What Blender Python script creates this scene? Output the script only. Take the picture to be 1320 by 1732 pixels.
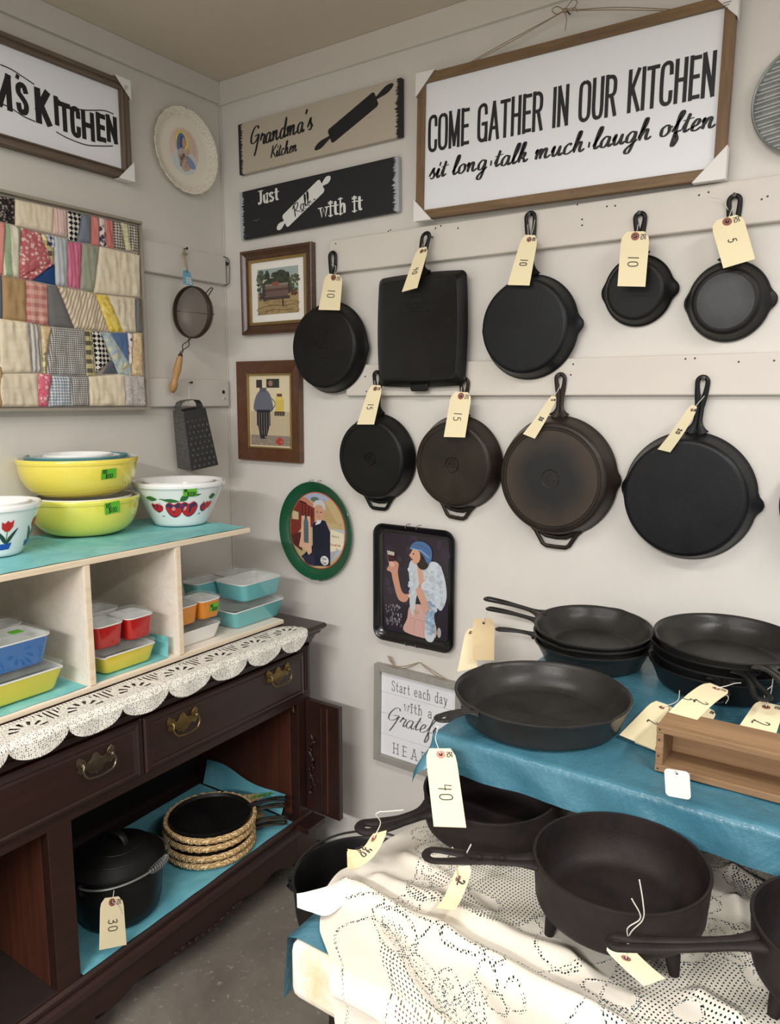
import bpy, bmesh, math, random
import numpy as np
from mathutils import Matrix, Vector, noise
random.seed(7)
for o in list(bpy.data.objects):
    bpy.data.objects.remove(o)
SC = bpy.context.scene
COL = SC.collection
PI = math.pi

# ------------------------------------------------------------------ camera
IW, IH = 1320, 1732
FPX = 1282.5
YAW, PITCH, ROLL = 0.59693, 0.147237, 0.001385
CAM = Vector((1.871, -1.80, 1.45))
_f = Vector((-math.sin(YAW)*math.cos(PITCH), math.cos(YAW)*math.cos(PITCH), -math.sin(PITCH)))
_r = Vector((math.cos(YAW), math.sin(YAW), 0))
_u = _r.cross(_f)
_c, _s = math.cos(ROLL), math.sin(ROLL)
_r, _u = _c*_r + _s*_u, -_s*_r + _c*_u
cd = bpy.data.cameras.new('camera')
co = bpy.data.objects.new('camera', cd)
COL.objects.link(co)
co.matrix_world = Matrix(((_r.x, _u.x, -_f.x, CAM.x), (_r.y, _u.y, -_f.y, CAM.y), (_r.z, _u.z, -_f.z, CAM.z), (0, 0, 0, 1)))
cd.sensor_fit = 'VERTICAL'
cd.sensor_height = 36.0
cd.lens = FPX/IH*36.0
cd.clip_start = 0.02
SC.camera = co

# ------------------------------------------------------------------ world, lamps, exposure
w = bpy.data.worlds.new('world')
SC.world = w
w.use_nodes = True
w.node_tree.nodes['Background'].inputs[0].default_value = (1.0, 0.995, 0.985, 1)
w.node_tree.nodes['Background'].inputs[1].default_value = 0.38

def area(name, loc, sx, sy, power, rot=(0, 0, 0), col=(1, 0.985, 0.965)):
    l = bpy.data.lights.new(name, 'AREA')
    l.shape = 'RECTANGLE'; l.size = sx; l.size_y = sy; l.energy = power; l.color = col
    o = bpy.data.objects.new(name, l); COL.objects.link(o)
    o.location = loc; o.rotation_euler = rot
    return o
# fluorescent fixtures hung under the ceiling of the shop, out of frame
area('ceiling_fixture_light', (1.15, -1.55, 2.36), 1.2, 0.14, 7)
area('ceiling_fixture_light', (2.75, -1.3, 2.36), 0.14, 1.2, 14)
area('ceiling_fixture_light', (1.9, -4.0, 2.36), 1.6, 0.3, 92)
vs = SC.view_settings
vs.view_transform = 'Standard'
vs.look = 'None'
vs.exposure = 1.08
vs.gamma = 1.0
vs.use_curve_mapping = False

# ------------------------------------------------------------------ pixel rays onto real planes
def ray(x, y):
    return ((x-IW/2)*_r - (y-IH/2)*_u)/FPX + _f
def on(ax, v, x, y):
    i = 'xyz'.index(ax); d = ray(x, y)
    return CAM + d*((v-CAM[i])/d[i])
def B(x, y, o=0.0):  return on('y', -o, x, y)       # back wall, o metres in front of it
def L(x, y, o=0.0):  return on('x', o, x, y)        # left wall
def Zp(x, y, z):     return on('z', z, x, y)        # horizontal plane
def D(x, y, d):      return CAM + ray(x, y)*d       # at depth d
def depth(P):        return (Vector(P)-CAM).dot(_f)
def V(*a): return Vector(a)

# ------------------------------------------------------------------ mesh helpers
class G:
    def __init__(s): s.v = []; s.f = []; s.m = []; s.M = Matrix.Identity(4); s.mi = 0
    def add(s, vs, fs, mi=None):
        n = len(s.v)
        s.v += [tuple(s.M @ Vector(p)) for p in vs]
        s.f += [tuple(i+n for i in f) for f in fs]
        s.m += [s.mi if mi is None else mi]*len(fs)
        return s
    def box(s, a, b):
        x0, y0, z0 = a; x1, y1, z1 = b
        return s.add([(x0,y0,z0),(x1,y0,z0),(x1,y1,z0),(x0,y1,z0),(x0,y0,z1),(x1,y0,z1),(x1,y1,z1),(x0,y1,z1)],
                     [(0,3,2,1),(4,5,6,7),(0,1,5,4),(1,2,6,5),(2,3,7,6),(3,0,4,7)])
    def lathe(s, prof, seg=48, fn=None, cap0=True, cap1=True, closed=False):
        # prof: list of (r, z); fn(theta, r, z, k)->(x,y,z)
        vs = []
        for k, (r, z) in enumerate(prof):
            for i in range(seg):
                t = 2*PI*i/seg
                vs.append(fn(t, r, z, k) if fn else (r*math.cos(t), r*math.sin(t), z))
        fs = []
        n = len(prof)
        for k in range(n if closed else n-1):
            for i in range(seg):
                j = (i+1) % seg; k2 = (k+1) % n
                fs.append((k*seg+i, k*seg+j, k2*seg+j, k2*seg+i))
        if not closed:
            if cap0: fs.append(tuple(range(seg))[::-1])
            if cap1: fs.append(tuple((n-1)*seg+i for i in range(seg)))
        return s.add(vs, fs)
    def tube(s, pts, r, seg=8, closed=False, up=(0, 0, 1), flat=1.0, caps=True):
        # r: number or list; flat: thickness ratio along 'up'
        P = [Vector(p) for p in pts]; n = len(P); vs = []; U = Vector(up)
        for i, p in enumerate(P):
            a = P[(i-1) % n] if (closed or i) else P[0]
            b = P[(i+1) % n] if (closed or i < n-1) else P[-1]
            t = (b-a).normalized()
            sx = t.cross(U)
            if sx.length < 1e-4: sx = t.cross(Vector((1, 0.3, 0)))
            sx.normalize(); sy = sx.cross(t)
            rr = r[i] if isinstance(r, (list, tuple)) else r
            ry = flat[i] if isinstance(flat, (list, tuple)) else rr*flat
            for k in range(seg):
                q = 2*PI*k/seg
                vs.append(p + sx*rr*math.cos(q) + sy*ry*math.sin(q))
        fs = []
        for i in range(n if closed else n-1):
            i2 = (i+1) % n
            for k in range(seg):
                k2 = (k+1) % seg
                fs.append((i*seg+k, i*seg+k2, i2*seg+k2, i2*seg+k))
        if not closed and caps:
            fs.append(tuple(range(seg))[::-1]); fs.append(tuple((n-1)*seg+k for k in range(seg)))
        return s.add(vs, fs)
    def prism(s, poly, z0, z1):
        n = len(poly)
        vs = [(x, y, z0) for x, y in poly]+[(x, y, z1) for x, y in poly]
        fs = [tuple(range(n))[::-1], tuple(range(n, 2*n))]+[(i, (i+1) % n, n+(i+1) % n, n+i) for i in range(n)]
        return s.add(vs, fs)
    def flat(s, poly, z, mi=None):
        return s.add([(x, y, z) for x, y in poly], [tuple(range(len(poly)))], mi)
    def grid(s, nu, nv, fn, cu=False, cv=False):
        vs = [fn(i/(nu if cu else nu-1), j/(nv if cv else nv-1)) for j in range(nv) for i in range(nu)]
        fs = []
        for j in range(nv if cv else nv-1):
            for i in range(nu if cu else nu-1):
                i2 = (i+1) % nu; j2 = (j+1) % nv
                fs.append((j*nu+i, j*nu+i2, j2*nu+i2, j2*nu+i))
        return s.add(vs, fs)
    def ribbon(s, pts, w, z=0.0, thin=1.0, mp=None, ends=True, mi=None):
        # pen stroke in the xy plane; down strokes w wide, others thin*w
        P = [Vector((p[0], p[1])) for p in pts]
        n = len(P)
        if n < 2: return s
        vs = []
        for i, p in enumerate(P):
            t = (P[min(i+1, n-1)]-P[max(i-1, 0)])
            if t.length < 1e-9: t = Vector((1, 0))
            t.normalize(); nn = Vector((-t.y, t.x))
            a = abs(t.y)
            ww = 0.5*w*(thin+(1-thin)*a*a)
            if ends and thin < 1 and i in (0, n-1): ww *= 0.6
            e = 0
            vs += [(p+nn*ww), (p-nn*ww)]
        vs = [(q.x, q.y, z) for q in vs]
        if mp: vs = [mp(*q) for q in vs]
        return s.add(vs, [(2*i+1, 2*i+3, 2*i+2, 2*i) for i in range(n-1)], mi)

def crom(pts, k=6, closed=False):
    P = [Vector(p) for p in pts]; n = len(P); out = []
    rng = range(n if closed else n-1)
    for i in rng:
        p0 = P[(i-1) % n] if (closed or i > 0) else P[0]*2-P[1]
        p1 = P[i]; p2 = P[(i+1) % n]
        p3 = P[(i+2) % n] if (closed or i+2 < n) else p2*2-p1
        for j in range(k):
            t = j/k
            out.append(0.5*((2*p1)+(p2-p0)*t+(2*p0-5*p1+4*p2-p3)*t*t+(3*p1-p0-3*p2+p3)*t*t*t))
    if not closed: out.append(P[-1])
    return out

def obj(name, g, mat, parent=None, smooth=True, angle=0.7, bevel=0, segs=2, M=None, **kw):
    me = bpy.data.meshes.new(name)
    me.from_pydata(g.v, [], g.f)
    me.update()
    mats = mat if isinstance(mat, (list, tuple)) else [mat]
    for m in mats: me.materials.append(m)
    if len(mats) > 1:
        for p, i in zip(me.polygons, g.m): p.material_index = i
    bm = bmesh.new(); bm.from_mesh(me)
    if not kw.pop('keepn', False): bmesh.ops.recalc_face_normals(bm, faces=bm.faces)
    bm.to_mesh(me); bm.free()
    if smooth:
        me.shade_smooth(); me.set_sharp_from_angle(angle=angle)
    o = bpy.data.objects.new(name, me); COL.objects.link(o)
    if parent: o.parent = parent
    if M is not None: o.matrix_world = M
    if bevel:
        b = o.modifiers.new('bevel', 'BEVEL'); b.width = bevel; b.segments = segs; b.limit_method = 'ANGLE'; b.angle_limit = 0.6
    for k, v in kw.items(): o[k] = v
    return o
def tag(o, label, cat, group=None):
    o['label'] = label; o['category'] = cat
    if group: o['group'] = group
    return o
def thing(name, label, cat, M=None, group=None, loc=None):
    o = bpy.data.objects.new(name, None); COL.objects.link(o)
    o.empty_display_size = 0.03
    o.matrix_world = M if M is not None else Matrix.Translation(loc or (0, 0, 0))
    return tag(o, label, cat, group)
def struct(name, g, m, **kw):
    o = obj(name, g, m, **kw); o['kind'] = 'structure'; return o
def fr(org, x, y):
    x = Vector(x).normalized(); y = Vector(y); y = (y-x*y.dot(x)).normalized(); z = x.cross(y); o = Vector(org)
    return Matrix(((x.x, y.x, z.x, o.x), (x.y, y.y, z.y, o.y), (x.z, y.z, z.z, o.z), (0, 0, 0, 1)))
def FB(P, tilt=0.0, lean=0.0):      # frame on the back wall: x right, y up, z out of the wall
    return Matrix.Translation(P) @ Matrix.Rotation(PI/2, 4, 'X') @ Matrix.Rotation(tilt, 4, 'Z') @ Matrix.Rotation(lean, 4, 'X')
def FL(P, tilt=0.0):                # frame on the left wall: x towards the corner
    return Matrix.Translation(P) @ Matrix.Rotation(PI/2, 4, 'Z') @ Matrix.Rotation(PI/2, 4, 'X') @ Matrix.Rotation(tilt, 4, 'Z')
def loc(M, P): return M.inverted() @ Vector(P)

# ------------------------------------------------------------------ materials
def S(c):   # sRGB 0-255 -> linear
    return tuple((((v/255)/12.92) if v/255 <= 0.04045 else ((v/255+0.055)/1.055)**2.4) for v in c)+(1,)
class MT:
    def __init__(s, name, rough=0.5, metal=0.0, spec=0.5, coord='Object'):
        s.m = bpy.data.materials.new(name); s.m.use_nodes = True
        s.t = s.m.node_tree; s.n = s.t.nodes; s.b = s.n['Principled BSDF']
        s.b.inputs['Roughness'].default_value = rough; s.b.inputs['Metallic'].default_value = metal
        s.b.inputs['Specular IOR Level'].default_value = spec
        s.tc = s.n.new('ShaderNodeTexCoord'); s.co = s.tc.outputs[coord]
    def link(s, a, b): s.t.links.new(a, b)
    def put(s, sock, v):
        if isinstance(v, (int, float)): sock.default_value = v
        elif isinstance(v, tuple): sock.default_value = v
        else: s.link(v, sock)
    def mapv(s, sc=(1, 1, 1), rot=(0, 0, 0), loc=(0, 0, 0), v=None):
        n = s.n.new('ShaderNodeMapping'); s.link(v or s.co, n.inputs[0])
        n.inputs['Scale'].default_value = sc; n.inputs['Rotation'].default_value = rot; n.inputs['Location'].default_value = loc
        return n.outputs[0]
    def noise(s, scale, det=3, rough=0.5, v=None, dist=0):
        n = s.n.new('ShaderNodeTexNoise'); s.link(v or s.co, n.inputs['Vector'])
        n.inputs['Scale'].default_value = scale; n.inputs['Detail'].default_value = det; n.inputs['Roughness'].default_value = rough
        n.inputs['Distortion'].default_value = dist
        return n.outputs['Fac']
    def voro(s, scale, v=None, feat='F1', out='Distance', rnd=1.0):
        n = s.n.new('ShaderNodeTexVoronoi'); n.feature = feat; s.link(v or s.co, n.inputs['Vector']); n.inputs['Scale'].default_value = scale
        n.inputs['Randomness'].default_value = rnd
        return n.outputs[out]
    def wave(s, scale, v=None, dist=0, prof='SIN', d='X', det=2, ds=1.0):
        n = s.n.new('ShaderNodeTexWave'); n.wave_profile = prof; n.bands_direction = d; s.link(v or s.co, n.inputs['Vector'])
        n.inputs['Scale'].default_value = scale; n.inputs['Distortion'].default_value = dist; n.inputs['Detail'].default_value = det
        n.inputs['Detail Scale'].default_value = ds
        return n.outputs['Fac']
    def ramp(s, f, stops, interp='LINEAR'):
        n = s.n.new('ShaderNodeValToRGB'); s.link(f, n.inputs[0]); n.color_ramp.interpolation = interp
        e = n.color_ramp.elements
        while len(e) < len(stops): e.new(0.5)
        for el, (p, c) in zip(e, stops):
            el.position = p; el.color = c if isinstance(c, tuple) else (c, c, c, 1)
        return n.outputs[0]
    def mix(s, f, a, b, mode='MIX'):
        n = s.n.new('ShaderNodeMix'); n.data_type = 'RGBA'; n.blend_type = mode
        s.put(n.inputs[0], f); s.put(n.inputs[6], a); s.put(n.inputs[7], b)
        return n.outputs[2]
    def math(s, op, a, b=0.0, c=0.0):
        n = s.n.new('ShaderNodeMath'); n.operation = op
        s.put(n.inputs[0], a); s.put(n.inputs[1], b); s.put(n.inputs[2], c)
        return n.outputs[0]
    def attr(s, name):
        n = s.n.new('ShaderNodeAttribute'); n.attribute_name = name; return n
    def color(s, c): s.put(s.b.inputs['Base Color'], c); return s
    def rough(s, c): s.put(s.b.inputs['Roughness'], c); return s
    def bump(s, h, st=0.3, d=0.002):
        n = s.n.new('ShaderNodeBump'); n.inputs['Strength'].default_value = st; n.inputs['Distance'].default_value = d
        s.link(h, n.inputs['Height']); s.link(n.outputs[0], s.b.inputs['Normal']); return s
    def sepxyz(s, v=None):
        n = s.n.new('ShaderNodeSeparateXYZ'); s.link(v or s.co, n.inputs[0]); return n.outputs
def flatm(name, c, rough=0.5, metal=0.0, spec=0.5, nz=0.0, bump=0.0, nsc=40):
    k = MT(name, rough, metal, spec)
    a = S(c)
    if nz:
        f = k.noise(nsc, 4, 0.6)
        k.color(k.mix(f, tuple(v*(1-nz) for v in a[:3])+(1,), tuple(min(1, v*(1+nz)) for v in a[:3])+(1,)))
    else: k.color(a)
    if bump: k.bump(k.noise(nsc*3, 3), bump, 0.001)
    return k.m

# ---- material library
def m_wall(name, c, c2):
    k = MT(name, 0.45, spec=0.35)
    f = k.noise(2.2, 4, 0.6); g = k.noise(14, 5, 0.6)
    a = k.mix(f, S(c), S(c2)); a = k.mix(k.ramp(g, [(0.35, 0.0), (0.75, 0.35)]), a, S(tuple(v*0.94 for v in c)))
    k.color(a); k.rough(k.ramp(k.noise(5, 3), [(0.3, 0.38), (0.7, 0.55)]))
    k.bump(k.noise(9, 6, 0.65), 0.25, 0.004)
    return k.m
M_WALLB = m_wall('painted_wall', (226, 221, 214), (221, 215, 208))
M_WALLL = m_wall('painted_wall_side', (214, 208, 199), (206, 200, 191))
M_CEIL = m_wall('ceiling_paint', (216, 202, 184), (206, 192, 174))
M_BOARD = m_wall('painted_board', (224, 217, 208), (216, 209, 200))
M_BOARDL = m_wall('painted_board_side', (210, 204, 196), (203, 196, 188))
def m_concrete():
    k = MT('concrete', 0.75)
    a = k.mix(k.ramp(k.noise(3.2, 6, 0.65, dist=0.6), [(0.3, 0.0), (0.7, 1.0)]), S((98, 91, 83)), S((134, 126, 115)))
    a = k.mix(k.ramp(k.noise(60, 3), [(0.62, 0.0), (0.72, 0.5)]), a, S((185, 178, 165)))
    k.color(a); k.bump(k.noise(30, 5), 0.3, 0.002); return k.m
M_CONC = m_concrete()
def m_wood(name, c1, c2, sc=(2, 30, 30), rough=0.5, coat=0.0, nb=0.15, dark=None):
    k = MT(name, rough)
    v = k.mapv(sc)
    f = k.noise(1.6, 6, 0.6, v=v, dist=0.8)
    a = k.mix(k.ramp(f, [(0.3, 0.0), (0.7, 1.0)]), S(c1), S(c2))
    g = k.noise(7, 3, 0.6, v=v)
    a = k.mix(k.ramp(g, [(0.55, 0.0), (0.8, 0.5)]), a, S(dark or tuple(v*0.6 for v in c1)))
    k.color(a); k.bump(f, nb, 0.001)
    if coat: k.b.inputs['Coat Weight'].default_value = coat; k.b.inputs['Coat Roughness'].default_value = 0.25
    return k.m
M_CHERRY = m_wood('dark_cherry_wood', (34, 17, 12), (50, 25, 18), (30, 2, 30), 0.42, 0.25, 0.08, (22, 10, 9))
M_CHERRYIN = m_wood('cherry_wood_inside', (58, 28, 18), (80, 40, 24), (30, 30, 2), 0.5, 0.1, 0.08, (50, 22, 14))
M_CABIN = m_wood('cabinet_inside_dark', (28, 15, 11), (38, 21, 15), (30, 2, 30), 0.7)
M_PICKLE = m_wood('whitewashed_pine', (226, 214, 198), (240, 231, 218), (12, 1.2, 12), 0.6, 0, 0.12, (208, 190, 168))
M_PLYEDGE = m_wood('pine_edge', (222, 203, 174), (236, 220, 196), (20, 1.0, 20), 0.6, 0, 0.12, (198, 172, 138))
M_SIGNWOOD = m_wood('stained_sign_frame', (104, 80, 55), (134, 106, 74), (3, 40, 40), 0.55, 0, 0.15, (84, 56, 34))
M_SIGNWOODV = m_wood('stained_sign_frame_v', (104, 80, 55), (134, 106, 74), (40, 3, 40), 0.55, 0, 0.15, (84, 56, 34))
M_GREYWOOD = m_wood('weathered_brown_frame', (84, 70, 58), (122, 104, 88), (3, 60, 60), 0.65, 0, 0.3, (52, 42, 34))
M_GREYWOODV = m_wood('weathered_brown_frame_v', (84, 70, 58), (122, 104, 88), (60, 3, 60), 0.65, 0, 0.3, (52, 42, 34))
M_PAINTGREY = m_wood('grey_painted_wood', (148, 146, 138), (162, 159, 151), (20, 3, 20), 0.6, 0, 0.1, (136, 133, 126))
M_WALNUT = m_wood('walnut_frame', (62, 38, 22), (92, 58, 34), (20, 20, 3), 0.32, 0.4, 0.1, (32, 18, 11))
M_WALNUT2 = m_wood('mahogany_frame', (78, 46, 27), (100, 62, 37), (20, 20, 3), 0.32, 0.4, 0.1, (60, 32, 18))
M_CRATE = m_wood('weathered_crate_wood', (122, 92, 64), (160, 126, 90), (1.2, 26, 26), 0.75, 0, 0.6, (74, 60, 52))
M_HANDLEW = m_wood('turned_wood_handle', (160, 118, 68), (186, 144, 90), (30, 4, 30), 0.45, 0.2, 0.1, (140, 90, 42))
M_GOLDLIP = flatm('gilded_lip', (168, 142, 88), 0.35, 0.7, nz=0.25)
def m_iron(name, c, c2, rl=0.34, rh=0.52, bs=0.35, sc=1.0):
    k = MT(name, 0.5, spec=0.3)
    f = k.noise(9*sc, 5, 0.6)
    k.color(k.mix(k.ramp(f, [(0.35, 0.0), (0.7, 1.0)]), S(c), S(c2)))
    k.rough(k.ramp(k.noise(14*sc, 4, 0.6), [(0.3, rl), (0.7, rh)]))
    k.bump(k.noise(330, 3, 0.6), bs, 0.0007)
    return k.m
M_IRON = m_iron('seasoned_cast_iron', (17, 16, 16), (25, 24, 24))
M_IRONB = m_iron('blue_black_cast_iron', (15, 16, 19), (22, 24, 28), 0.35, 0.5)
M_IRONBR = m_iron('brown_cast_iron', (37, 31, 26), (54, 45, 37), 0.28, 0.46)
M_IRONG = m_iron('grey_worn_cast_iron', (36, 35, 34), (52, 50, 48), 0.24, 0.38)
M_IRONR = m_iron('rusty_cast_iron', (22, 19, 20), (38, 28, 26), 0.5, 0.72, 0.6, 2)
def m_dirtydisc(name, inner, outer, r0, r1):
    k = MT(name, 0.45)
    x = k.sepxyz()
    off = k.math('MULTIPLY', k.math('SUBTRACT', k.noise(12, 4), 0.5), 0.05)
    r = k.math('ADD', k.math('SQRT', k.math('ADD', k.math('MULTIPLY', x[0], x[0]), k.math('MULTIPLY', x[1], x[1]))), off)
    f = k.math('DIVIDE', k.math('SUBTRACT', r, r0), r1-r0)
    k.color(k.mix(k.ramp(f, [(0.0, 0.0), (1.0, 1.0)]), S(inner), S(outer)))
    k.rough(k.ramp(k.noise(14, 4), [(0.3, 0.32), (0.7, 0.5)])); k.bump(k.noise(330, 3), 0.3, 0.0007)
    return k.m
M_IRONH = m_dirtydisc('brown_iron_dark_centre', (24, 24, 26), (60, 49, 39), .06, .11)
M_IRONE = m_dirtydisc('worn_grey_iron_bottom', (66, 66, 68), (26, 26, 28), 0.03, 0.075)
M_TAG = flatm('manila_card', (244, 230, 190), 0.75, nz=0.04, nsc=20)
M_TAGB = flatm('manila_card_back', (226, 202, 158), 0.8, nz=0.05, nsc=20)
M_INK = flatm('pen_ink', (48, 46, 50), 0.6)
M_EYE = flatm('tag_eyelet', (150, 92, 78), 0.6)
M_EYE2 = flatm('tag_eyelet_pink', (206, 138, 124), 0.6)
M_HOLE = flatm('dark_hole', (40, 26, 22), 0.8)
M_STRING = flatm('white_string', (214, 210, 202), 0.8)
M_TWINE = flatm('jute_twine', (150, 132, 108), 0.9, nz=0.3, nsc=300)
M_WIRE = flatm('steel_wire', (150, 150, 150), 0.35, 0.8)
M_NAIL = flatm('nail_steel', (70, 68, 66), 0.4, 0.8)
M_BLACK = flatm('black_print', (24, 24, 27), 0.5)
M_WHITEP = flatm('sign_white', (238, 239, 242), 0.4, nz=0.015, nsc=6)
M_WHITEPR = flatm('white_print', (228, 228, 224), 0.6)
M_CARDW = flatm('white_corner_card', (238, 234, 230), 0.5)
M_GREYPR = flatm('grey_print', (110, 108, 108), 0.6)
M_MAT = flatm('picture_mat', (240, 236, 228), 0.8)
M_BRASS = flatm('aged_brass', (128, 108, 68), 0.34, 0.85, nz=0.35, nsc=60)
M_PEWTER = flatm('dull_pewter_brass', (112, 100, 84), 0.34, 0.85, nz=0.3, nsc=60)
M_DARKWOODB = flatm('dark_riser_wood', (50, 34, 24), 0.8)  # plain dark brown wood for the riser board and its supports

# ------------------------------------------------------------------ hand-made stroke letters
# print letters: cap height 1, x-height .66 ; (width, [strokes]) ; a stroke starting with 'c' is smoothed
CAP = {
 'C': (.50, [['c', (.47,.74),(.44,.95),(.25,1.0),(.06,.92),(.02,.7),(.02,.3),(.06,.08),(.25,0),(.44,.05),(.47,.27)]]),
 'O': (.52, [['c', (.26,1),(.06,.92),(.02,.7),(.02,.3),(.06,.08),(.26,0),(.46,.08),(.5,.3),(.5,.7),(.46,.92),(.26,1)]]),
 'M': (.64, [[(.04,0),(.04,1)],[(.04,1),(.32,.05)],[(.32,.05),(.6,1)],[(.6,1),(.6,0)]]),
 'E': (.40, [[(.04,0),(.04,1)],[(.04,.97),(.4,.97)],[(.04,.52),(.35,.52)],[(.04,.03),(.4,.03)]]),
 'G': (.52, [['c', (.48,.76),(.44,.95),(.26,1.0),(.06,.92),(.02,.7),(.02,.3),(.06,.08),(.26,0),(.44,.06),(.49,.2)],[(.49,.0),(.49,.47)],[(.28,.47),(.5,.47)]]),
 'A': (.54, [[(.02,0),(.27,1)],[(.27,1),(.52,0)],[(.11,.3),(.43,.3)]]),
 'T': (.46, [[(.0,.97),(.46,.97)],[(.23,.97),(.23,0)]]),
 'H': (.50, [[(.04,0),(.04,1)],[(.46,0),(.46,1)],[(.04,.52),(.46,.52)]]),
 'R': (.50, [[(.04,0),(.04,1)],['c',(.04,.97),(.3,.97),(.44,.88),(.46,.72),(.43,.57),(.3,.5),(.04,.5)],[(.28,.5),(.48,0)]]),
 'I': (.08, [[(.04,0),(.04,1)]]),
 'N': (.52, [[(.04,0),(.04,1)],[(.04,1),(.48,0)],[(.48,0),(.48,1)]]),
 'U': (.50, [['c', (.04,1),(.04,.6),(.04,.25),(.1,.05),(.26,0),(.42,.05),(.47,.25),(.47,.6),(.47,1)]]),
 'K': (.50, [[(.04,0),(.04,1)],[(.47,1),(.05,.38)],[(.17,.56),(.5,0)]]),
 'S': (.46, [['c', (.43,.82),(.36,.97),(.2,1),(.05,.9),(.05,.7),(.2,.56),(.36,.42),(.44,.25),(.38,.05),(.22,0),(.06,.05),(.02,.22)]]),
 'J': (.40, [['c', (.3,1),(.3,.6),(.3,.25),(.25,.03),(.12,-.02),(.02,.1)],[(.14,.97),(.44,.97)]]),
 'D': (.50, [[(.04,0),(.04,1)],['c',(.04,.97),(.3,.95),(.47,.75),(.48,.5),(.47,.25),(.3,.05),(.04,.03)]]),
 "'": (.10, [[(.08,1.0),(.03,.72)]]),
 '$': (.44, [['c', (.4,.8),(.3,.92),(.12,.9),(.06,.72),(.2,.54),(.38,.4),(.36,.15),(.2,.07),(.03,.18)],[(.22,1.02),(.22,-.04)]]),
 '0': (.46, [['c', (.23,1),(.05,.85),(.02,.5),(.06,.12),(.24,0),(.42,.15),(.45,.5),(.4,.88),(.23,1)]]),
 '1': (.20, [[(.12,1),(.1,0)]]),
 '2': (.48, [['c', (.04,.78),(.14,.98),(.34,.97),(.4,.75),(.25,.4),(.03,.05)],['c', (.03,.05),(.1,.16),(.25,.02),(.5,.06)]]),
 '3': (.44, [['c', (.05,.92),(.28,1),(.38,.82),(.26,.6),(.12,.55)],['c', (.12,.55),(.34,.5),(.42,.28),(.28,.02),(.03,.08)]]),
 '4': (.50, [[(.1,.98),(.05,.5),(.46,.5)],[(.4,.95),(.36,0)]]),
 '5': (.44, [[(.4,.98),(.1,.95),(.07,.58)],['c', (.07,.58),(.26,.62),(.4,.42),(.36,.12),(.18,0),(.02,.08)]]),
 't': (.32, [['c', (.14,.92),(.14,.6),(.14,.2),(.2,.03),(.34,.06)],[(.0,.62),(.3,.62)]]),
 'a': (.46, [['c', (.06,.52),(.16,.66),(.32,.62),(.35,.45),(.35,.25),(.35,.1),(.46,.02)],['c', (.35,.38),(.14,.36),(.04,.2),(.1,.03),(.24,.02),(.35,.16)]]),
 'r': (.36, [[(.08,0),(.08,.64)],['c', (.08,.4),(.18,.6),(.34,.62)]]),
 'e': (.42, [['c', (.04,.36),(.38,.36),(.34,.58),(.2,.66),(.07,.55),(.03,.3),(.1,.06),(.24,0),(.38,.1)]]),
 'c': (.40, [['c', (.37,.52),(.24,.66),(.08,.56),(.03,.3),(.1,.06),(.24,0),(.38,.12)]]),
 'h': (.44, [[(.06,0),(.06,1)],['c', (.06,.4),(.16,.62),(.32,.62),(.37,.42),(.37,0)]]),
 'd': (.44, [[(.38,0),(.38,1)],['c', (.38,.5),(.24,.66),(.08,.56),(.03,.3),(.1,.06),(.24,0),(.38,.15)]]),
 'y': (.44, [[(.03,.64),(.22,.04)],['c', (.42,.64),(.26,.15),(.14,-.2),(.0,-.24)]]),
 'w': (.60, [[(.02,.64),(.15,0),(.29,.55),(.43,0),(.57,.64)]]),
 'i': (.18, [[(.09,0),(.09,.64)],[(.09,.82),(.09,.92)]]),
 'u': (.44, [['c', (.06,.64),(.06,.3),(.1,.05),(.24,0),(.37,.2)],[(.38,.64),(.38,0)]]),
 's': (.38, [['c', (.34,.54),(.22,.66),(.08,.6),(.07,.44),(.2,.34),(.34,.2),(.28,.03),(.14,0),(.03,.12)]]),
 'l': (.16, [[(.08,0),(.08,1)]]), 'o': (.42, [['c', (.21,.66),(.05,.52),(.03,.3),(.1,.05),(.22,0),(.37,.12),(.4,.36),(.34,.58),(.21,.66)]]),
 ' ': (.30, []),
}
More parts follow.
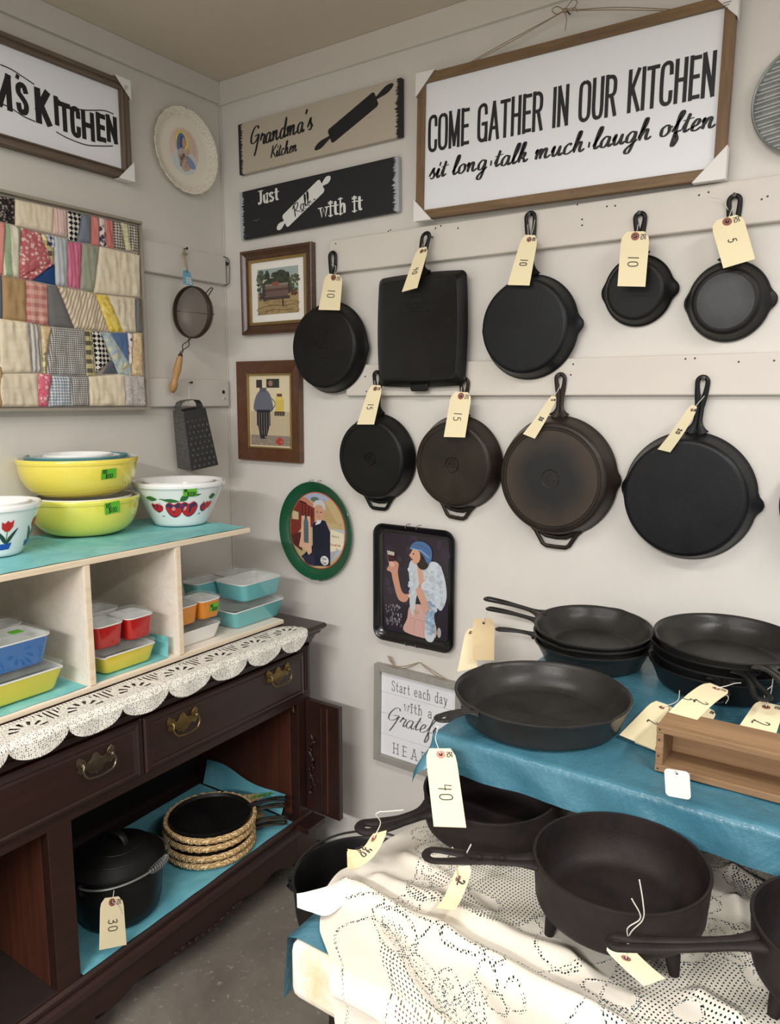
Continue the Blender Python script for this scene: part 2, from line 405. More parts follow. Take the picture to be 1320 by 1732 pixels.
# brush script, x-height 1
CUR = {
 'a': (.98, [['c', (.70,.86),(.42,1.0),(.12,.62),(.12,.12),(.38,0),(.62,.4),(.74,.98)],['c', (.74,.98),(.66,.3),(.78,0),(1.0,.22)]]),
 'c': (.78, [['c', (.64,.80),(.48,1.02),(.16,.7),(.12,.14),(.42,0),(.80,.3)]]),
 'd': (1.0, [['c', (.70,.86),(.42,1.0),(.12,.62),(.12,.12),(.38,0),(.62,.4),(.80,1.2),(.92,2.0)],['c', (.92,2.0),(.70,.8),(.72,.05),(1.0,.22)]]),
 'e': (.74, [['c', (.0,.3),(.42,.5),(.56,.86),(.38,1.02),(.14,.62),(.14,.12),(.4,0),(.76,.28)]]),
 'f': (.70, [['c', (.0,.25),(.42,1.2),(.64,1.85),(.52,2.05),(.36,1.6),(.28,.3),(.16,-.9),(.30,-1.05),(.48,-.5),(.34,.1),(.72,.3)]]),
 'g': (.95, [['c', (.70,.86),(.42,1.0),(.12,.62),(.12,.12),(.38,.02),(.62,.4),(.76,.98)],['c', (.76,.98),(.64,-.1),(.42,-.95),(.14,-.95),(.2,-.55),(.95,.2)]]),
 'h': (1.0, [['c', (.0,.25),(.4,1.3),(.5,1.95),(.36,1.95),(.22,1.1),(.12,0)],['c', (.14,.3),(.44,.92),(.64,.9),(.58,.3),(.7,0),(1.0,.24)]]),
 'i': (.50, [['c', (.0,.3),(.26,1.0),(.16,.25),(.26,0),(.52,.26)],[(.32,1.42),(.34,1.54)]]),
 'k': (.95, [['c', (.0,.25),(.4,1.3),(.5,1.95),(.36,1.95),(.22,1.1),(.12,0)],['c', (.14,.3),(.44,.95),(.62,.85),(.5,.5),(.22,.42)],['c', (.3,.45),(.54,.3),(.66,0),(.95,.25)]]),
 'l': (.52, [['c', (.0,.25),(.4,1.2),(.54,1.9),(.4,2.0),(.22,1.2),(.14,.25),(.26,0),(.54,.25)]]),
 'm': (1.40, [['c', (.0,.6),(.16,.98),(.14,.5),(.1,0)],['c', (.12,.3),(.4,.95),(.54,.85),(.48,.4),(.46,0)],['c', (.48,.3),(.78,.95),(.96,.85),(.9,.3),(1.0,0),(1.38,.25)]]),
 'n': (1.02, [['c', (.0,.6),(.16,.98),(.14,.5),(.1,0)],['c', (.12,.3),(.44,.95),(.62,.85),(.56,.3),(.68,0),(1.0,.25)]]),
 'o': (.86, [['c', (.44,1.0),(.14,.7),(.12,.15),(.38,0),(.66,.35),(.62,.85),(.44,1.0)],['c', (.56,.86),(.7,.7),(.9,.8)]]),
 'r': (.72, [['c', (.0,.4),(.26,1.1),(.3,.9),(.62,.92),(.48,.3),(.54,0),(.74,.25)]]),
 's': (.66, [['c', (.0,.25),(.4,1.12),(.38,.8),(.54,.35),(.38,0),(.1,.08)],[(.4,.02),(.66,.3)]]),
 't': (.56, [['c', (.0,.3),(.3,1.2),(.38,1.7)],['c', (.38,1.7),(.2,.6),(.22,.05),(.56,.28)],[(.08,1.12),(.6,1.22)]]),
 'u': (.98, [['c', (.0,.4),(.2,1.0),(.12,.3),(.26,0),(.52,.3),(.72,.98)],['c', (.72,.98),(.64,.3),(.76,0),(.98,.22)]]),
 'K': (1.25, [['c', (.45,2.0),(.3,1.1),(.1,0)],['c', (1.35,2.05),(.9,1.5),(.42,1.0)],['c', (.42,1.0),(.8,.5),(1.2,.0)]]),
 'G': (1.45, [['c', (1.2,1.75),(1.0,2.05),(.6,1.95),(.18,1.3),(.1,.6),(.4,.35),(.9,.6),(1.2,1.1)],['c', (.6,1.05),(1.2,1.12),(1.1,.5),(.8,-.5),(.6,-1.0)]]),
 'R': (1.3, [['c', (.5,1.9),(.35,1.0),(.15,0)],['c', (.1,1.5),(.5,2.0),(1.1,1.95),(1.15,1.5),(.8,1.1),(.4,1.0)],['c', (.5,1.0),(.8,.5),(1.25,.1)]]),
 'C': (1.15, [['c', (1.05,1.6),(1.0,1.95),(.6,1.9),(.15,1.1),(.2,.25),(.6,0),(1.1,.5)]]),
 "'": (.40, [['c', (.28,2.1),(.24,1.9),(.12,1.65)]]),
 '.': (.62, [[(.30,.40),(.30,.62)]]), '-': (.5, [[(.05,.7),(.5,.75)]]),
 ' ': (.55, []),
}
def text_strokes(txt, font=CAP, gap=.14, shear=0.0, serif=False):
    x = 0; out = []
    for ch in txt:
        wd, sts = font[ch]
        for st in sts:
            if st[0] == 'c': pts = [(p[0], p[1]) for p in crom([Vector((a, b, 0)) for a, b in st[1:]], 5)]
            else: pts = list(st)
            out.append([(x+a+shear*b, b) for a, b in pts])
            if serif and st[0] != 'c':
                for a, b in (pts[0], pts[-1]):
                    c, d = pts[1] if (a, b) == pts[0] else pts[-2]
                    if abs(c-a) < .35*abs(d-b)+.01 and (abs(b) < .05 or b > .6): out.append([(x+a-.1+shear*b, b), (x+a+.1+shear*b, b)])
        x += wd+gap
    return out, x-gap
def write(g, txt, x0, y0, h, width=None, font=CAP, w=.1, thin=1.0, gap=.14, shear=0, serif=False, z=0.0, mp=None, rot=0.0, fx=None, ext=True, xf=None, mi=None):
    """letters on the xy plane: start (x0,y0), height scale h, total width fitted when given; w is the stroke width in metres"""
    st, tw = text_strokes(txt, font, gap, shear, serif)
    sx = (width/tw) if width else h
    c, s_ = math.cos(rot), math.sin(rot)
    for k, pts in enumerate(st):
        P = []
        for a, b in pts:
            X, Y = a*sx, b*h
            if xf: X, Y = xf(X, Y)
            P.append((x0+X*c-Y*s_, y0+X*s_+Y*c))
        if (len(P) == 2 or (ext and thin == 1.0)) and (Vector(P[0])-Vector(P[-1])).length > 1e-5:
            a, b = Vector(P[0]), Vector(P[1]); d = (a-b)
            if d.length > 0: d = d.normalized()*w*.45; P[0] = tuple(a+d)
            a, b = Vector(P[-1]), Vector(P[-2]); d = (a-b)
            if d.length > 0: d = d.normalized()*w*.45; P[-1] = tuple(a+d)
        g.ribbon(P, w, z+k*1e-6, thin, mp, mi=mi)
    return tw*sx
def disc_pts(cx, cy, rx, ry=None, n=20, a0=0, a1=2*PI):
    ry = ry or rx
    full = abs(a1-a0-2*PI) < 1e-6
    return [(cx+rx*math.cos(a0+(a1-a0)*i/(n if full else n-1)), cy+ry*math.sin(a0+(a1-a0)*i/(n if full else n-1))) for i in range(n)]

# ------------------------------------------------------------------ price tags
def price_tag(C, text, label, cat='price tag', bend=0.0, eye=(.5, .09), initials=True, strings=None, eyem=None, mat=None, size=.36, tp=(.5, .55), clip=.2, blank=False, group='manila price tags', two=None, lw=.0019):
    """C = world corners TL, TR, BR, BL. Text reads down the card."""
    TL, TR, BR, BL = [Vector(c) for c in C]
    cen = (TL+TR+BR+BL)/4
    n = (TR-TL).cross(BL-TL).normalized()
    if n.dot(CAM-cen) < 0: n = -n
    def mp(u, v, z=0.0):
        p = TL*(1-u)*(1-v)+TR*u*(1-v)+BR*u*v+BL*(1-u)*v
        return p + n*(bend*math.sin(PI*v)+z)-cen
    t = thing('price_tag', label, cat, loc=cen, group=group)
    W = (TR-TL).length; H = (BL-TL).length
    g = G(); nu, nv = 7, 11
    def fn(side):
        def f(a, b):
            v = b; lim = 0.0
            if v < .12: lim = clip*(1-v/.12)
            u = lim+(1-2*lim)*a
            return mp(u, v, side*.0003)
        return f
    g.grid(nu, nv, fn(1)); g.grid(nu, nv, fn(-1))
    N = nu*nv
    per = [i for i in range(nu)]+[j*nu+nu-1 for j in range(1, nv)]+[(nv-1)*nu+i for i in range(nu-2, -1, -1)]+[j*nu for j in range(nv-2, 0, -1)]
    for a, b in zip(per, per[1:]+per[:1]): g.f.append((a, b, b+N, a+N)); g.m.append(0)
    obj('card', g, mat or M_TAG, t)
    if eye:
        asp = W/H; e = G(); r = .15
        ring = lambda rr, z: [mp(eye[0]+rr*math.cos(q), eye[1]+rr*asp*math.sin(q), z) for q in [2*PI*i/16 for i in range(16)]]
        a, b = ring(r, .0006), ring(r*.42, .0009)
        e.add(a+b, [(i, (i+1) % 16, 16+(i+1) % 16, 16+i) for i in range(16)])
        e.add(ring(r, -.0006), [tuple(range(16))])
        obj('eyelet', e, eyem or M_EYE, t)
        h = G(); h.add(ring(r*.46, .0008), [tuple(range(16))]); obj('eyelet_hole', h, M_HOLE, t)
    if not blank:
        g = G()
        def mt(x, y, z=0):   # baseline along v, letter tops towards +u
            return mp(tp[0]-size*.5+y, tp[1]+x*W/H, .0012)
        if text:
            st, tw = text_strokes(text, CAP, .3)
            k = size*1.0
            write(g, text, -tw*k/2, 0, k, None, CAP, lw/W, gap=.3, mp=mt)
        if two:
            def m2(x, y, z=0): return mp(tp[0]-size*.5+y-.42, tp[1]+x*W/H+.02, .0012)
            st, tw = text_strokes(two, CAP, .3)
            write(g, two, -tw*size/2, 0, size, None, CAP, lw/W, gap=.3, mp=m2)
        if initials:
            def m3(x, y, z=0): return mp(.70+y, .055+x*W/H, .0012)
            gi = G(); write(gi, 'RS', 0, 0, .17, None, CAP, .0013/W, gap=.12, mp=m3)
            obj('handwritten_initials', gi, M_INK, t)
        if g.v: obj('handwritten_price', g, M_INK, t, kind='stuff')
    for s in (strings or []):
        P = [Vector(p)-cen if not isinstance(p, str) else mp(eye[0], eye[1], .001) for p in s]
        g = G(); g.tube(crom(P, 6), .00075, 5); obj('string', g, M_STRING, t)
    return t

# ------------------------------------------------------------------ cast iron pans
def pan_mesh(R, h, flare, wall=.0038, base_t=.004, spouts=(), seg=72, ring=False, fillet=.008, bottom_pad=None, dw=.07):
    """open pan, base at z=0, opening +z; handle side is +y. spouts: angles (rad) and push"""
    rb = R-flare; prof = []
    def P(r, z): prof.append((r, z))
    if ring:
        P(rb*.90, .0022); P(rb*.905, .0); P(rb*.945, 0); P(rb*.955, .0018)
    else:
        P(rb*.93, .0006); 
    P(rb-fillet*.45, .0008); P(rb-fillet*.12, fillet*.08); P(rb+fillet*.18, fillet*.25); P(rb+fillet*.42, fillet*.55); P(rb+fillet*.55, fillet*.9)
    for k in (.3, .55, .8): P(rb+flare*k+fillet*.55*(1-k), fillet+(h-fillet)*k)
    P(R-.0004, h-.005); P(R+.0006, h-.0025); P(R, h-.0004); P(R-wall*.5, h); P(R-wall, h-.0008)
    for k in (.8, .55, .3): P(rb+flare*k+fillet*.5*(1-k)-wall, fillet+(h-fillet)*k)
    P(rb-wall, fillet*.9+base_t*.6); P(rb-wall-fillet*.6, base_t+.0012); P(rb-wall-fillet*1.5, base_t)
    n = len(prof)
    def fn(t, r, z, k):
        x, y = math.cos(t), math.sin(t)
        rr = r; f = max(0, min(1, (z-h*.35)/(h*.65)))
        zz = z
        for a, p in spouts:
            d = (t-a+PI) % (2*PI)-PI
            e = math.exp(-(abs(d)/(.017/R))**2.6)
            rr += p*e*f**1.6
            e2 = math.exp(-(d/(dw*3))**2)
            rr -= p*.15*e2*f
        return (rr*x, rr*y, zz)
    g = G(); g.lathe(prof, seg, fn)
    return g
def handle_mesh(R, z, Lh, w0=.056, w1=.019, w2=.031, arch=.004, hole=.42, th=.0085, tipz=0.0):
    """long handle towards +y with a teardrop hole: two rails meeting at the tip"""
    g = G()
    def wo(s):
        if s < .45: return w1+(w0-w1)*max(0, 1-s/.27)**2.2
        k = (s-.45)/.55
        return w1*1.04+(w2-w1*1.04)*math.sin(min(1, k*1.25)*PI/2)
    def wi(s):
        k = (s-(1-hole))/(hole*.93)
        if k <= 0: return 0.0
        return w2*.40*math.sin(min(1.0, k*1.15)*PI/2)
    def cz(s): return z+arch*math.sin(PI*s)+tipz*s*s
    pts = []; ra = []; rt = []
    N = 22; smax = 1-(w2*.5)/Lh
    y0 = R-.004
    for side in (-1, 1):
        rows = []
        for i in range(N+1):
            s = smax*i/N
            o, q = wo(s)/2, wi(s)/2
            rows.append((Vector((side*(o+q)/2, y0+Lh*s, cz(s))), (o-q)/2*1.06, th*(.72 if s > .15 else .72+.5*(1-s/.15))/2))
        if side == -1: A = rows
        else: Bm = rows
    # arc around the tip
    cx = (wo(smax)/2+wi(smax)/2)/2; rr = A[-1][1]; arc = []
    for i in range(1, 10):
        q = PI*i/10
        arc.append((Vector((-cx*math.cos(q), y0+Lh*smax+(w2*.5-rr)*math.sin(q)*1.0, cz(smax))), rr, A[-1][2]))
    path = A+arc+Bm[::-1]
    g.tube([p[0] for p in path], [p[1] for p in path], 10, flat=[p[2] for p in path])
    return g
def helper_mesh(R, z, wd=.10, out=.03, th=.0055):
    g = G()
    a = math.asin(min(.9, wd/2/R))
    P = [(-wd*.5, -R*math.cos(a)+.004), (-wd*.42, -R*math.cos(a)-.006), (-wd*.27, -R-out*.82), (-wd*.2, -R-out), (0, -R-out*1.03), (wd*.2, -R-out), (wd*.27, -R-out*.82), (wd*.42, -R*math.cos(a)-.006), (wd*.5, -R*math.cos(a)+.004)]
    g.tube([(x, y, z) for x, y in P], th, 8, flat=.62)
    g.tube([(-wd*.44, -R*math.cos(a)+.001, z), (-wd*.2, -R-.002, z), (0, -R-.004, z), (wd*.2, -R-.002, z), (wd*.44, -R*math.cos(a)+.001, z)], th, 8, flat=.62)
    return g
def skillet(M, R, h, Lh, label, flare=.018, spouts=(), mat=None, helper=None, ring=False, hk=None, group=None, discm=None, emblem=None, name='skillet', hz=None, seg=96, hmat=None, fillet=.012):
    mat = mat or M_IRON
    t = thing(name, label, 'skillet', M, group)
    obj('pan_body', pan_mesh(R, h, flare, spouts=spouts, ring=ring, seg=seg, fillet=fillet), mat, t, angle=.9)
    obj('handle', handle_mesh(R, (hz if hz is not None else h-.007), Lh, **(hk or {})), hmat or mat, t, angle=1.2)
    if helper: obj('helper_handle', helper_mesh(R, h-.007, *helper), mat, t, angle=1.2)
    if discm:
        g = G(); rb = (R-flare)*.9; g.lathe([(rb, .0008), (rb-.001, -.0003), (rb*.5, -.0004), (.002, -.0004)], 64, cap0=False)
        obj('bottom_disc', g, discm, t)
    if emblem:
        kind, r = emblem[:2]; g = G()
        if kind == 'round':
            for q in (r, r*.93):
                g.tube([(q*math.cos(i*PI/16), q*math.sin(i*PI/16), -.0004) for i in range(32)], .0007, 5, closed=True)
            P = [[(-.5,.0),(-.3,.3),(0,.1),(.3,.32),(.5,.0)], [(-.5,-.15),(-.1,-.35),(.1,-.1),(.5,-.3)], [(-.3,.5),(0,.62),(.3,.5)]]
            for p in P: g.tube([(a*r, b*r, -.0005) for a, b in p], .0009, 5)
        else:
            for row, (n, wd, yy) in enumerate(emblem[2]):
                rnd = random.Random(row+int(R*1e4)); x = -wd/2
                for k in range(n):
                    cw = wd/n
                    g.tube([(x+cw*.15, yy, -.0004), (x+cw*.2, yy+cw*rnd.uniform(.5, .9), -.0004), (x+cw*.7, yy+cw*rnd.uniform(0, .9), -.0004)], .0005, 4)
                    x += cw
        obj('cast_emblem', g, mat, t, kind='stuff')
    return t

# ------------------------------------------------------------------ the room
CEILZ = 2.425
g = G(); g.box((-.12, 0, 0), (4.6, .12, CEILZ+.1)); struct('wall_back', g, M_WALLB, smooth=False)
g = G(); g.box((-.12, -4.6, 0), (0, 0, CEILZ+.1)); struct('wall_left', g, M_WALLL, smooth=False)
g = G(); g.box((-.12, -4.6, -.1), (4.6, .12, 0)); struct('floor', g, M_CONC, smooth=False)
g = G(); g.box((-.12, -4.6, CEILZ), (4.6, .12, CEILZ+.1)); struct('ceiling', g, M_CEIL, smooth=False)
zc = 2.358
g = G(); g.box((.0, -.012, zc), (4.6, 0, CEILZ)); struct('trim_1', g, M_BOARD, smooth=False, bevel=.002)
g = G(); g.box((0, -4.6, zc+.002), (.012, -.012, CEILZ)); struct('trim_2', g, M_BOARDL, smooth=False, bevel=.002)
BT = .019
UZ0, UZ1, LZ0, LZ1 = 1.811, 1.903, 1.460, 1.549
def rails(name, a, b, m):
    g = G(); g.box(a, b); o = struct(name, g, m, smooth=False, bevel=.004, segs=3); return o
rails('trim_3', (B(557, 430, BT).x, -BT, UZ0), (4.6, 0, UZ1), M_BOARD)
rails('trim_4', (B(585, 640, BT).x, -BT, LZ0), (4.6, 0, LZ1), M_BOARD)
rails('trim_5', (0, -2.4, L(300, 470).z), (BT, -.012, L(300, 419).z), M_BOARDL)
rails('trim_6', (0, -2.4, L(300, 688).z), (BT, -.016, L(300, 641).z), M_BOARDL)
# panel seam in the corner
g = G(); g.box((0.0, -.006, 0), (.006, 0, zc)); struct('trim_7', g, M_BOARDL, smooth=False, bevel=.001)
# nail holes and screws in the rails
def nail(P, axis, r=.0022, out=.001):
    g = G(); g.lathe([(r, 0), (r, out*.6), (r*.5, out)], 10)
    return g, (FB(P) if axis == 'b' else FL(P))
holes = [(657, 391, 0), (661, 389, 0), (737, 386, 0), (746, 382, 0), (775, 386, 0), (985, 381, 0), (985, 371, 0), (977, 346, 0), (1027, 349, 0), (1041, 348, 0), (1183, 330, 0), (1199, 325, 0), (1289, 337, 0), (1299, 332, 0), (1160, 607, 1), (1176, 606, 1), (970, 616, 1), (966, 634, 1), (618, 637, 1), (568, 412, 0), (1250, 612, 1), (620, 662, 1), (1310, 610, 1)]
g = G()
for x, y, k in holes:
    P = B(x, y, BT+.0005)
    g.M = FB(P); g.lathe([(.0022, 0), (.0018, .0006), (.0005, .0004)], 8)
o = obj('screw_holes', g, M_NAIL); o['kind'] = 'stuff'; tag(o, 'small nail holes and marks dotted over the painted rails', 'nail holes')
for i, (x, y) in enumerate([(384, 446), (378, 663), (379, 674)]):
    t = thing('rail_screw', ['screw in the upper side rail next to the corner', 'upper screw in the lower side rail near the corner', 'lower screw in the lower side rail near the corner'][i], 'screw', FL(L(x, y, BT)))
    g = G(); g.lathe([(.006, 0), (.0058, .0015), (.004, .0024), (.0008, .0026)], 16); obj('screw_head', g, M_NAIL if i < 2 else M_BOARDL, t)
    g = G(); g.box((-.0045, -.0006, .0022), (.0045, .0006, .003)); obj('slot', g, M_HOLE, t, smooth=False)
# wire bracket clip at the corner
g = G(); P = [L(378, 434, .024), L(385, 437, .03), L(388, 446, .03), L(388, 470, .03), L(387, 480, .028), L(380, 483, .021)]
g.tube(crom(P, 4), .0014, 6); o = obj('rail_clip', g, M_NAIL); tag(o, 'thin wire clip bent round the end of upper side rail in the corner', 'clip')

# ------------------------------------------------------------------ pans hung on the back wall
def wall_pan(top, bot, l, r, h, label, sp=(0, 0), flare=.019, topoff=.03, roll=None, offs=(.003, BT+.003), **kw):
    zt = B(*top, topoff).z; off = (offs[0]*.6+offs[1]*.4)
    Xr = B(r, bot[2] if len(bot) > 2 else 600, off).x - sp[1]
    Xl = B(l, 600, h*.8+off).x + sp[0]
    R = (Xr-Xl+flare*.75)/2
    Xc = Xr-R
    zb = B(bot[0], bot[1], off).z
    zcn = zb+R
    Xt = B(*top, topoff).x
    Lh = zt-(zcn+R)
    ang = math.atan2(Xt-Xc, zt-zcn) if roll is None else roll
    # pan frame: local +z into the wall, +y up along the handle, base towards the room
    Ll = (Vector((Xt, 0, zt))-Vector((Xc, 0, zcn))).length
    lean = math.atan2(offs[1]-offs[0], Ll+R); off = offs[0]+R*math.tan(lean)
    M = Matrix.Translation((Xc, -off, zcn)) @ Matrix.Rotation(ang, 4, 'Y') @ Matrix.Rotation(lean, 4, 'X') @ Matrix(((-1,0,0,0),(0,0,1,-h),(0,1,0,0),(0,0,0,1)))
    Lh = (Vector((Xt, 0, zt))-Vector((Xc, 0, zcn))).length-R
    spouts = []
    if sp[0]: spouts.append((0.0, sp[0]*1.15))         # local +x is world -x (left)
    if sp[1]: spouts.append((PI, sp[1]*1.15))
    t = skillet(M, R, h, Lh, label, flare=flare, spouts=spouts, **kw)
    # the nail it hangs on
    return t, Xc, zcn, R
def hang_nail(x, z, label, on_board=True, ax='b'):
    t = thing('nail', label, 'nail', FB((x, -(BT if on_board else 0), z)), 'nails holding the pans')
    g = G(); g.tube([(0, 0, 0), (0, 0, .02)], .0018, 8); g.lathe([(.0018, .0195), (.0045, .0195), (.0045, .021), (.001, .0215)], 12)
    obj('nail_shaft', g, M_NAIL, t)
    return t
wg = 'skillets hung on the back wall'
EM = ('lines', .05, [(5, .03, .055), (7, .05, .042), (9, .06, -.005), (7, .05, -.02), (9, .07, -.034), (6, .05, -.05)])
wall_pan((562, 421), (553, 665), 497, 625, .045, 'black skillet with cast lettering, leftmost pan of the top row', sp=(0, .004), emblem=EM, group=wg, offs=(BT+.002, BT+.003))
wall_pan((897, 353), (890, 642), 813, 987, .045, 'round black two-spout skillet hung between the square griddle and the smallest pan', sp=(.006, .012), offs=(BT+.002, BT+.003), mat=M_IRONB, group=wg)
wall_pan((1083, 352), (1080, 552), 1016, 1144, .032, 'smallest two-spout skillet on the wall, dark smooth bottom', sp=(.008, .012), flare=.018, ring=False, group=wg, mat=M_IRON)
wall_pan((1244, 322), (1235, 578), 1158, 1310, .036, 'small two-spout skillet with a worn grey bottom, last of the top row', sp=(.008, .012), flare=.02, discm=M_IRONE, group=wg)
wall_pan((637, 623), (637, 846), 574, 705, .05, 'black skillet with helper handle, leftmost pan of the lower row', helper=(.105, .024), ring=True, emblem=('round', .018), group=wg)
wall_pan((786, 634), (783, 862), 707, 856, .05, 'brown-black skillet with helper handle hung just below the square griddle', helper=(.105, .024), ring=True, emblem=('round', .02), mat=M_IRONBR, group=wg)
wall_pan((948, 626), (950, 907), 853, 1062, .052, 'large brown skillet with a dark centre stain and helper handle', sp=(0, .008), helper=(.13, .028), ring=True, emblem=('round', .023), mat=M_IRONBR, discm=M_IRONH, group=wg)
wall_pan((1191, 630), (1190, 949), 1063, 1314, .05, 'largest wall skillet, plain black with two pouring lips and a tall handle', sp=(.007, .013), mat=M_IRONB, group=wg)
# pan whose edge only just shows at the right of the frame
M = Matrix.Translation((B(1317, 850, .03).x+.12, -.072, B(1317, 850, .03).z)) @ Matrix(((-1,0,0,0),(0,0,1,0),(0,1,0,0),(0,0,0,1)))
skillet(M, .118, .046, .12, 'black pan cut off by the right edge of the photo, lower row', group=wg)
for (x, y, lb) in [(562, 430, 'nail under handle of the leftmost top-row pan'), (727, 401, 'nail holding the square griddle'), (896, 364, 'nail holding the round pan right of the griddle'), (1082, 362, 'nail holding the smallest pan'), (1243, 332, 'nail holding the last pan of the top row'), (637, 632, 'nail holding the leftmost lower-row pan'), (786, 641, 'nail behind the griddle corner for the pan below'), (945, 636, 'nail holding the brown pan'), (1191, 641, 'nail holding the largest wall pan'), ]:
    P = B(x, y, .035); hang_nail(P.x, P.z+.002, lb)

# square griddle
cG = B(722, 562, .02); l_, r_ = B(645, 560, .03).x, B(797, 560, .006).x
zt_, zb_ = B(720, 466, .02).z, B(722, 652, .02).z
GW, GH = (r_-l_), (zt_-zb_)
M = FB(((l_+r_)/2, -BT-.0125, (zt_+zb_)/2))
t = thing('griddle', 'square black cast iron griddle with bowed edges and bottom tab', 'griddle', M)
def gout(k, q, bow=.006):   # rounded bowed square outline
    pts = []; a, b, rr = GW/2*k, GH/2*k, .014
    for sx, sy, s0 in ((1, 1, 0), (-1, 1, PI/2), (-1, -1, PI), (1, -1, 1.5*PI)):
        for i in range(7):
            an = s0+PI/2*i/6
            pts.append((sx*(a-rr)+rr*math.cos(an), sy*(b-rr)+rr*math.sin(an)))
    out = []
    n = len(pts)
    for i in range(n):
        p, p2 = Vector(pts[i]), Vector(pts[(i+1) % n])
        for j in range(8):
            c = p.lerp(p2, j/8); 
            x = c.x*(1+bow/a*(1-(c.y/b)**2)); y = c.y*(1+bow*.8/b*(1-(c.x/a)**2))
            out.append((x, y, q))
            if (p2-p).length < .02: break
    return out
g = G(); loops = [gout(1, .002), gout(1.003, .005), gout(.995, .008), gout(.90, .0245), gout(.885, .0268), gout(.87, .0272), gout(.855, .0262)]
n = len(loops[0])
g.add([p for lp in loops for p in lp], [(k*n+i, k*n+(i+1) % n, (k+1)*n+(i+1) % n, (k+1)*n+i) for k in range(len(loops)-1) for i in range(n)]+[tuple(range(n))[::-1], tuple((len(loops)-1)*n+i for i in range(n))])
obj('griddle_plate', g, M_IRON, t, angle=.5)
g = G(); g.M = Matrix.Translation((0, 0, .0))
ht = loc(M, B(727, 391, .03))
g2 = handle_mesh(GH/2, .011, ht.y-GH/2+.002, w0=.07, w1=.024, w2=.032, arch=.003, hole=.4); g2.v = [(x+ht.x*min(1, max(0, (y-GH/2)/(ht.y-GH/2))), y, z) for x, y, z in g2.v]
obj('handle', g2, M_IRON, t, angle=1.2)
g = G(); g.prism([(-.03, -GH/2+.004), (.03, -GH/2+.004), (.024, -GH/2-.016), (-.024, -GH/2-.016)], .004, .017); obj('hanging_tab', g, M_IRON, t, bevel=.003)
g = G(); rnd = random.Random(3)
for row, (n_, wd, yy) in enumerate([(4, .025, .095), (6, .05, .082), (8, .06, .066), (5, .04, .054), (9, .08, .043)]):
    x = -wd/2
    for k in range(n_):
        cw = wd/n_; g.tube([(x+cw*.15, yy, .0268), (x+cw*.25, yy+cw*rnd.uniform(.4, .8), .0268), (x+cw*.7, yy+cw*rnd.uniform(0, .8), .0268)], .0005, 4); x += cw
obj('cast_lettering', g, M_IRON, t)

# tags of the wall pans
def wt(pts, offs, *a, **k):
    C = [B(x, y, o+.02) for (x, y), o in zip(pts, offs)]
    return price_tag(C, *a, **k)
def st(x, y, o, *more): return [B(x, y, o), *more]
U4 = (.036, .036, .062, .062)
wt([(551,462),(580,466),(575,525),(539,524)], U4, '10', 'tag reading 10 hanging on the leftmost top-row pan', strings=[[B(561, 448, .04), B(568, 452, .042), 'e', B(572, 455, .042)]])
wt([(706,420),(726,417),(706,487),(680,494)], (.046,.050,.068,.062), '40', 'tag reading 40 turned partly sideways on the square griddle', strings=[[B(716, 410, .04), 'e', B(722, 414, .04)]], size=.34)
wt([(884,397),(911,398),(896,483),(859,482)], U4, '10', 'tag reading 10 on the round pan right of the griddle', strings=[[B(893, 380, .04), 'e', B(902, 388, .045), B(905, 372, .04)]])
wt([(1052,392),(1100,391),(1092,485),(1045,484)], U4, '10', 'tag reading 10 hiding the top of the smallest pan', strings=[[B(1080, 380, .04), 'e', B(1062, 395, .045)]])
wt([(1202,376),(1256,360),(1278,438),(1224,454)], (.04,.034,.058,.064), '5', 'tag reading 5, tilted, on the last pan of the top row', strings=[[B(1232, 355, .04), B(1222, 338, .045), B(1200, 333, .045)], [B(1240, 350, .04), 'e']], size=.26, tp=(.5, .5))
wt([(626,651),(648,652),(633,718),(604,718)], U4, '15', 'tag reading 15 on the leftmost pan of the lower row', strings=[[B(634, 644, .04), 'e']])
wt([(764,662),(799,664),(787,740),(751,739)], U4, '15', 'tag reading 15 on the pan below the square griddle', strings=[[B(781, 655, .05), 'e']])
wt([(932,668),(943,672),(905,742),(885,734)], (.052,.036,.066,.085), '20', 'narrow sideways tag on the large brown skillet', strings=[[B(950, 650, .04), 'e']], bend=.004, eyem=M_EYE)
wt([(1168,683),(1182,689),(1134,765),(1113,760)], (.056,.036,.062,.086), '20', 'narrow sideways tag on the largest wall skillet', strings=[[B(1192, 670, .04), 'e']], bend=.004)

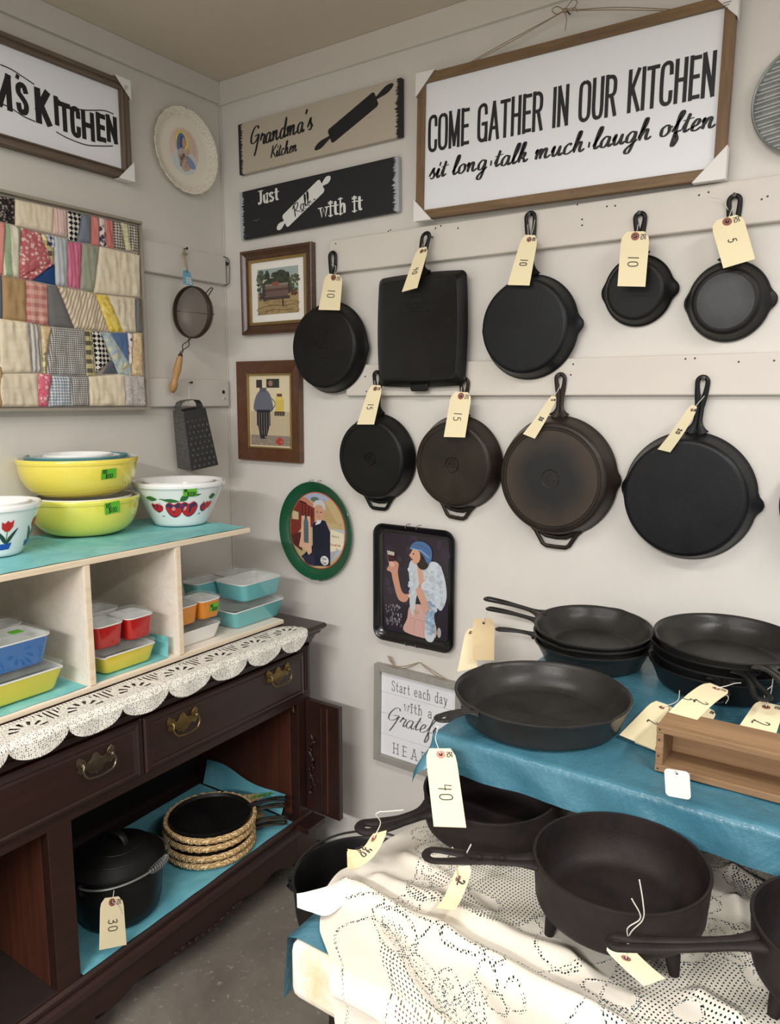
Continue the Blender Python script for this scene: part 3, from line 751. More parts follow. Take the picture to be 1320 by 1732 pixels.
# ------------------------------------------------------------------ framed signs and pictures
def quad_frame(C, side='b'):
    """C: world corners TL,TR,BR,BL on a wall plane -> frame at the centre, width, height"""
    TL, TR, BR, BL = C
    c = (TL+TR+BR+BL)/4; W = ((TR-TL).length+(BR-BL).length)/2; H = ((BL-TL).length+(BR-TR).length)/2
    x = (TR-TL)+(BR-BL); y = (TL-BL)+(TR-BR)
    return fr(c, x, y), W, H
def rail_frame(t, W, H, fw, d, matH, matV=None, prof='flat', name='frame_rail', back=-.0):
    matV = matV or matH
    for i in range(4):
        g = G(); a, b = (W, H) if i % 2 == 0 else (H, W)
        # mitred moulding: cross-section (in from the outer edge, height)
        if prof == 'flat': cs = [(0, 0), (0, d), (fw, d), (fw, 0)]
        elif prof == 'step': cs = [(0, 0), (0, d), (fw*.45, d), (fw*.5, d*.82), (fw*.75, d*.82), (fw*.8, d*1.0), (fw, d*.9), (fw, 0)]
        elif prof == 'cove': cs = [(0, 0), (0, d*.9), (fw*.08, d), (fw*.25, d), (fw*.32, d*.86), (fw*.55, d*.62), (fw*.8, d*.55), (fw*.84, d*.65), (fw, d*.6), (fw, 0)]
        else: cs = [(0, 0), (0, d), (fw*.12, d), (fw*.9, d*.55), (fw, d*.5), (fw, 0)]
        n = len(cs)
        vs = [(-a/2+q, b/2-q, z) for q, z in cs]+[(a/2-q, b/2-q, z) for q, z in cs]
        g.M = Matrix.Rotation(-i*PI/2, 4, 'Z')
        g.add(vs, [(k, (k+1) % n, n+(k+1) % n, n+k) for k in range(n)]+[tuple(range(n)), tuple(range(n, 2*n))[::-1]])
        obj(name, g, matH if i % 2 == 0 else matV, t, smooth=False, bevel=.0008)
def panel(t, name, W, H, z, mat, d=.003, **kw):
    g = G(); g.box((-W/2, -H/2, z-d), (W/2, H/2, z)); return obj(name, g, mat, t, smooth=False, **kw)
def corner_guards(t, W, H, s, d, which=(0, 1, 2, 3), ss=None):
    for i in which:
        sx, sy = [(-1, 1), (1, 1), (1, -1), (-1, -1)][i]
        a = s*(ss[i] if ss else 1)
        g = G(); e = .003
        g.M = Matrix.Translation((sx*W/2, sy*H/2, 0)) @ Matrix.Diagonal((sx, sy, 1, 1))
        z = d+.002
        g.add([(e, e, z), (-a, e, z), (e, -a, z), (-a, e, 0), (e, -a, 0), (e, e, 0)], [(0, 1, 2), (0, 5, 3, 1), (0, 2, 4, 5)])
        g.add([(e+.001, e+.001, z+.001), (-a, e+.001, z+.001), (e+.001, -a, z+.001)], [(0, 1, 2)])
        obj('corner_guard', g, M_CARDW, t, smooth=False)

# big "come gather" sign
C = [B(*p, .03) for p in ((707, 129), (1245, -9), (1230, 299), (708, 374))]
M, W, H = quad_frame(C); M = Matrix.Translation((0, .012, 0)) @ M
t = thing('wall_sign', 'large white wall sign reading come gather in our kitchen, brown wood frame', 'sign', M)
FWD = .022
rail_frame(t, W, H, FWD, .02, M_SIGNWOOD, M_SIGNWOODV)
panel(t, 'sign_panel', W-2*FWD+.004, H-2*FWD+.004, .012, M_WHITEP, .01)
corner_guards(t, W, H, .05, .02, ss=[1.05, .95, 1.25, 1.0])
def sp(M, x, y, o=.03):          # pixel -> local xy on the wall frame
    q = loc(M, B(x, y, o)); return q
g = G()
p0, p1 = sp(M, 728, 257, .024), sp(M, 1217, 160, .024)
cap = (sp(M, 729, 200, .024)-sp(M, 730, 258, .024)).length*.98
def zz(a): return a
write(g, 'COME GATHER IN OUR KITCHEN', p0.x, p0.y, cap, (p1.x-p0.x)*.985, CAP, .0082, gap=.19, z=.0126, rot=math.atan2(p1.y-p0.y, p1.x-p0.x))
obj('sign_lettering', g, M_BLACK, t, kind='stuff', smooth=False)
g = G()
p0, p1 = sp(M, 728, 304, .024), sp(M, 1212, 216, .024)
write(g, 'sit long.talk much.laugh often', p0.x, p0.y, .0215, (p1.x-p0.x), CUR, .0078, .38, gap=.04, z=.0126, rot=math.atan2(p1.y-p0.y, p1.x-p0.x), shear=.12)
obj('script_lettering', g, M_BLACK, t, kind='stuff', smooth=False)
for x, y in ((858, 348), (967, 325), (984, 60)):
    q = sp(M, x, y, .04); g = G(); g.M = Matrix.Translation((q.x, q.y, .0195)); g.lathe([(.003, 0), (.0028, .0012), (.0008, .0015)], 12); obj('panel_pin', g, M_GREYWOOD, t)
g = G(); z = .012
a = sp(M, 785, 106, .03); b = sp(M, 956, 18, .03); c = sp(M, 1140, 10, .03); c.y = H/2-.002; a.y = H/2-.002
b = Vector((b.x, b.y, 0))
def tw(g, pts, r=.0011):
    g.tube(crom(pts, 6), r, 6)
tw(g, [(a.x, a.y, z), (a.x*.55+b.x*.45, a.y*.53+b.y*.47, z), (b.x, b.y, z)])
tw(g, [(a.x+.012, a.y, z), (a.x*.55+b.x*.45+.005, a.y*.53+b.y*.47-.004, z), (b.x, b.y, z)])
tw(g, [(b.x, b.y, z), (b.x*.5+c.x*.5, b.y*.5+c.y*.5+.002, z), (c.x, c.y, z)])
tw(g, [(b.x, b.y, z), (b.x*.5+c.x*.5, b.y*.5+c.y*.5+.007, z), (c.x+.01, c.y, z)])
for s_, hh in ((-1, .012), (1, .016)):
    tw(g, [(b.x, b.y, z+.002), (b.x+s_*.018, b.y+hh, z+.003), (b.x+s_*.03, b.y+hh*.3+.004, z+.003), (b.x+s_*.018, b.y-.004, z+.003), (b.x, b.y, z+.003)], .0012)
tw(g, [(b.x, b.y, z+.003), (b.x+.006, b.y-.02, z+.003), (b.x+.004, b.y-.045, z+.004)], .0011)
tw(g, [(b.x, b.y, z+.003), (b.x+.025, b.y-.002, z+.004), (b.x+.032, b.y-.012, z+.004)], .0011)
g.M = Matrix.Translation((b.x, b.y, z)); g.lathe([(.001, -.004), (.005, -.002), (.005, .003), (.001, .005)], 12)
o = obj('twine_hanger', g, M_TWINE, t, label='knotted jute twine with a bow')
hang_nail(*(lambda P: (P.x, P.z+.004))(M @ Vector((b.x, b.y, 0))), 'nail behind the twine bow of the large sign', on_board=False)
# little printed sticker on the top corner card
q = sp(M, 1232, 8, .036); g = G(); g.M = Matrix.Translation((q.x, q.y, .0235))
for i in range(3): g.box((-.009, .002-.005*i, 0), (.007-.003*i, .0035-.005*i, .0003))
obj('corner_print', g, M_GREYPR, t, smooth=False, kind='stuff')

# plank signs
def plank_mat(name, base, other, W, H, nz, edge_w):
    k = MT(name, 0.55); x = k.sepxyz()
    ax = k.math('ABSOLUTE', x[0]); 
    st = k.noise(1.0, 4, 0.7, v=k.mapv((5, 260, 1)))
    e = k.math('ADD', k.math('SUBTRACT', ax, W/2-edge_w), k.math('MULTIPLY', k.math('SUBTRACT', st, 0.5), edge_w*3.6))
    f = k.ramp(k.math('MULTIPLY', e, 60.0), [(0.35, 0.0), (0.5, 1.0)])
    sc = k.ramp(k.noise(1.0, 5, 0.75, v=k.mapv((7, 60, 1), loc=nz)), [(0.66, 0.0), (0.72, 0.8)])
    f2 = k.math('MAXIMUM', f, sc)
    c = k.mix(f2, S(base), S(other))
    k.color(c); k.bump(k.noise(1, 3, v=k.mapv((8, 120, 8))), 0.3, 0.0006)
    return k.m
M_TANPL = plank_mat('tan_distressed_paint', (190, 178, 160), (26, 25, 27), .58, .14, (0, 0, 0), .012)
M_BLKPL = plank_mat('black_distressed_paint', (26, 27, 31), (176, 180, 186), .58, .14, (3, 1, 0), .014)
M_TANEDGE = flatm('tan_plank_edge', (176, 164, 148), 0.6, nz=.1)
def roller(g, cx, cy, rot, L_, hw, hl, z):
    c, s_ = math.cos(rot), math.sin(rot)
    def T(p): return (cx+p[0]*c-p[1]*s_, cy+p[0]*s_+p[1]*c)
    body = [(-L_/2, -hw*.8), (-L_/2+.006, -hw), (L_/2-.006, -hw), (L_/2, -hw*.8), (L_/2, hw*.8), (L_/2-.006, hw), (-L_/2+.006, hw), (-L_/2, hw*.8)]
    g.flat([T(p) for p in body], z)
    for sg in (-1, 1):
        n = 12; up_, dn = [], []
        for i in range(n):
            k = i/(n-1); r_ = hw*(.2+.26*math.sin(PI*min(1, k*1.02)**1.4))*(1 if k < .96 else .6)
            up_.append((sg*(L_/2+hl*k), r_)); dn.append((sg*(L_/2+hl*k), -r_))
        pl = up_+dn[::-1]
        if sg < 0: pl = pl[::-1]
        g.flat([T(p) for p in pl], z)
C = [B(*p, .016) for p in ((402, 212), (679, 131), (680, 231), (407, 296))]
M, W, H = quad_frame(C); M = Matrix.Translation((0, .012, 0)) @ M
t = thing('plank_sign', 'tan distressed wooden plank sign reading grandmas kitchen with a rolling pin', 'sign', M)
panel(t, 'plank', W, H, .014, [M_TANPL], .014, bevel=.0015)
g = G(); p0 = sp(M, 424, 250, .018); p1 = sp(M, 545, 213, .018); rt = math.atan2(p1.y-p0.y, p1.x-p0.x)
write(g, "Grandma's", p0.x, p0.y, .027, .245, CUR, .0082, .4, gap=.02, z=.0145, rot=rt+.0, shear=.10)
obj('sign_lettering', g, M_BLACK, t, kind='stuff', smooth=False)
g = G(); p0 = sp(M, 458, 268, .018)
write(g, "Kitchen", p0.x, p0.y, .0175, .105, CUR, .0056, .4, gap=.02, z=.0145, rot=rt, shear=.15)
obj('script_lettering', g, M_BLACK, t, kind='stuff', smooth=False)
g = G(); a = sp(M, 558, 232, .018); b = sp(M, 637, 166, .018)
mid = (a+b)/2; rl = math.atan2(b.y-a.y, b.x-a.x)
roller(g, mid.x, mid.y, rl, (b-a).length, .021, .06, .0145)
obj('rolling_pin_print', g, M_BLACK, t, kind='stuff', smooth=False)
C = [B(*p, .016) for p in ((404, 326), (674, 264), (676, 357), (410, 406))]
M, W, H = quad_frame(C); M = Matrix.Translation((0, .012, 0)) @ M
t = thing('plank_sign', 'black distressed wooden plank sign reading just roll with it', 'sign', M)
panel(t, 'plank', W, H, .014, M_BLKPL, .014, bevel=.0015)
g = G(); p0 = sp(M, 437, 345, .018)
write(g, "Just", p0.x, p0.y, .037, .083, CAP, .0088, .5, gap=.16, z=.0145, serif=True, rot=0, ext=False)
obj('sign_lettering', g, M_WHITEPR, t, kind='stuff', smooth=False)
g = G(); p0 = sp(M, 542, 368, .018)
write(g, "with it", p0.x, p0.y, .040, .150, CAP, .0092, .5, gap=.16, z=.0145, serif=True, rot=0, ext=False)
obj('print_lettering', g, M_WHITEPR, t, kind='stuff', smooth=False)
g = G(); a = sp(M, 481, 376, .018); b = sp(M, 546, 312, .018); mid = (a+b)/2; rl = math.atan2(b.y-a.y, b.x-a.x)
roller(g, mid.x, mid.y, rl, (b-a).length*.98, .021, .035, .0145)
obj('rolling_pin_print', g, M_WHITEPR, t, kind='stuff', smooth=False)
g = G(); rl = math.atan2((b-a).y, (b-a).x); write(g, "Roll", mid.x-.033, mid.y-.034, .016, .072, CUR, .0042, .45, gap=.02, z=.0149, rot=rl, shear=.1)
for i in range(9):
    q = mid+Vector((random.uniform(-.045, .045), 0, 0)); s0 = random.choice((-1, 1))*.017; x = q.x-s0*math.sin(rl)+(q.x-mid.x)*(math.cos(rl)-1); y = mid.y+s0*math.cos(rl)+(q.x-mid.x)*math.sin(rl)
    g.flat(disc_pts(x, y, random.uniform(.002, .005), random.uniform(.001, .002), 7), .01495)
obj('script_lettering', g, M_BLACK, t, kind='stuff', smooth=False)

# ---- painted prints: layered polygons with a colour attribute
def m_print(name, rough=.5, nz=.05, coat=0):
    k = MT(name, rough); a = k.attr('Col')
    f = k.noise(180, 4, 0.7)
    k.color(k.mix(k.ramp(f, [(0.3, 0.0), (0.7, nz*4)]), a.outputs['Color'], k.mix(0.5, a.outputs['Color'], (0.02, 0.02, 0.02, 1)), 'MIX'))
    if coat: k.b.inputs['Coat Weight'].default_value = coat; k.b.inputs['Coat Roughness'].default_value = 0.15
    return k.m
M_PRINT = m_print('printed_picture', .55)
M_PRINTG = m_print('printed_tin', .35, .03, .4)
class Pic:
    def __init__(s, x0, y0, x1, y1, z): s.r = (x0, y0, x1, y1); s.z = z; s.g = G(); s.c = []; s.k = 0
    def T(s, p): return (s.r[0]+(s.r[2]-s.r[0])*p[0], s.r[1]+(s.r[3]-s.r[1])*p[1])
    def poly(s, col, pts, smooth=False):
        if smooth: pts = [(p.x, p.y) for p in crom([Vector((a, b, 0)) for a, b in pts], 5, True)]
        s.k += 1; s.g.flat([s.T(p) for p in pts], s.z+s.k*.000012); s.c.append(S(col)); return s
    def ell(s, col, cx, cy, rx, ry, n=20): return s.poly(col, disc_pts(cx, cy, rx, ry, n))
    def rect(s, col, a, b, c, d): return s.poly(col, [(a, b), (c, b), (c, d), (a, d)])
    def line(s, col, pts, w, smooth=False):
        P = [Vector((a, b, 0)) for a, b in pts]
        if smooth: P = crom(P, 5)
        s.k += 1; n = len(s.g.f)
        s.g.ribbon([s.T((p.x, p.y)) for p in P], w, s.z+s.k*.000012); s.c += [S(col)]*(len(s.g.f)-n); return s
    def blobs(s, col, reg, n, r, seed=1, var=20, asp=1):
        rnd = random.Random(seed)
        for i in range(n):
            dv = rnd.uniform(-var, var); c = tuple(max(0, min(255, v+dv+rnd.uniform(-3, 3))) for v in col); q = rnd.uniform(.5, 1.3)*r
            s.ell(c, rnd.uniform(reg[0], reg[2]), rnd.uniform(reg[1], reg[3]), q, q*asp*rnd.uniform(.6, 1.2), 7)
        return s
    def text(s, col, txt, x, y, h, wd, w, font=CAP, rot=0, **k):
        n = len(s.g.f); s.k += 1; P = s.T((x, y)); write(s.g, txt, P[0], P[1], h, wd, font, w, z=s.z+s.k*.000012+.00005, rot=rot, **k); s.c += [S(col)]*(len(s.g.f)-n); return s
    def done(s, t, mat, name='print'):
        o = obj(name, s.g, mat, t, smooth=False, kind='stuff', keepn=True)
        me = o.data; a = me.color_attributes.new('Col', 'FLOAT_COLOR', 'CORNER')
        for p, c in zip(me.polygons, s.c):
            for li in p.loop_indices: a.data[li].color = c
        return o

# upper picture: old wooden store among trees
C = [B(*p, .02) for p in ((405, 427), (527, 408), (529, 560), (411, 567))]
M, W, H = quad_frame(C); M = Matrix.Translation((0, .019, 0)) @ M
t = thing('framed_picture', 'dark wood framed picture of an old store among trees, white mat', 'picture', M)
rail_frame(t, W, H, .032, .022, M_WALNUT, prof='cove')
rail_frame(t, W-.058, H-.058, .008, .014, M_GOLDLIP, name='gilt_lip')
panel(t, 'mat_board', W-.06, H-.06, .008, M_MAT, .006)
iw, ih = (W-.07)/2*.76, (H-.07)/2*.74
p = Pic(-iw, -ih, iw, ih, .0084)
p.rect((166, 180, 176), 0, .45, 1, 1).rect((206, 200, 170), 0, .6, 1, .8)
p.rect((176, 150, 106), 0, 0, 1, .48)
p.blobs((88, 96, 84), (0, .55, .25, .95), 40, .045, 2, 22).blobs((84, 92, 74), (.8, .5, 1, .8), 26, .04, 3, 20)
p.poly((62, 68, 52), [(.12, .5), (.16, .7), (.3, .78), (.42, .8), (.46, .9), (.6, .95), (.74, .86), (.8, .6), (.8, .45), (.15, .42)], True).blobs((58, 64, 48), (.2, .55, .78, .88), 70, .04, 4, 14)
p.rect((126, 104, 94), .2, .36, .76, .64).rect((150, 134, 120), .2, .62, .76, .66).rect((96, 72, 66), .2, .5, .76, .56).rect((150, 84, 72), .38, .62, .54, .7)
for i in range(12): p.rect((84, 66, 62), .22+i*.045, .36, .235+i*.045, .5)
p.rect((78, 62, 60), .16, .32, .8, .38).blobs((70, 60, 62), (.05, .32, .2, .5), 24, .03, 5, 18).blobs((110, 84, 74), (.78, .38, .98, .5), 24, .025, 6, 30)
p.blobs((168, 142, 98), (0, 0, 1, .3), 70, .05, 8, 14, .35).rect((60, 52, 52), .62, .16, .655, .32).line((120, 100, 70), [(0, .14), (.3, .2), (.7, .17), (1, .22)], .0012).line((110, 90, 66), [(.02, .04), (.4, .1), (.9, .06)], .001)
p.done(t, M_PRINT)
# lower picture: a plain soft arrangement in the same colours
C = [B(*p, .02) for p in ((400, 611), (506, 609), (508, 783), (403, 777))]
M, W, H = quad_frame(C); M = Matrix.Translation((0, .019, 0)) @ M
t = thing('framed_picture', 'reddish brown wood framed cream print hung below the store picture', 'picture', M)
rail_frame(t, W, H, .042, .02, M_WALNUT2, prof='bevel')
rail_frame(t, W-.078, H-.078, .005, .014, M_GOLDLIP, name='gilt_lip')
panel(t, 'backing', W-.08, H-.08, .006, M_MAT, .004)
iw, ih = (W-.084)/2, (H-.084)/2
p = Pic(-iw, -ih, iw, ih, .0064)
p.rect((222, 206, 172), 0, 0, 1, 1).rect((232, 218, 184), .03, .5, .97, .97).rect((206, 190, 158), .04, .17, .96, .5).rect((150, 136, 122), .03, .03, .97, .17)
p.rect((58, 52, 50), .18, .82, .32, .93).rect((54, 58, 54), .42, .82, .72, .94).ell((166, 120, 92), .52, .88, .05, .04)
p.poly((108, 110, 124), [(.14, .5), (.14, .66), (.26, .78), (.44, .78), (.54, .66), (.54, .5)], True).rect((38, 38, 46), .18, .3, .5, .52).poly((44, 40, 46), [(.2, .3), (.48, .3), (.4, .12), (.26, .12)])
p.line((70, 72, 84), [(.54, .68), (.62, .6), (.52, .5)], .003, True).rect((90, 92, 104), .26, .76, .42, .82)
p.rect((222, 196, 96), .62, .5, .82, .68).ell((232, 208, 116), .72, .68, .1, .03).rect((120, 76, 56), .66, .7, .78, .74).rect((86, 70, 60), .6, .44, .84, .5)
p.poly((186, 62, 48), [(.62, .08), (.68, .14), (.76, .14), (.8, .08), (.72, .04)], True)
for i in range(16): p.rect((192, 178, 148), .05+i*.06, .18, .056+i*.06, .48)
p.blobs((166, 152, 136), (.04, .04, .96, .16), 30, .03, 9, 12, .4)
p.done(t, M_PRINT)

# oval tin tray
M_GREENTIN = MT('green_lacquered_tin', 0.22); M_GREENTIN.color(S((16, 82, 52))); M_GREENTIN.b.inputs['Coat Weight'].default_value = 0.5; M_GREENTIN = M_GREENTIN.m
M_REDLINE = flatm('red_tin_line', (196, 92, 74), .35)
c0 = B(535, 898, .012); ra = (B(597, 905, .012).x-B(475, 890, .012).x)/2; rb = (B(535, 814, .012).z-B(545, 981, .012).z)/2
M = FB((c0.x, -.002, (B(535, 815, .012).z+B(545, 981, .012).z)/2), .0)
t = thing('serving_tray', 'oval green rimmed tin tray with a white haired man in a dark suit', 'tray', M)
def oval(prof, g, seg=72): g.lathe(prof, seg, lambda a, r, z, k: ((ra+r)*math.cos(a), (rb+r)*math.sin(a), z))
g = G(); oval([(-.045, .003), (-.035, .0035), (-.028, .008), (-.006, .019), (-.001, .021), (.0, .0195), (-.003, .016), (-.03, .001), (-.045, 0)], g); obj('tray_rim', g, M_GREENTIN, t, angle=1.2)
g = G(); g.lathe([(1, 0), (.99, .0005)], 72, lambda a, r, z, k: ((ra-.033)*r*math.cos(a), (rb-.033)*r*math.sin(a), .0052+z)); obj('red_line', g, M_REDLINE, t)
R1, R2 = ra-.0355, rb-.0355
p = Pic(-R1, -R2, R1, R2, .0060)
def clipell(pts):     # keep polygon points inside the unit oval
    out = []
    for a, b in pts:
        x, y = a*2-1, b*2-1; r = math.hypot(x, y)
        if r > .995: x, y = x/r*.995, y/r*.995
        out.append((x/2+.5, y/2+.5))
    return out
p.poly((198, 176, 130), clipell([(i/20, 0) for i in range(21)]+[(1, i/20) for i in range(21)]+[(1-i/20, 1) for i in range(21)]+[(0, 1-i/20) for i in range(21)]))
def PC(col, pts, n=6):
    q = []
    for a, b in zip(pts, pts[1:]+pts[:1]):
        q += [(a[0]+(b[0]-a[0])*i/n, a[1]+(b[1]-a[1])*i/n) for i in range(n)]
    p.poly(col, clipell(q))
PC((170, 178, 200), [(.25, 1), (.75, 1), (.7, .9), (.3, .9)])
p.ell((96, 116, 104), .47, .91, .08, .035)
PC((128, 54, 44), [(0, .3), (0, .9), (.2, .95), (.46, .82), (.46, .55), (.2, .5)]); PC((196, 132, 110), [(.12, .92), (.3, .93), (.45, .84), (.44, .8), (.2, .88)])
for i in range(4): PC((90, 34, 30), [(.22+i*.06, .88-i*.03), (.245+i*.06, .87-i*.03), (.245+i*.06, .66), (.22+i*.06, .66)])
PC((206, 190, 150), [(.04, .62), (.16, .62), (.16, .72), (.04, .74)]); PC((92, 40, 38), [(0, .4), (.2, .46), (.22, .2), (0, .3)])
for i in range(16): p.line((168, 134, 74), [(.62+i*.02, .93-i*.025), (.63+i*.02, .62)], .0012)
PC((186, 190, 198), [(.74, .1), (1, .3), (1, .55), (.76, .55)])
for i in range(8): p.line((118, 122, 138), [(.76+i*.025, .12+i*.035), (.76+i*.025, .5)], .0011)
PC((236, 226, 196), [(.73, .24), (.98, .3), (.98, .5), (.75, .54)])
p.text((170, 60, 40), 'CocaCola', .74, .33, .006, .040, .0012, font=dict(CAP, C=CAP['C'])).text((60, 50, 46), 'Have a', .77, .44, .0075, .028, .0009, font=dict(CAP, v=(.4, [[(.0, .64), (.18, 0), (.36, .64)]]))).text((60, 50, 46), '5c', .84, .27, .008, .010, .0009)
PC((34, 36, 54), [(.42, .58), (.56, .66), (.66, .64), (.74, .5), (.74, .05), (.4, .02), (.2, .12), (.42, .3)])
PC((52, 48, 72), [(.2, .14), (.44, .16), (.46, .02), (.3, .03)])
p.poly((228, 224, 232), [(.47, .57), (.52, .66), (.6, .66), (.56, .6)])
p.ell((208, 158, 132), .55, .74, .085, .10, 22).poly((204, 202, 206), [(.44, .8), (.46, .88), (.55, .91), (.64, .88), (.66, .78), (.62, .8), (.6, .84), (.5, .84)], True).ell((60, 40, 40), .51, .75, .015, .008, 8).ell((60, 40, 40), .58, .75, .015, .008, 8).line((140, 84, 72), [(.51, .685), (.57, .685)], .001).line((150, 100, 84), [(.54, .76), (.53, .71)], .001)
PC((226, 182, 154), [(.22, .68), (.38, .68), (.4, .2), (.34, .16), (.3, .22), (.16, .26), (.2, .4)])
PC((92, 110, 118), [(.255, .6), (.275, .65), (.325, .65), (.345, .6), (.345, .32), (.255, .32)]); PC((60, 70, 80), [(.28, .7), (.32, .7), (.32, .65), (.28, .65)])
for i in range(5): p.line((54, 66, 80), [(.265, .36+i*.045), (.335, .37+i*.045)], .001)
p.ell((28, 30, 36), .635, .115, .085, .072, 24).ell((232, 232, 228), .635, .115, .075, .063, 24)
p.text((30, 30, 30), 'Dee', .59, .125, .008, .017, .0012, font=CAP).text((30, 30, 30), 'Cee', .59, .07, .008, .017, .0012, font=CAP)
p.done(t, M_PRINTG)
def wire_hanger(t, pts, name='plate_hanger'):
    for P in pts:
        g = G(); g.tube(P, .0011, 6); obj(name, g, M_WIRE, t)
wire_hanger(t, [[(x, rb*sy*(1-.5*(x/ra)**2)*1.0+sy*.004, -.001), (x, rb*sy+sy*.003, .012), (x, rb*sy-sy*.002, .0225), (x, rb*sy-sy*.006, .021)] for x in (-.018, .014) for sy in (1, -1)])

# black tin tray with rounded corners
C = [B(*p, .015) for p in ((634, 893), (770, 888), (771, 1095), (634, 1062))]
x0, x1 = B(634, 990, .015).x, B(771, 1000, .015).x; z1, z0 = B(700, 890, .015).z, B(700, 1092, .015).z
M = FB(((x0+x1)/2, -.002, (z0+z1)/2))
t = thing('serving_tray', 'black rectangular tin tray picturing a woman in a blue turban and white fur', 'tray', M)
TW, TH = (x1-x0)/2, (z1-z0)/2
M_BLKTIN = MT('black_lacquered_tin', 0.25); M_BLKTIN.color(S((20, 19, 22))); M_BLKTIN.b.inputs['Coat Weight'].default_value = 0.4; M_BLKTIN = M_BLKTIN.m
def rr(a, b, r, n=8):
    out = []
    for sx, sy, s0 in ((1, 1, 0), (-1, 1, PI/2), (-1, -1, PI), (1, -1, 1.5*PI)):
        out += [(sx*(a-r)+r*math.cos(s0+PI/2*i/n), sy*(b-r)+r*math.sin(s0+PI/2*i/n)) for i in range(n+1)]
    return out
def loft(g, loops, cap0=False, cap1=False, closed=False):
    n = len(loops[0]); m = len(loops)
    f = [(k*n+i, k*n+(i+1) % n, ((k+1) % m)*n+(i+1) % n, ((k+1) % m)*n+i) for k in range(m if closed else m-1) for i in range(n)]
    if cap0: f.append(tuple(range(n))[::-1])
    if cap1: f.append(tuple((m-1)*n+i for i in range(n)))
    return g.add([p for lp in loops for p in lp], f)
def L3(a, b, r, z): return [(x, y, z) for x, y in rr(a, b, r)]
g = G(); loft(g, [L3(TW-d, TH-d, max(.008, .034-d*.6), z) for d, z in ((.03, 0), (.012, .004), (.002, .0185), (0, .0205), (.001, .0225), (.004, .022), (.007, .018), (.016, .0065), (.024, .0045), (.05, .0042))], True, True)
obj('tray_body', g, M_BLKTIN, t, angle=1.0)
a, b = TW-.028, TH-.028
p = Pic(-a, -b, a, b, .0046)
p.poly((44, 38, 48), [(x/(2*a)+.5, y/(2*b)+.5) for x, y in rr(a, b, .012)]).blobs((52, 44, 62), (.05, .3, .95, .95), 50, .06, 11, 8)
p.blobs((120, 116, 122), (.03, .05, .3, .28), 60, .012, 12, 30, 1.2)
p.poly((214, 170, 162), [(.34, .02), (.38, .16), (.44, .3), (.72, .3), (.82, .02)], True).line((186, 138, 134), [(.42, .17), (.8, .16)], .0015).line((186, 138, 134), [(.5, .16), (.48, .02)], .0012).line((186, 138, 134), [(.62, .16), (.64, .02)], .0012)
p.poly((206, 150, 126), [(.1, .68), (.16, .72), (.24, .7), (.23, .6), (.3, .42), (.42, .42), (.44, .5), (.38, .34), (.24, .34), (.15, .52), (.12, .6), (.05, .62)], True)
p.poly((202, 208, 214), [(.4, .68), (.46, .76), (.56, .7), (.56, .5), (.52, .38), (.48, .2), (.42, .3), (.42, .5)], True)
p.poly((214, 164, 140), [(.54, .72), (.66, .7), (.7, .55), (.6, .45), (.56, .55)], True)
p.poly((206, 214, 222), [(.68, .74), (.84, .76), (.94, .64), (.98, .44), (.9, .3), (.8, .32), (.8, .0), (.66, 0), (.68, .26), (.62, .38), (.6, .52), (.68, .6)], True)
p.blobs((196, 206, 216), (.64, .3, .92, .72), 80, .035, 13, 18, .7).blobs((150, 176, 198), (.68, .04, .8, .36), 40, .03, 14, 18, .7).blobs((196, 206, 216), (.42, .35, .5, .7), 24, .028, 15, 18, .7)
p.poly((212, 162, 138), [(.52, .46), (.58, .5), (.66, .42), (.72, .3), (.66, .26), (.58, .36)], True)
p.ell((46, 34, 34), .62, .76, .10, .085).ell((216, 164, 134), .51, .8, .075, .075, 22).poly((216, 164, 134), [(.45, .84), (.41, .8), (.45, .77)]).ell((120, 60, 56), .455, .765, .018, .008, 8).ell((40, 30, 30), .48, .82, .014, .007, 8)
p.poly((78, 112, 160), [(.42, .86), (.48, .93), (.62, .95), (.74, .9), (.76, .8), (.7, .74), (.62, .82), (.5, .87)], True).line((146, 176, 206), [(.44, .87), (.6, .86), (.72, .8)], .003).line((52, 82, 126), [(.5, .92), (.64, .9), (.74, .84)], .0015)
p.poly((196, 184, 170), [(.06, .82), (.18, .81), (.165, .7), (.085, .7)]).poly((70, 30, 32), [(.07, .78), (.175, .775), (.165, .71), (.085, .71)]).ell((222, 176, 152), .14, .685, .05, .03)
p.ell((190, 170, 130), .52, .245, .035, .022).ell((170, 176, 176), .88, .08, .03, .05)
p.done(t, M_PRINTG)
wire_hanger(t, [[(x, sy*TH+sy*.003, -.001), (x, TH*sy+sy*.003, .018), (x, TH*sy-sy*.002, .0245), (x, TH*sy-sy*.007, .023)] for x in (-.022, .014) for sy in (1, -1)])

# "start each day" sign low on the wall
x0 = B(633, 1200, .02).x; z1 = B(634, 1123, .02).z; z0 = B(634, 1285, .02).z; x1 = x0+(z1-z0)*.98
C = [V(x0, 0, z1), V(x1, 0, z1-.0), V(x1, 0, z0), V(x0, 0, z0)]
tl = B(636, 1124, .02); tr = B(768, 1166, .02)
M = FB(((x0+x1)/2, -.001, (z0+z1)/2), -.012); W = x1-x0; H = z1-z0
t = thing('wall_sign', 'small grey framed sign reading start each day with a grateful heart', 'sign', M)
rail_frame(t, W, H, .02, .022, M_PAINTGREY)
lh = (H-.04)/4
for i in range(4):
    g = G(); g.box((-W/2+.02, -H/2+.02+i*lh+.0006, .003), (W/2-.02, -H/2+.02+(i+1)*lh-.0006, .009+.0004*(i % 2)))
    obj('slat', g, M_WHITEP, t, smooth=False, bevel=.0006)
M_TXT = flatm('sign_grey_letters', (98, 96, 96), .6)
g = G(); a = -W/2+.02
write(g, "Start each day", a+.038, H/2-.02-lh*.82, .030, W-.04-.07, CAP, .0020, gap=.22, z=.0100, serif=True)
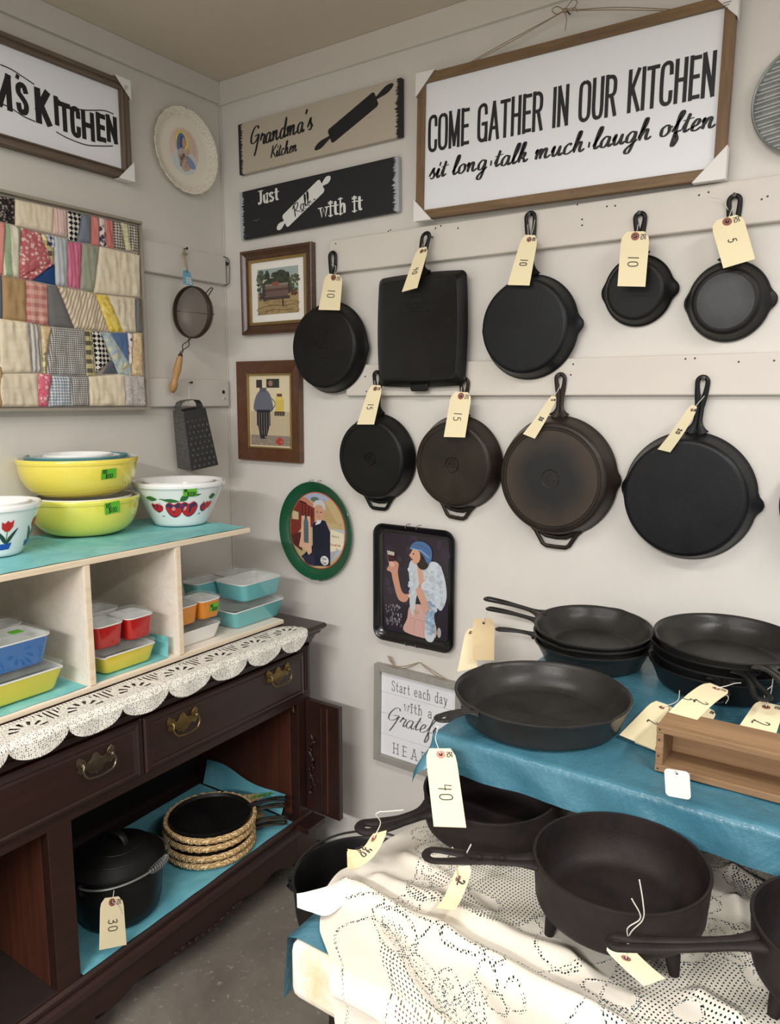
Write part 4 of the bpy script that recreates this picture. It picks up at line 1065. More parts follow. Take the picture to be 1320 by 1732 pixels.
write(g, "with a", a+.083, H/2-.02-lh*1.62, .030, .095, CAP, .0020, gap=.22, z=.0100, serif=True)
write(g, "HEART", a+.046, -H/2+.02+lh*.22, .032, .15, CAP, .0020, gap=.5, z=.0100, serif=True)
obj('sign_lettering', g, M_TXT, t, kind='stuff', smooth=False)
g = G(); FUL = dict(CUR); 
write(g, "Grateful", a+.02, -H/2+.02+lh*1.62, .026, .205, CUR, .0048, .3, gap=.02, z=.0101, shear=.25)
obj('script_lettering', g, M_TXT, t, kind='stuff', smooth=False)
g = G(); a, b = Vector((-W*.36, H/2, .012)), Vector((W*.34, H/2, .012)); c = Vector((.005, H/2+.034, .012))
g.tube(crom([a, (a+c)/2+V(0, -.006, .004), c], 6), .0012, 6); g.tube(crom([a+V(.012, 0, .002), (a+c)/2+V(.01, -.009, .004), c], 6), .0012, 6)
g.tube(crom([c, (c+b)/2, b], 6), .0012, 6); g.tube(crom([c, (c+b)/2+V(-.004, -.004, .003), b-V(.014, 0, 0)], 6), .0012, 6)
for k in range(5): g.tube([a+V(.03, .003, .004), a+V(.022-.002*k, .022, .006+.001*k), a+V(.016-.003*k, .034, .006)], .0009, 5)
obj('twine_hanger', g, M_TWINE, t)

# corrugated galvanised round at the upper right
Xl = B(1272, 185, .02).x; zc_ = B(1272, 182, .02).z; R = zc_-B(1322, 263, .02).z; R = R*1.06
M_GALV = MT('galvanised_steel', 0.4, 0.8); M_GALV.color(M_GALV.mix(M_GALV.voro(60, out='Color'), S((150, 152, 150)), S((176, 178, 174)))); M_GALV.bump(M_GALV.noise(40, 4), .2, .001); M_GALV = M_GALV.m
M = FB((Xl+R, -.004, zc_), .14)
t = thing('corrugated_tray', 'round corrugated galvanised metal tray hung beside the large sign, cut by the frame edge', 'tray', M)
g = G(); g.lathe([(R-.006, .0), (R, .0), (R+.001, .018), (R-.001, .02), (R-.004, .018), (R-.005, .003)], 96, closed=True, cap0=False, cap1=False); obj('rolled_rim', g, M_GALV, t, angle=1)
g = G(); n = 160; m = 24; Ri = R-.004; vs = []; 
for j in range(n+1):
    y = -Ri+2*Ri*j/n; hw = math.sqrt(max(0, Ri*Ri-y*y)); 
    for i in range(m+1): vs.append((-hw+2*hw*i/m, y, .010+.0035*math.sin(y*2*PI/.0165)))
g.add(vs, [(j*(m+1)+i, j*(m+1)+i+1, (j+1)*(m+1)+i+1, (j+1)*(m+1)+i) for j in range(n) for i in range(m)]); obj('corrugated_sheet', g, M_GALV, t, angle=2)
g = G(); g.lathe([(R-.004, .001), (.001, .001)], 64, cap0=False); obj('tray_back', g, M_GALV, t)

# ------------------------------------------------------------------ left wall things
def sl(M, x, y, o=.03): return loc(M, L(x, y, o))
# "...m's kitchen" sign, most of it beyond the frame
zt, zb = L(218, 139, .03).z, L(224, 305, .03).z
yr = L(221, 220, .03).y; W = .98; H = zt-zb
M = FL((.002, yr-W/2, (zt+zb)/2), 0.0)
t = thing('wall_sign', 'white sign in grey brown rustic frame ending in kitchen, cut by the left frame edge', 'sign', M)
rail_frame(t, W, H, .024, .028, M_GREYWOOD, M_GREYWOODV, prof='step')
panel(t, 'sign_panel', W-.044, H-.044, .012, M_WHITEP, .01)
corner_guards(t, W, H, .038, .029, which=(1, 2), ss=[1, 1.2, 1.25, 1])
g = G()
base = [("K", 62, 153, 205, .0165), ("I", 93, 166, 210, .0125), ("T", 101, 174, 219, .0125), ("C", 121, 182, 229, .0125), ("H", 139, 189, 233, .0125), ("E", 164, 193, 237, .0125), ("N", 181, 197, 238, .0125)]
xr = [88, 100, 121, 138, 162, 180, 200]
for (ch, xl, yt, yb, wd), x2 in zip(base, xr):
    a, b = sl(M, xl, yb, .014), sl(M, xl, yt, .014); c = sl(M, x2, yb+2, .014)
    write(g, ch, a.x+.004, a.y+.004, (b.y-a.y)-.004, max(.004, (c.x-a.x)-wd*.8), CAP, wd, gap=.1, z=.0125, shear=-.0)
for ch, xl, x2, yt, yb, wd in (("S", 30, 49, 142, 190, .013), ("'", 27, 32, 128, 138, .009), ("M", -22, 22, 118, 174, .014)):
    a, b = sl(M, xl, yb, .014), sl(M, xl, yt, .014); c = sl(M, x2, yb+3, .014)
    write(g, ch, a.x+.003, a.y+.004, (b.y-a.y)-.004, max(.002, (c.x-a.x)-wd*.6), CAP, wd, gap=.1, z=.0125)
x0_ = sl(M, -22, 176, .014)
write(g, 'MO', x0_.x-.20, x0_.y+.006, .095, .175, CAP, .016, gap=.2, z=.0125)
obj('sign_lettering', g, M_BLACK, t, kind='stuff', smooth=False)
g = G()
for P in ([(0, 109), (20, 118), (40, 131), (58, 143)], [(0, 174), (20, 184), (40, 197), (60, 206)], [(95, 165), (110, 178), (140, 186), (175, 187), (192, 193)], [(95, 223), (115, 234), (145, 245), (170, 247), (191, 247)]):
    g.ribbon([(q.x, q.y) for q in crom([sl(M, x, y, .014) for x, y in P], 6)], .0028, .0126)
obj('flourish_lines', g, M_BLACK, t, kind='stuff', smooth=False)
g = G(); q = sl(M, 212, 147, .03); g.M = Matrix.Translation((q.x, q.y, .0325))
for i in range(3): g.box((-.006, -.004*i, 0), (.006-.002*i, .0012-.004*i, .0003))
obj('corner_print', g, M_GREYPR, t, smooth=False, kind='stuff')

# decorated plate
cx = L(313, 257, .02); yl, yr_ = L(262, 230, .03).y, L(366, 270, .012).y
R = (yr_-yl)/2*1.0; zt, zb = L(312, 184, .02).z, L(325, 327, .02).z; R = ((zt-zb)/2+R)/2
M = FL((.002, (yl+yr_)/2, (zt+zb)/2))
M_CHINA = MT('cream_china', 0.18); M_CHINA.color(S((240, 232, 214))); M_CHINA.b.inputs['Coat Weight'].default_value = .4; M_CHINA = M_CHINA.m
k = MT('china_gilt_border', 0.25); v = k.voro(230, feat='DISTANCE_TO_EDGE'); k.color(k.mix(k.ramp(v, [(.03, .8), (.09, 0.0)]), S((246, 240, 226)), S((188, 166, 120)))); M_CHGILT = k.m
t = thing('decorative_plate', 'cream china wall plate with gilt scalloped border and a veiled woman', 'plate', M)
def scal(a, r, z, kk):
    s_ = max(0, (r/R-.80)/.20); q = r*(1+.009*s_*math.cos(22*a)+.004*s_*math.sin(31*a)); return (q*math.cos(a), q*math.sin(a), z)
g = G(); g.lathe([(R*.80, .0105), (R*.83, .0125), (R*.90, .0165), (R*.97, .0215), (R, .0225), (R*1.003, .0215), (R*.97, .0185), (R*.8, .008), (R*.7, .002)], 140, scal, cap0=False, cap1=False); obj('rim', g, M_CHGILT, t, angle=1.5)
g = G(); g.lathe([(R*.81, .0107), (R*.75, .0078), (R*.68, .006), (.002, .006)], 96, cap0=False); obj('well', g, M_CHINA, t)
g = G(); g.lathe([(R*.40, .0), (R*.40, .003), (R*.38, .003), (R*.36, .0)], 48); g.lathe([(R*.70, .002), (R*.3, .0015), (.002, .0015)], 48, cap0=False); obj('foot', g, M_CHINA, t)
p = Pic(-.060, -.070, .060, .070, .0064)
p.ell((232, 208, 196), .5, .52, .46, .46, 28).ell((226, 196, 184), .55, .6, .34, .34, 26).ell((214, 220, 222), .5, .3, .4, .26, 26)
p.ell((232, 206, 120), .44, .7, .25, .22, 26).ell((240, 222, 156), .44, .7, .2, .17, 26)
p.poly((92, 116, 168), [(.3, .46), (.27, .66), (.36, .84), (.5, .84), (.58, .7), (.52, .6), (.5, .5), (.4, .36)], True).ell((206, 160, 132), .49, .68, .08, .1, 16).poly((64, 84, 134), [(.38, .6), (.4, .78), (.46, .8), (.44, .66), (.46, .5)], True)
p.poly((196, 180, 166), [(.28, .44), (.4, .56), (.52, .54), (.7, .3), (.66, .16), (.48, .1), (.36, .22)], True).ell((214, 170, 140), .62, .52, .06, .06, 14).poly((138, 156, 188), [(.6, .44), (.8, .34), (.84, .22), (.68, .2), (.58, .3)], True)
p.poly((112, 92, 80), [(.34, .4), (.48, .46), (.52, .4), (.4, .3)], True).poly((210, 166, 138), [(.5, .3), (.62, .26), (.6, .14), (.5, .18)], True).blobs((160, 140, 130), (.36, .2, .6, .46), 20, .03, 3, 30)
p.done(t, m_print('china_print', .25, .02, .4))
g = G(); g.tube([(0, R+.008, .0), (0, R+.008, .006), (0, R*.99, .024), (0, R*.95, .023)], .0012, 6); obj('plate_hanger', g, M_WIRE, t)

# quilt panel on a board
zt, zb = L(236, 379, .03).z, L(250, 688, .03).z; yr_ = (L(236, 379, .03).y+L(250, 688, .03).y)/2
QW = .78; QH = zt-zb
M = FL((.0, yr_-QW/2, (zt+zb)/2))
t = thing('quilt_panel', 'patchwork quilt piece stretched on a board in a thin grey frame', 'quilt', M)
M_QFR = flatm('quilt_frame_grey', (150, 140, 126), .6, nz=.1)
g = G(); g.box((-QW/2+.003, -QH/2+.003, .0195), (QW/2-.003, QH/2-.003, .026)); obj('backing_board', g, M_QFR, t, smooth=False)
for a, b in (((-QW/2-.002, QH/2-.001, .0195), (QW/2+.003, QH/2+.006, .04)), ((-QW/2-.002, -QH/2-.009, .0195), (QW/2+.003, -QH/2-.001, .042)), ((QW/2-.0005, -QH/2-.001, .0195), (QW/2+.004, QH/2-.001, .037))):
    g = G(); g.box(a, b); obj('frame_strip', g, M_QFR, t, smooth=False, bevel=.001)
def fabric(name, fn, rough=.9):
    k = MT(name, rough, spec=.2)
    c = fn(k); w_ = k.noise(900, 2)
    k.color(k.mix(k.math('MULTIPLY', w_, .16), c, (0.15, 0.13, 0.1, 1), 'MULTIPLY')) ; k.bump(k.noise(500, 3), .3, .0006)
    return k.m
def F_plain(c, c2=None): return lambda k: k.mix(k.noise(40, 4), S(c), S(c2 or tuple(v*.93 for v in c)))
def F_stripe(c, c2, sc, w_=.4, rot=0.0): return lambda k: k.mix(k.ramp(k.wave(sc, v=k.mapv((1, 1, 1), (0, 0, rot)), dist=.6), [(w_, 0.0), (w_+.12, 1.0)]), S(c), S(c2))
def F_check(c, c2, sc, rot=0.0):
    def f(k):
        v = k.mapv((1, 1, 1), (0, 0, rot)); a = k.ramp(k.wave(sc, v=v), [(.45, 0.0), (.55, 1.0)]); b = k.ramp(k.wave(sc, v=v, d='Y'), [(.45, 0.0), (.55, 1.0)])
        return k.mix(k.math('MULTIPLY', k.math('ADD', a, b), .5), S(c), S(c2))
    return f
def F_chk2(c, c2, sc, rot=.785):
    def f(k):
        n = k.n.new('ShaderNodeTexChecker'); k.link(k.mapv((1, 1, 1), (0, 0, rot)), n.inputs[0]); n.inputs[1].default_value = S(c); n.inputs[2].default_value = S(c2); n.inputs[3].default_value = sc; return n.outputs[0]
    return f
def F_floral(c, c2, c3, sc=90): return lambda k: k.mix(k.ramp(k.noise(sc*1.5, 2, .6), [(.58, 0.0), (.62, 1.0)]), k.mix(k.ramp(k.voro(sc), [(.3, 1.0), (.45, 0.0)]), S(c), S(c2)), S(c3))
FAB = {
 'cream': fabric('cream_cotton', F_plain((230, 218, 192), (220, 206, 178))), 'cream2': fabric('ecru_cotton', F_plain((222, 210, 186), (212, 198, 172))),
 'black': fabric('black_floral', F_floral((40, 36, 36), (150, 138, 130), (88, 74, 70), 130)), 'pinkw': fabric('pale_pink_cotton', F_stripe((226, 200, 192), (214, 176, 170), 40)),
 'bcheck': fabric('black_white_check', F_chk2((34, 34, 38), (216, 210, 198), 110)), 'bluegrey': fabric('blue_grey_cotton', F_plain((124, 132, 142))),
 'coral': fabric('coral_cotton', F_stripe((198, 118, 112), (208, 138, 130), 12)), 'print': fabric('mixed_print', F_floral((226, 214, 206), (70, 66, 84), (200, 140, 120), 60)),
 'gplaid': fabric('grey_plaid', F_check((70, 66, 66), (206, 196, 180), 42)), 'yplaid': fabric('yellow_plaid', F_check((196, 190, 150), (222, 214, 178), 25)),
 'green': fabric('green_stripe', F_stripe((150, 168, 136), (222, 214, 192), 9, .4)), 'redfl': fabric('red_floral', F_floral((184, 98, 102), (224, 190, 182), (200, 126, 124), 90)),
 'blue': fabric('royal_blue_cotton', F_plain((44, 74, 122), (36, 64, 110))), 'bluech': fabric('blue_plaid', F_check((40, 62, 122), (226, 224, 220), 22)),
 'lblue': fabric('pale_blue_stripe', F_stripe((166, 174, 184), (196, 196, 192), 26)), 'pink': fabric('bright_pink', F_stripe((196, 96, 130), (208, 128, 148), 30)),
 'sage': fabric('sage_cotton', F_plain((160, 162, 144), (150, 152, 134))), 'tan': fabric('tan_cotton', F_plain((176, 146, 106), (166, 136, 98))),
 'pplaid': fabric('pink_plaid', F_check((186, 118, 112), (222, 178, 164), 15)), 'grey': fabric('grey_cotton', F_plain((118, 116, 114), (108, 106, 106))),
 'ystripe': fabric('tan_stripe', F_stripe((222, 208, 184), (176, 152, 128), 34, .55, .35)), 'yellow': fabric('yellow_floral', F_floral((226, 200, 96), (216, 180, 70), (236, 222, 150), 60)),
 'gcheck': fabric('charcoal_gingham', F_check((64, 66, 72), (206, 202, 192), 58)), 'ych': fabric('yellow_black_stripe', F_check((232, 218, 160), (90, 84, 70), 13)),
 'denim': fabric('denim_blue', F_plain((94, 118, 158), (84, 106, 146))), 'mix': fabric('pale_blue_green_print', F_floral((172, 186, 188), (206, 204, 170), (150, 166, 176), 40)),
 'bgcheck': fabric('blue_gingham', F_check((112, 132, 158), (216, 214, 206), 40)), 'gpale': fabric('pale_grey_print', F_floral((190, 182, 178), (206, 200, 196), (170, 160, 160), 150)),
 'tanfl': fabric('tan_floral', F_floral((214, 190, 150), (226, 206, 172), (196, 170, 130), 70)), 'slate': fabric('slate_cotton', F_plain((92, 96, 106))), 'gstripe': fabric('grey_stripe', F_stripe((140, 138, 138), (206, 198, 186), 30)),
 'redpk': fabric('red_pink_floral', F_floral((214, 110, 128), (236, 190, 190), (200, 80, 100), 80)),
}
# patches: fabric, corners in a 400x420 view of the panel: TL, TR, BR, BL (zoomed x3.3)
PT = [('black',(0,100),(92,118),(92,262),(0,240)),('cream',(92,118),(308,165),(305,312),(92,265)),('pinkw',(308,165),(382,182),(384,330),(305,312)),('bcheck',(382,182),(466,203),(438,358),(388,350)),
('bluegrey',(466,203),(517,212),(517,368),(438,358)),('coral',(517,212),(562,222),(566,384),(517,374)),('print',(562,222),(594,230),(606,386),(566,380)),('coral',(594,230),(640,240),(645,398),(606,388)),
('gplaid',(640,240),(682,250),(712,402),(645,396)),('yplaid',(682,250),(722,260),(742,410),(712,402)),('gplaid',(722,260),(778,270),(784,436),(742,410)),
('coral',(0,245),(40,252),(24,545),(0,540)),('green',(40,252),(126,280),(116,560),(24,545)),('redfl',(126,280),(232,308),(300,470),(116,560)),('ych',(232,308),(258,316),(305,400),(300,470)),('bluech',(258,316),(312,326),(314,386),(300,392)),('redfl',(116,560),(300,470),(305,484),(190,574)),
('blue',(305,484),(314,484),(322,602),(190,574)),('lblue',(312,326),(388,342),(386,606),(318,600)),('pink',(388,358),(468,366),(458,622),(386,606)),('sage',(468,366),(566,384),(530,642),(458,622)),('cream',(566,384),(790,432),(792,668),(530,642)),
('slate',(0,545),(18,548),(24,790),(0,784)),('tan',(18,548),(154,572),(156,806),(24,790)),('pplaid',(154,572),(272,598),(278,828),(156,806)),('grey',(272,600),(330,606),(426,842),(280,828)),('ystripe',(330,606),(540,644),(620,862),(426,842)),
('yellow',(540,650),(610,656),(700,866),(620,862)),('cream2',(610,656),(764,672),(768,862),(700,866)),('grey',(764,672),(796,676),(800,868),(768,862)),
('cream',(0,786),(166,808),(186,1085),(0,1095)),('gstripe',(166,808),(234,826),(250,1088),(186,1085)),('tanfl',(234,828),(298,832),(262,980),(246,1000)),('ych',(246,1000),(262,980),(268,1100),(248,1088)),
('gcheck',(298,832),(482,848),(494,1112),(266,1104)),('ych',(482,848),(518,854),(540,1104),(494,1108)),('bcheck',(518,856),(572,862),(630,1020),(544,1096)),('mix',(572,862),(626,866),(742,1050),(668,1094)),('slate',(630,1020),(640,1030),(668,1094),(580,1096)),
('denim',(626,868),(722,868),(730,1036),(640,900)),('print',(722,868),(752,868),(742,1050),(730,1036)),('tanfl',(752,868),(802,866),(808,1110),(742,1104)),('mix',(640,980),(742,1050),(742,1112),(668,1098)),
('cream2',(0,1095),(222,1094),(226,1280),(0,1282)),('redpk',(222,1094),(298,1100),(270,1280),(226,1278)),('bgcheck',(298,1104),(404,1112),(408,1276),(280,1280)),('gcheck',(404,1112),(504,1112),(510,1276),(408,1276)),('cream',(504,1112),(706,1096),(710,1274),(510,1276)),('gpale',(706,1100),(812,1112),(828,1278),(710,1274))]
rnd = random.Random(11)
for name, *C in PT:
    P = [sl(M, x/3.3, 300+y/3.3, .034) for x, y in C]
    P = [Vector((max(-QW/2+.002, min(QW/2-.001, q.x)), max(-QH/2, min(QH/2-.001, q.y)), 0)) for q in P]
    sd = rnd.uniform(0, 50); hh = .0035
    w_ = (P[1]-P[0]).length; h_ = (P[3]-P[0]).length
    nu, nv = max(8, int(w_/.004)), max(8, int(h_/.004))
    def fn(u, v):
        q = P[0]*(1-u)*(1-v)+P[1]*u*(1-v)+P[2]*u*v+P[3]*(1-u)*v
        e = min(u*w_, (1-u)*w_, v*h_, (1-v)*h_); e = max(0, min(1, e/.008)); e = math.sin(e*PI/2)
        qy = abs(math.sin((q.y+.004*noise.noise((q.x*20, q.y*9, 2)))*PI/.030)); qd = min(1, qy/.3)
        wr = noise.noise((q.x*95+sd, q.y*22, sd))*.0036+noise.noise((q.x*40, q.y*40+sd, 1))*.0026
        return (q.x, q.y, .0265+e*(.0025+hh*(.45+.55*qd)+wr))
    g = G(); g.grid(nu, nv, fn); obj('patch', g, FAB[name], t, angle=3)
# the part of the quilt beyond the frame goes on in patches of the same cloths
xe = sl(M, 0, 500, .034).x-.003; keys = ['cream', 'grey', 'redfl', 'tan', 'gcheck', 'cream2', 'lblue', 'pinkw', 'bgcheck', 'cream', 'sage', 'pplaid', 'ystripe', 'cream2', 'denim', 'black', 'yellow', 'cream', 'gstripe', 'tanfl']
nr, nc = 5, 4; kk = 0
for r_ in range(nr):
    for c_ in range(nc):
        xa = -QW/2+.003+(xe+QW/2-.003)*c_/nc; xb = -QW/2+.003+(xe+QW/2-.003)*(c_+1)/nc; ya = -QH/2+.002+(QH-.004)*r_/nr; yb_ = -QH/2+.002+(QH-.004)*(r_+1)/nr
        def fn(u, v):
            e = max(0, min(1, min(u, 1-u)*(xb-xa)/.008, min(v, 1-v)*(yb_-ya)/.008)); x, y = xa+(xb-xa)*u, ya+(yb_-ya)*v
            return (x, y, .0265+math.sin(e*PI/2)*(.005+.003*noise.noise((x*90, y*22, kk))))
        g = G(); g.grid(20, 20, fn); obj('patch', g, FAB[keys[kk]], t, angle=3); kk += 1

# hanging strainer
RS = .073
c = L(322, 528, .088)
ax = Vector((-.03, .998, .02)).normalized()     # the bowl points away from the camera, opening towards the room
zax = -ax; up_ = Vector((0, 0, 1))
yv = (up_-zax*up_.dot(zax)).normalized(); xv = yv.cross(zax)
M = fr(c, xv, yv) @ Matrix.Rotation(-.12, 4, 'Z')
M_MESH = MT('rusty_wire_mesh', .5, .3); k = M_MESH
q1 = k.ramp(k.wave(330, prof='SIN'), [(.45, 0.0), (.6, 1.0)]); q2 = k.ramp(k.wave(330, d='Y'), [(.45, 0.0), (.6, 1.0)])
k.color(S((112, 100, 92))); k.put(k.b.inputs['Alpha'], k.math('MAXIMUM', k.math('MAXIMUM', q1, q2), .25)); M_MESH = k.m
M_RUST = flatm('dark_rusty_steel', (70, 56, 48), .5, .5, nz=.3)
t = thing('strainer', 'round mesh strainer with wire shank and wooden handle hung by the corner', 'strainer', M)
g = G(); g.lathe([(RS, 0), (RS+.0025, -.001), (RS+.0025, -.014), (RS-.0005, -.014), (RS-.0008, -.002)], 64, closed=True, cap0=False, cap1=False)
g.tube([(RS*math.cos(i*PI/32), RS*math.sin(i*PI/32), 0) for i in range(64)], .0022, 6, closed=True); obj('rim_band', g, M_RUST, t, angle=1.2)
g = G(); g.lathe([(RS*math.cos(a), -.012-.04*math.sin(a)) for a in [PI/2*i/14 for i in range(14)]]+[(.001, -.052)], 64, cap0=False); obj('mesh_bowl', g, M_MESH, t, angle=3)
g = G(); g.tube([(RS*math.cos(a), 0, -.014-.042*math.sin(a)) for a in [PI*i/20 for i in range(21)]], .0014, 6); obj('support_wire', g, M_RUST, t)
g = G(); hk = [(RS*.72, RS*.70, -.004), (RS*.86, RS*.86, -.004), (RS*1.02, RS*1.0, -.006), (RS*1.1, RS*.98, -.008), (RS*1.0, RS*.86, -.008), (RS*.84, RS*.62, -.006)]; g.tube(crom(hk, 5), .0016, 6); obj('hook_loop', g, M_RUST, t)
hp = loc(M, L(306, 598, .07)); hb = loc(M, L(291, 664, .04))
g = G(); a0 = Vector((0, -RS, -.004)); 
for s_ in (-1, 1):
    mid = hp.lerp(a0, .5)
    g.tube(crom([a0+V(s_*.004, 0, 0), a0.lerp(hp, .25)+V(s_*.003, 0, 0), mid+V(s_*.013, 0, 0), a0.lerp(hp, .85)+V(-s_*.003, 0, 0), hp+V(-s_*.003, 0, 0), hp.lerp(hb, .15)+V(-s_*.002, 0, 0)], 5), .0015, 6)
obj('twisted_shank', g, M_RUST, t)
d = (hb-hp); LH = d.length; rr_ = [.004, .0075, .0095, .0105, .0115, .0118, .011, .0095, .0085, .0112, .012, .0105, .006]
g = G(); g.tube([hp+d*(i/12) for i in range(13)], rr_, 16); obj('wooden_handle', g, M_HANDLEW, t, angle=1.2)
g = G(); g.tube([hp-d*.02, hp+d*.02, hp+d*.06], [.003, .006, .0078], 12); obj('ferrule', g, M_RUST, t)
g = G(); a = loc(M, L(311, 420, .022)); b = Vector((0, RS+.002, 0)); g.tube(crom([a, a.lerp(b, .5)+V(.002, 0, .002), b], 5), .0016, 6); g.tube(crom([a, a.lerp(b, .4)+V(-.004, 0, .004), b+V(.004, 0, 0)], 5), .0012, 6); g.M = Matrix.Translation(a.lerp(b, .15)); g.lathe([(.001, -.012), (.0045, -.004), (.004, .004), (.001, .01)], 8); obj('hanging_string', g, M_TWINE, t)
P = L(311, 421, BT); t2 = thing('nail', 'nail holding the strainer', 'nail', FL(P), 'nails holding the pans'); g = G(); g.tube([(0, 0, 0), (0, 0, .014)], .0017, 8); g.lathe([(.0017, .0135), (.004, .0135), (.004, .015), (.001, .0155)], 10); obj('nail_shaft', g, M_NAIL, t2)
M_TBLUE = flatm('blue_paper_tag', (112, 172, 196), .8, nz=.05)
tb = price_tag([L(309, 455, .088), L(322, 458, .086), L(327, 484, .12), L(310, 480, .125)], '', 'small blue tag with printed squares on the strainer', mat=M_TBLUE, blank=True, eye=(.5, .14), group=None, clip=.35)
cen = tb.matrix_world.translation; g = G(); a, b, c2, d2 = [L(x, y, o)-cen for x, y, o in ((314, 468, .1055), (323, 470, .1035), (325, 482, .1195), (315, 480, .123))]
nn = (b-a).cross(d2-a).normalized(); nn = nn if nn.dot(CAM-cen) > 0 else -nn
for i in range(3):
    for j in range(3):
        u0, u1, v0, v1 = i/3+.04, (i+1)/3-.04, j/3+.04, (j+1)/3-.04
        q = lambda u, v: a*(1-u)*(1-v)+b*u*(1-v)+c2*u*v+d2*(1-u)*v+nn*.0009
        g.add([q(u0, v0), q(u1, v0), q(u1, v1), q(u0, v1)], [(0, 1, 2, 3)])
obj('printed_squares', g, M_WHITEPR, tb, smooth=False, kind='stuff')

# box grater
k = MT('galvanised_grater_tin', .42, .55); k.color(k.mix(k.ramp(k.noise(220, 4, .7), [(.4, 0.0), (.65, 1.0)]), S((70, 70, 70)), S((122, 120, 118)))); k.bump(k.noise(260, 3), .6, .0012); M_GR = k.m
M_GRD = flatm('grater_dark_face', (58, 58, 58), .4, .5, nz=.3, nsc=120)
ctop = L(320, 692, .075); cbot = L(335, 789, .075)
up_ = (ctop-cbot).normalized(); HG = (ctop-cbot).length
fx = Vector((.23, .97, 0)); fx = (fx-up_*fx.dot(up_)).normalized()     # right face direction (seen from the room)
fz = fx.cross(up_)                                                     # normal towards the camera
M = fr(cbot, fx, up_)
t = thing('box_grater', 'old metal box grater hung tilted above the apple bowl', 'grater', M)
BW, BD, TW_, TD_ = .080, .068, .064, .052      # bottom half sizes /2 -> widths
def gc(k, sx, sz): return Vector((sx*(BW*(1-k)+TW_*k)/2*1.15, HG*k, sz*(BD*(1-k)+TD_*k)/2*1.3))
faces = [(-1, 1, 1, 1, 'coarse_face', M_GRD), (-1, -1, -1, 1, 'fine_face', M_GR), (1, 1, 1, -1, 'slicing_face', M_GR), (1, -1, -1, -1, 'shredding_face', M_GR)]
for (ax_, az, bx, bz, nm, mm) in faces:
    g = G(); a, b, c2, d2 = gc(0, ax_, az), gc(0, bx, bz), gc(1, bx, bz), gc(1, ax_, az)
    n_ = (b-a).cross(d2-a).normalized(); cc = (a+b+c2+d2)/4
    if n_.dot(cc-Vector((0, HG/2, 0))) < 0: n_ = -n_
    g.add([a, b, c2, d2, a-n_*.0008, b-n_*.0008, c2-n_*.0008, d2-n_*.0008], [(0, 1, 2, 3), (4, 5, 6, 7), (0, 1, 5, 4), (2, 3, 7, 6), (1, 2, 6, 5), (0, 3, 7, 4)])
    f = obj(nm, g, mm, t, smooth=False)
    q = lambda u, v: a*(1-u)*(1-v)+b*u*(1-v)+c2*u*v+d2*(1-u)*v
    if nm in ('coarse_face', 'shredding_face'):
        g = G(); hh = G()
        for j in range(9):
            for i in range(5):
                u, v = .14+.18*i+(.06 if j % 2 else 0), .06+.095*j
                if v > .86 or u > .95: continue
                o_ = q(u, v); ex = (b-a).normalized(); ey = (d2-a).normalized()
                vs = [o_+ex*.0036*math.cos(s)+ey*.0036*math.sin(s)+n_*(.0004+.0022*max(0, math.sin(s+PI))) for s in [2*PI*z/10 for z in range(10)]]
                vi = [o_+ex*.0022*math.cos(s)+ey*.0022*math.sin(s)+n_*(.0008+.0016*max(0, math.sin(s+PI))) for s in [2*PI*z/10 for z in range(10)]]
                g.add(vs+vi, [(z, (z+1) % 10, 10+(z+1) % 10, 10+z) for z in range(10)]); hh.add([p_+n_*.0001 for p_ in vi], [tuple(range(10))])
        obj('teeth', g, M_GR, f, kind='stuff'); obj('hole_openings', hh, M_HOLE, f, kind='stuff')
    elif nm == 'fine_face':
        g = G(); rnd = random.Random(4)
        for j in range(26):
            for i in range(9):
                o_ = q(.1+.1*i+(.05 if j % 2 else 0), .04+.033*j); g.add([o_+V(0, .0013, 0), o_+V(0, -.0008, .0012), o_+V(0, -.0008, -.0012), o_+n_*.0016], [(0, 1, 3), (1, 2, 3), (2, 0, 3)])
        obj('punched_points', g, M_GR, f, kind='stuff')
g = G(); z0, z1 = HG, HG+.027; a = TW_/2*1.1
P = [(-a, HG-.012), (-a, z0+.012), (-a*.8, z1-.004), (-a*.4, z1), (a*.4, z1), (a*.8, z1-.004), (a, z0+.012), (a, HG-.012)]
Pv = [V(x, y, 0) for x, y in P]
for i in range(len(P)-1):
    p_, q_ = Pv[i], Pv[i+1]
    wz = TD_*.38; th = (q_-p_).normalized().cross(V(0, 0, 1))*.0008
    g.add([p_+V(0, 0, wz), p_-V(0, 0, wz), q_-V(0, 0, wz), q_+V(0, 0, wz), p_+V(0, 0, wz)-th, p_-V(0, 0, wz)-th, q_-V(0, 0, wz)-th, q_+V(0, 0, wz)-th], [(0, 1, 2, 3), (7, 6, 5, 4), (0, 3, 7, 4), (1, 2, 6, 5)])
obj('strap_handle', g, M_GR, t, smooth=False)
g = G(); a = loc(M, L(320, 648, .024)); b = V(.004, HG+.028, 0); g.tube(crom([a, a.lerp(b, .5), b, V(-.012, HG+.012, .004)], 5), .0009, 5); obj('hanging_string', g, M_STRING, t)
P = L(320, 647, BT); t2 = thing('nail', 'nail holding the grater', 'nail', FL(P), 'nails holding the pans'); g = G(); g.tube([(0, 0, 0), (0, 0, .012)], .0017, 8); g.lathe([(.0017, .0115), (.004, .0115), (.004, .013), (.001, .0135)], 10); obj('nail_shaft', g, M_NAIL, t2)

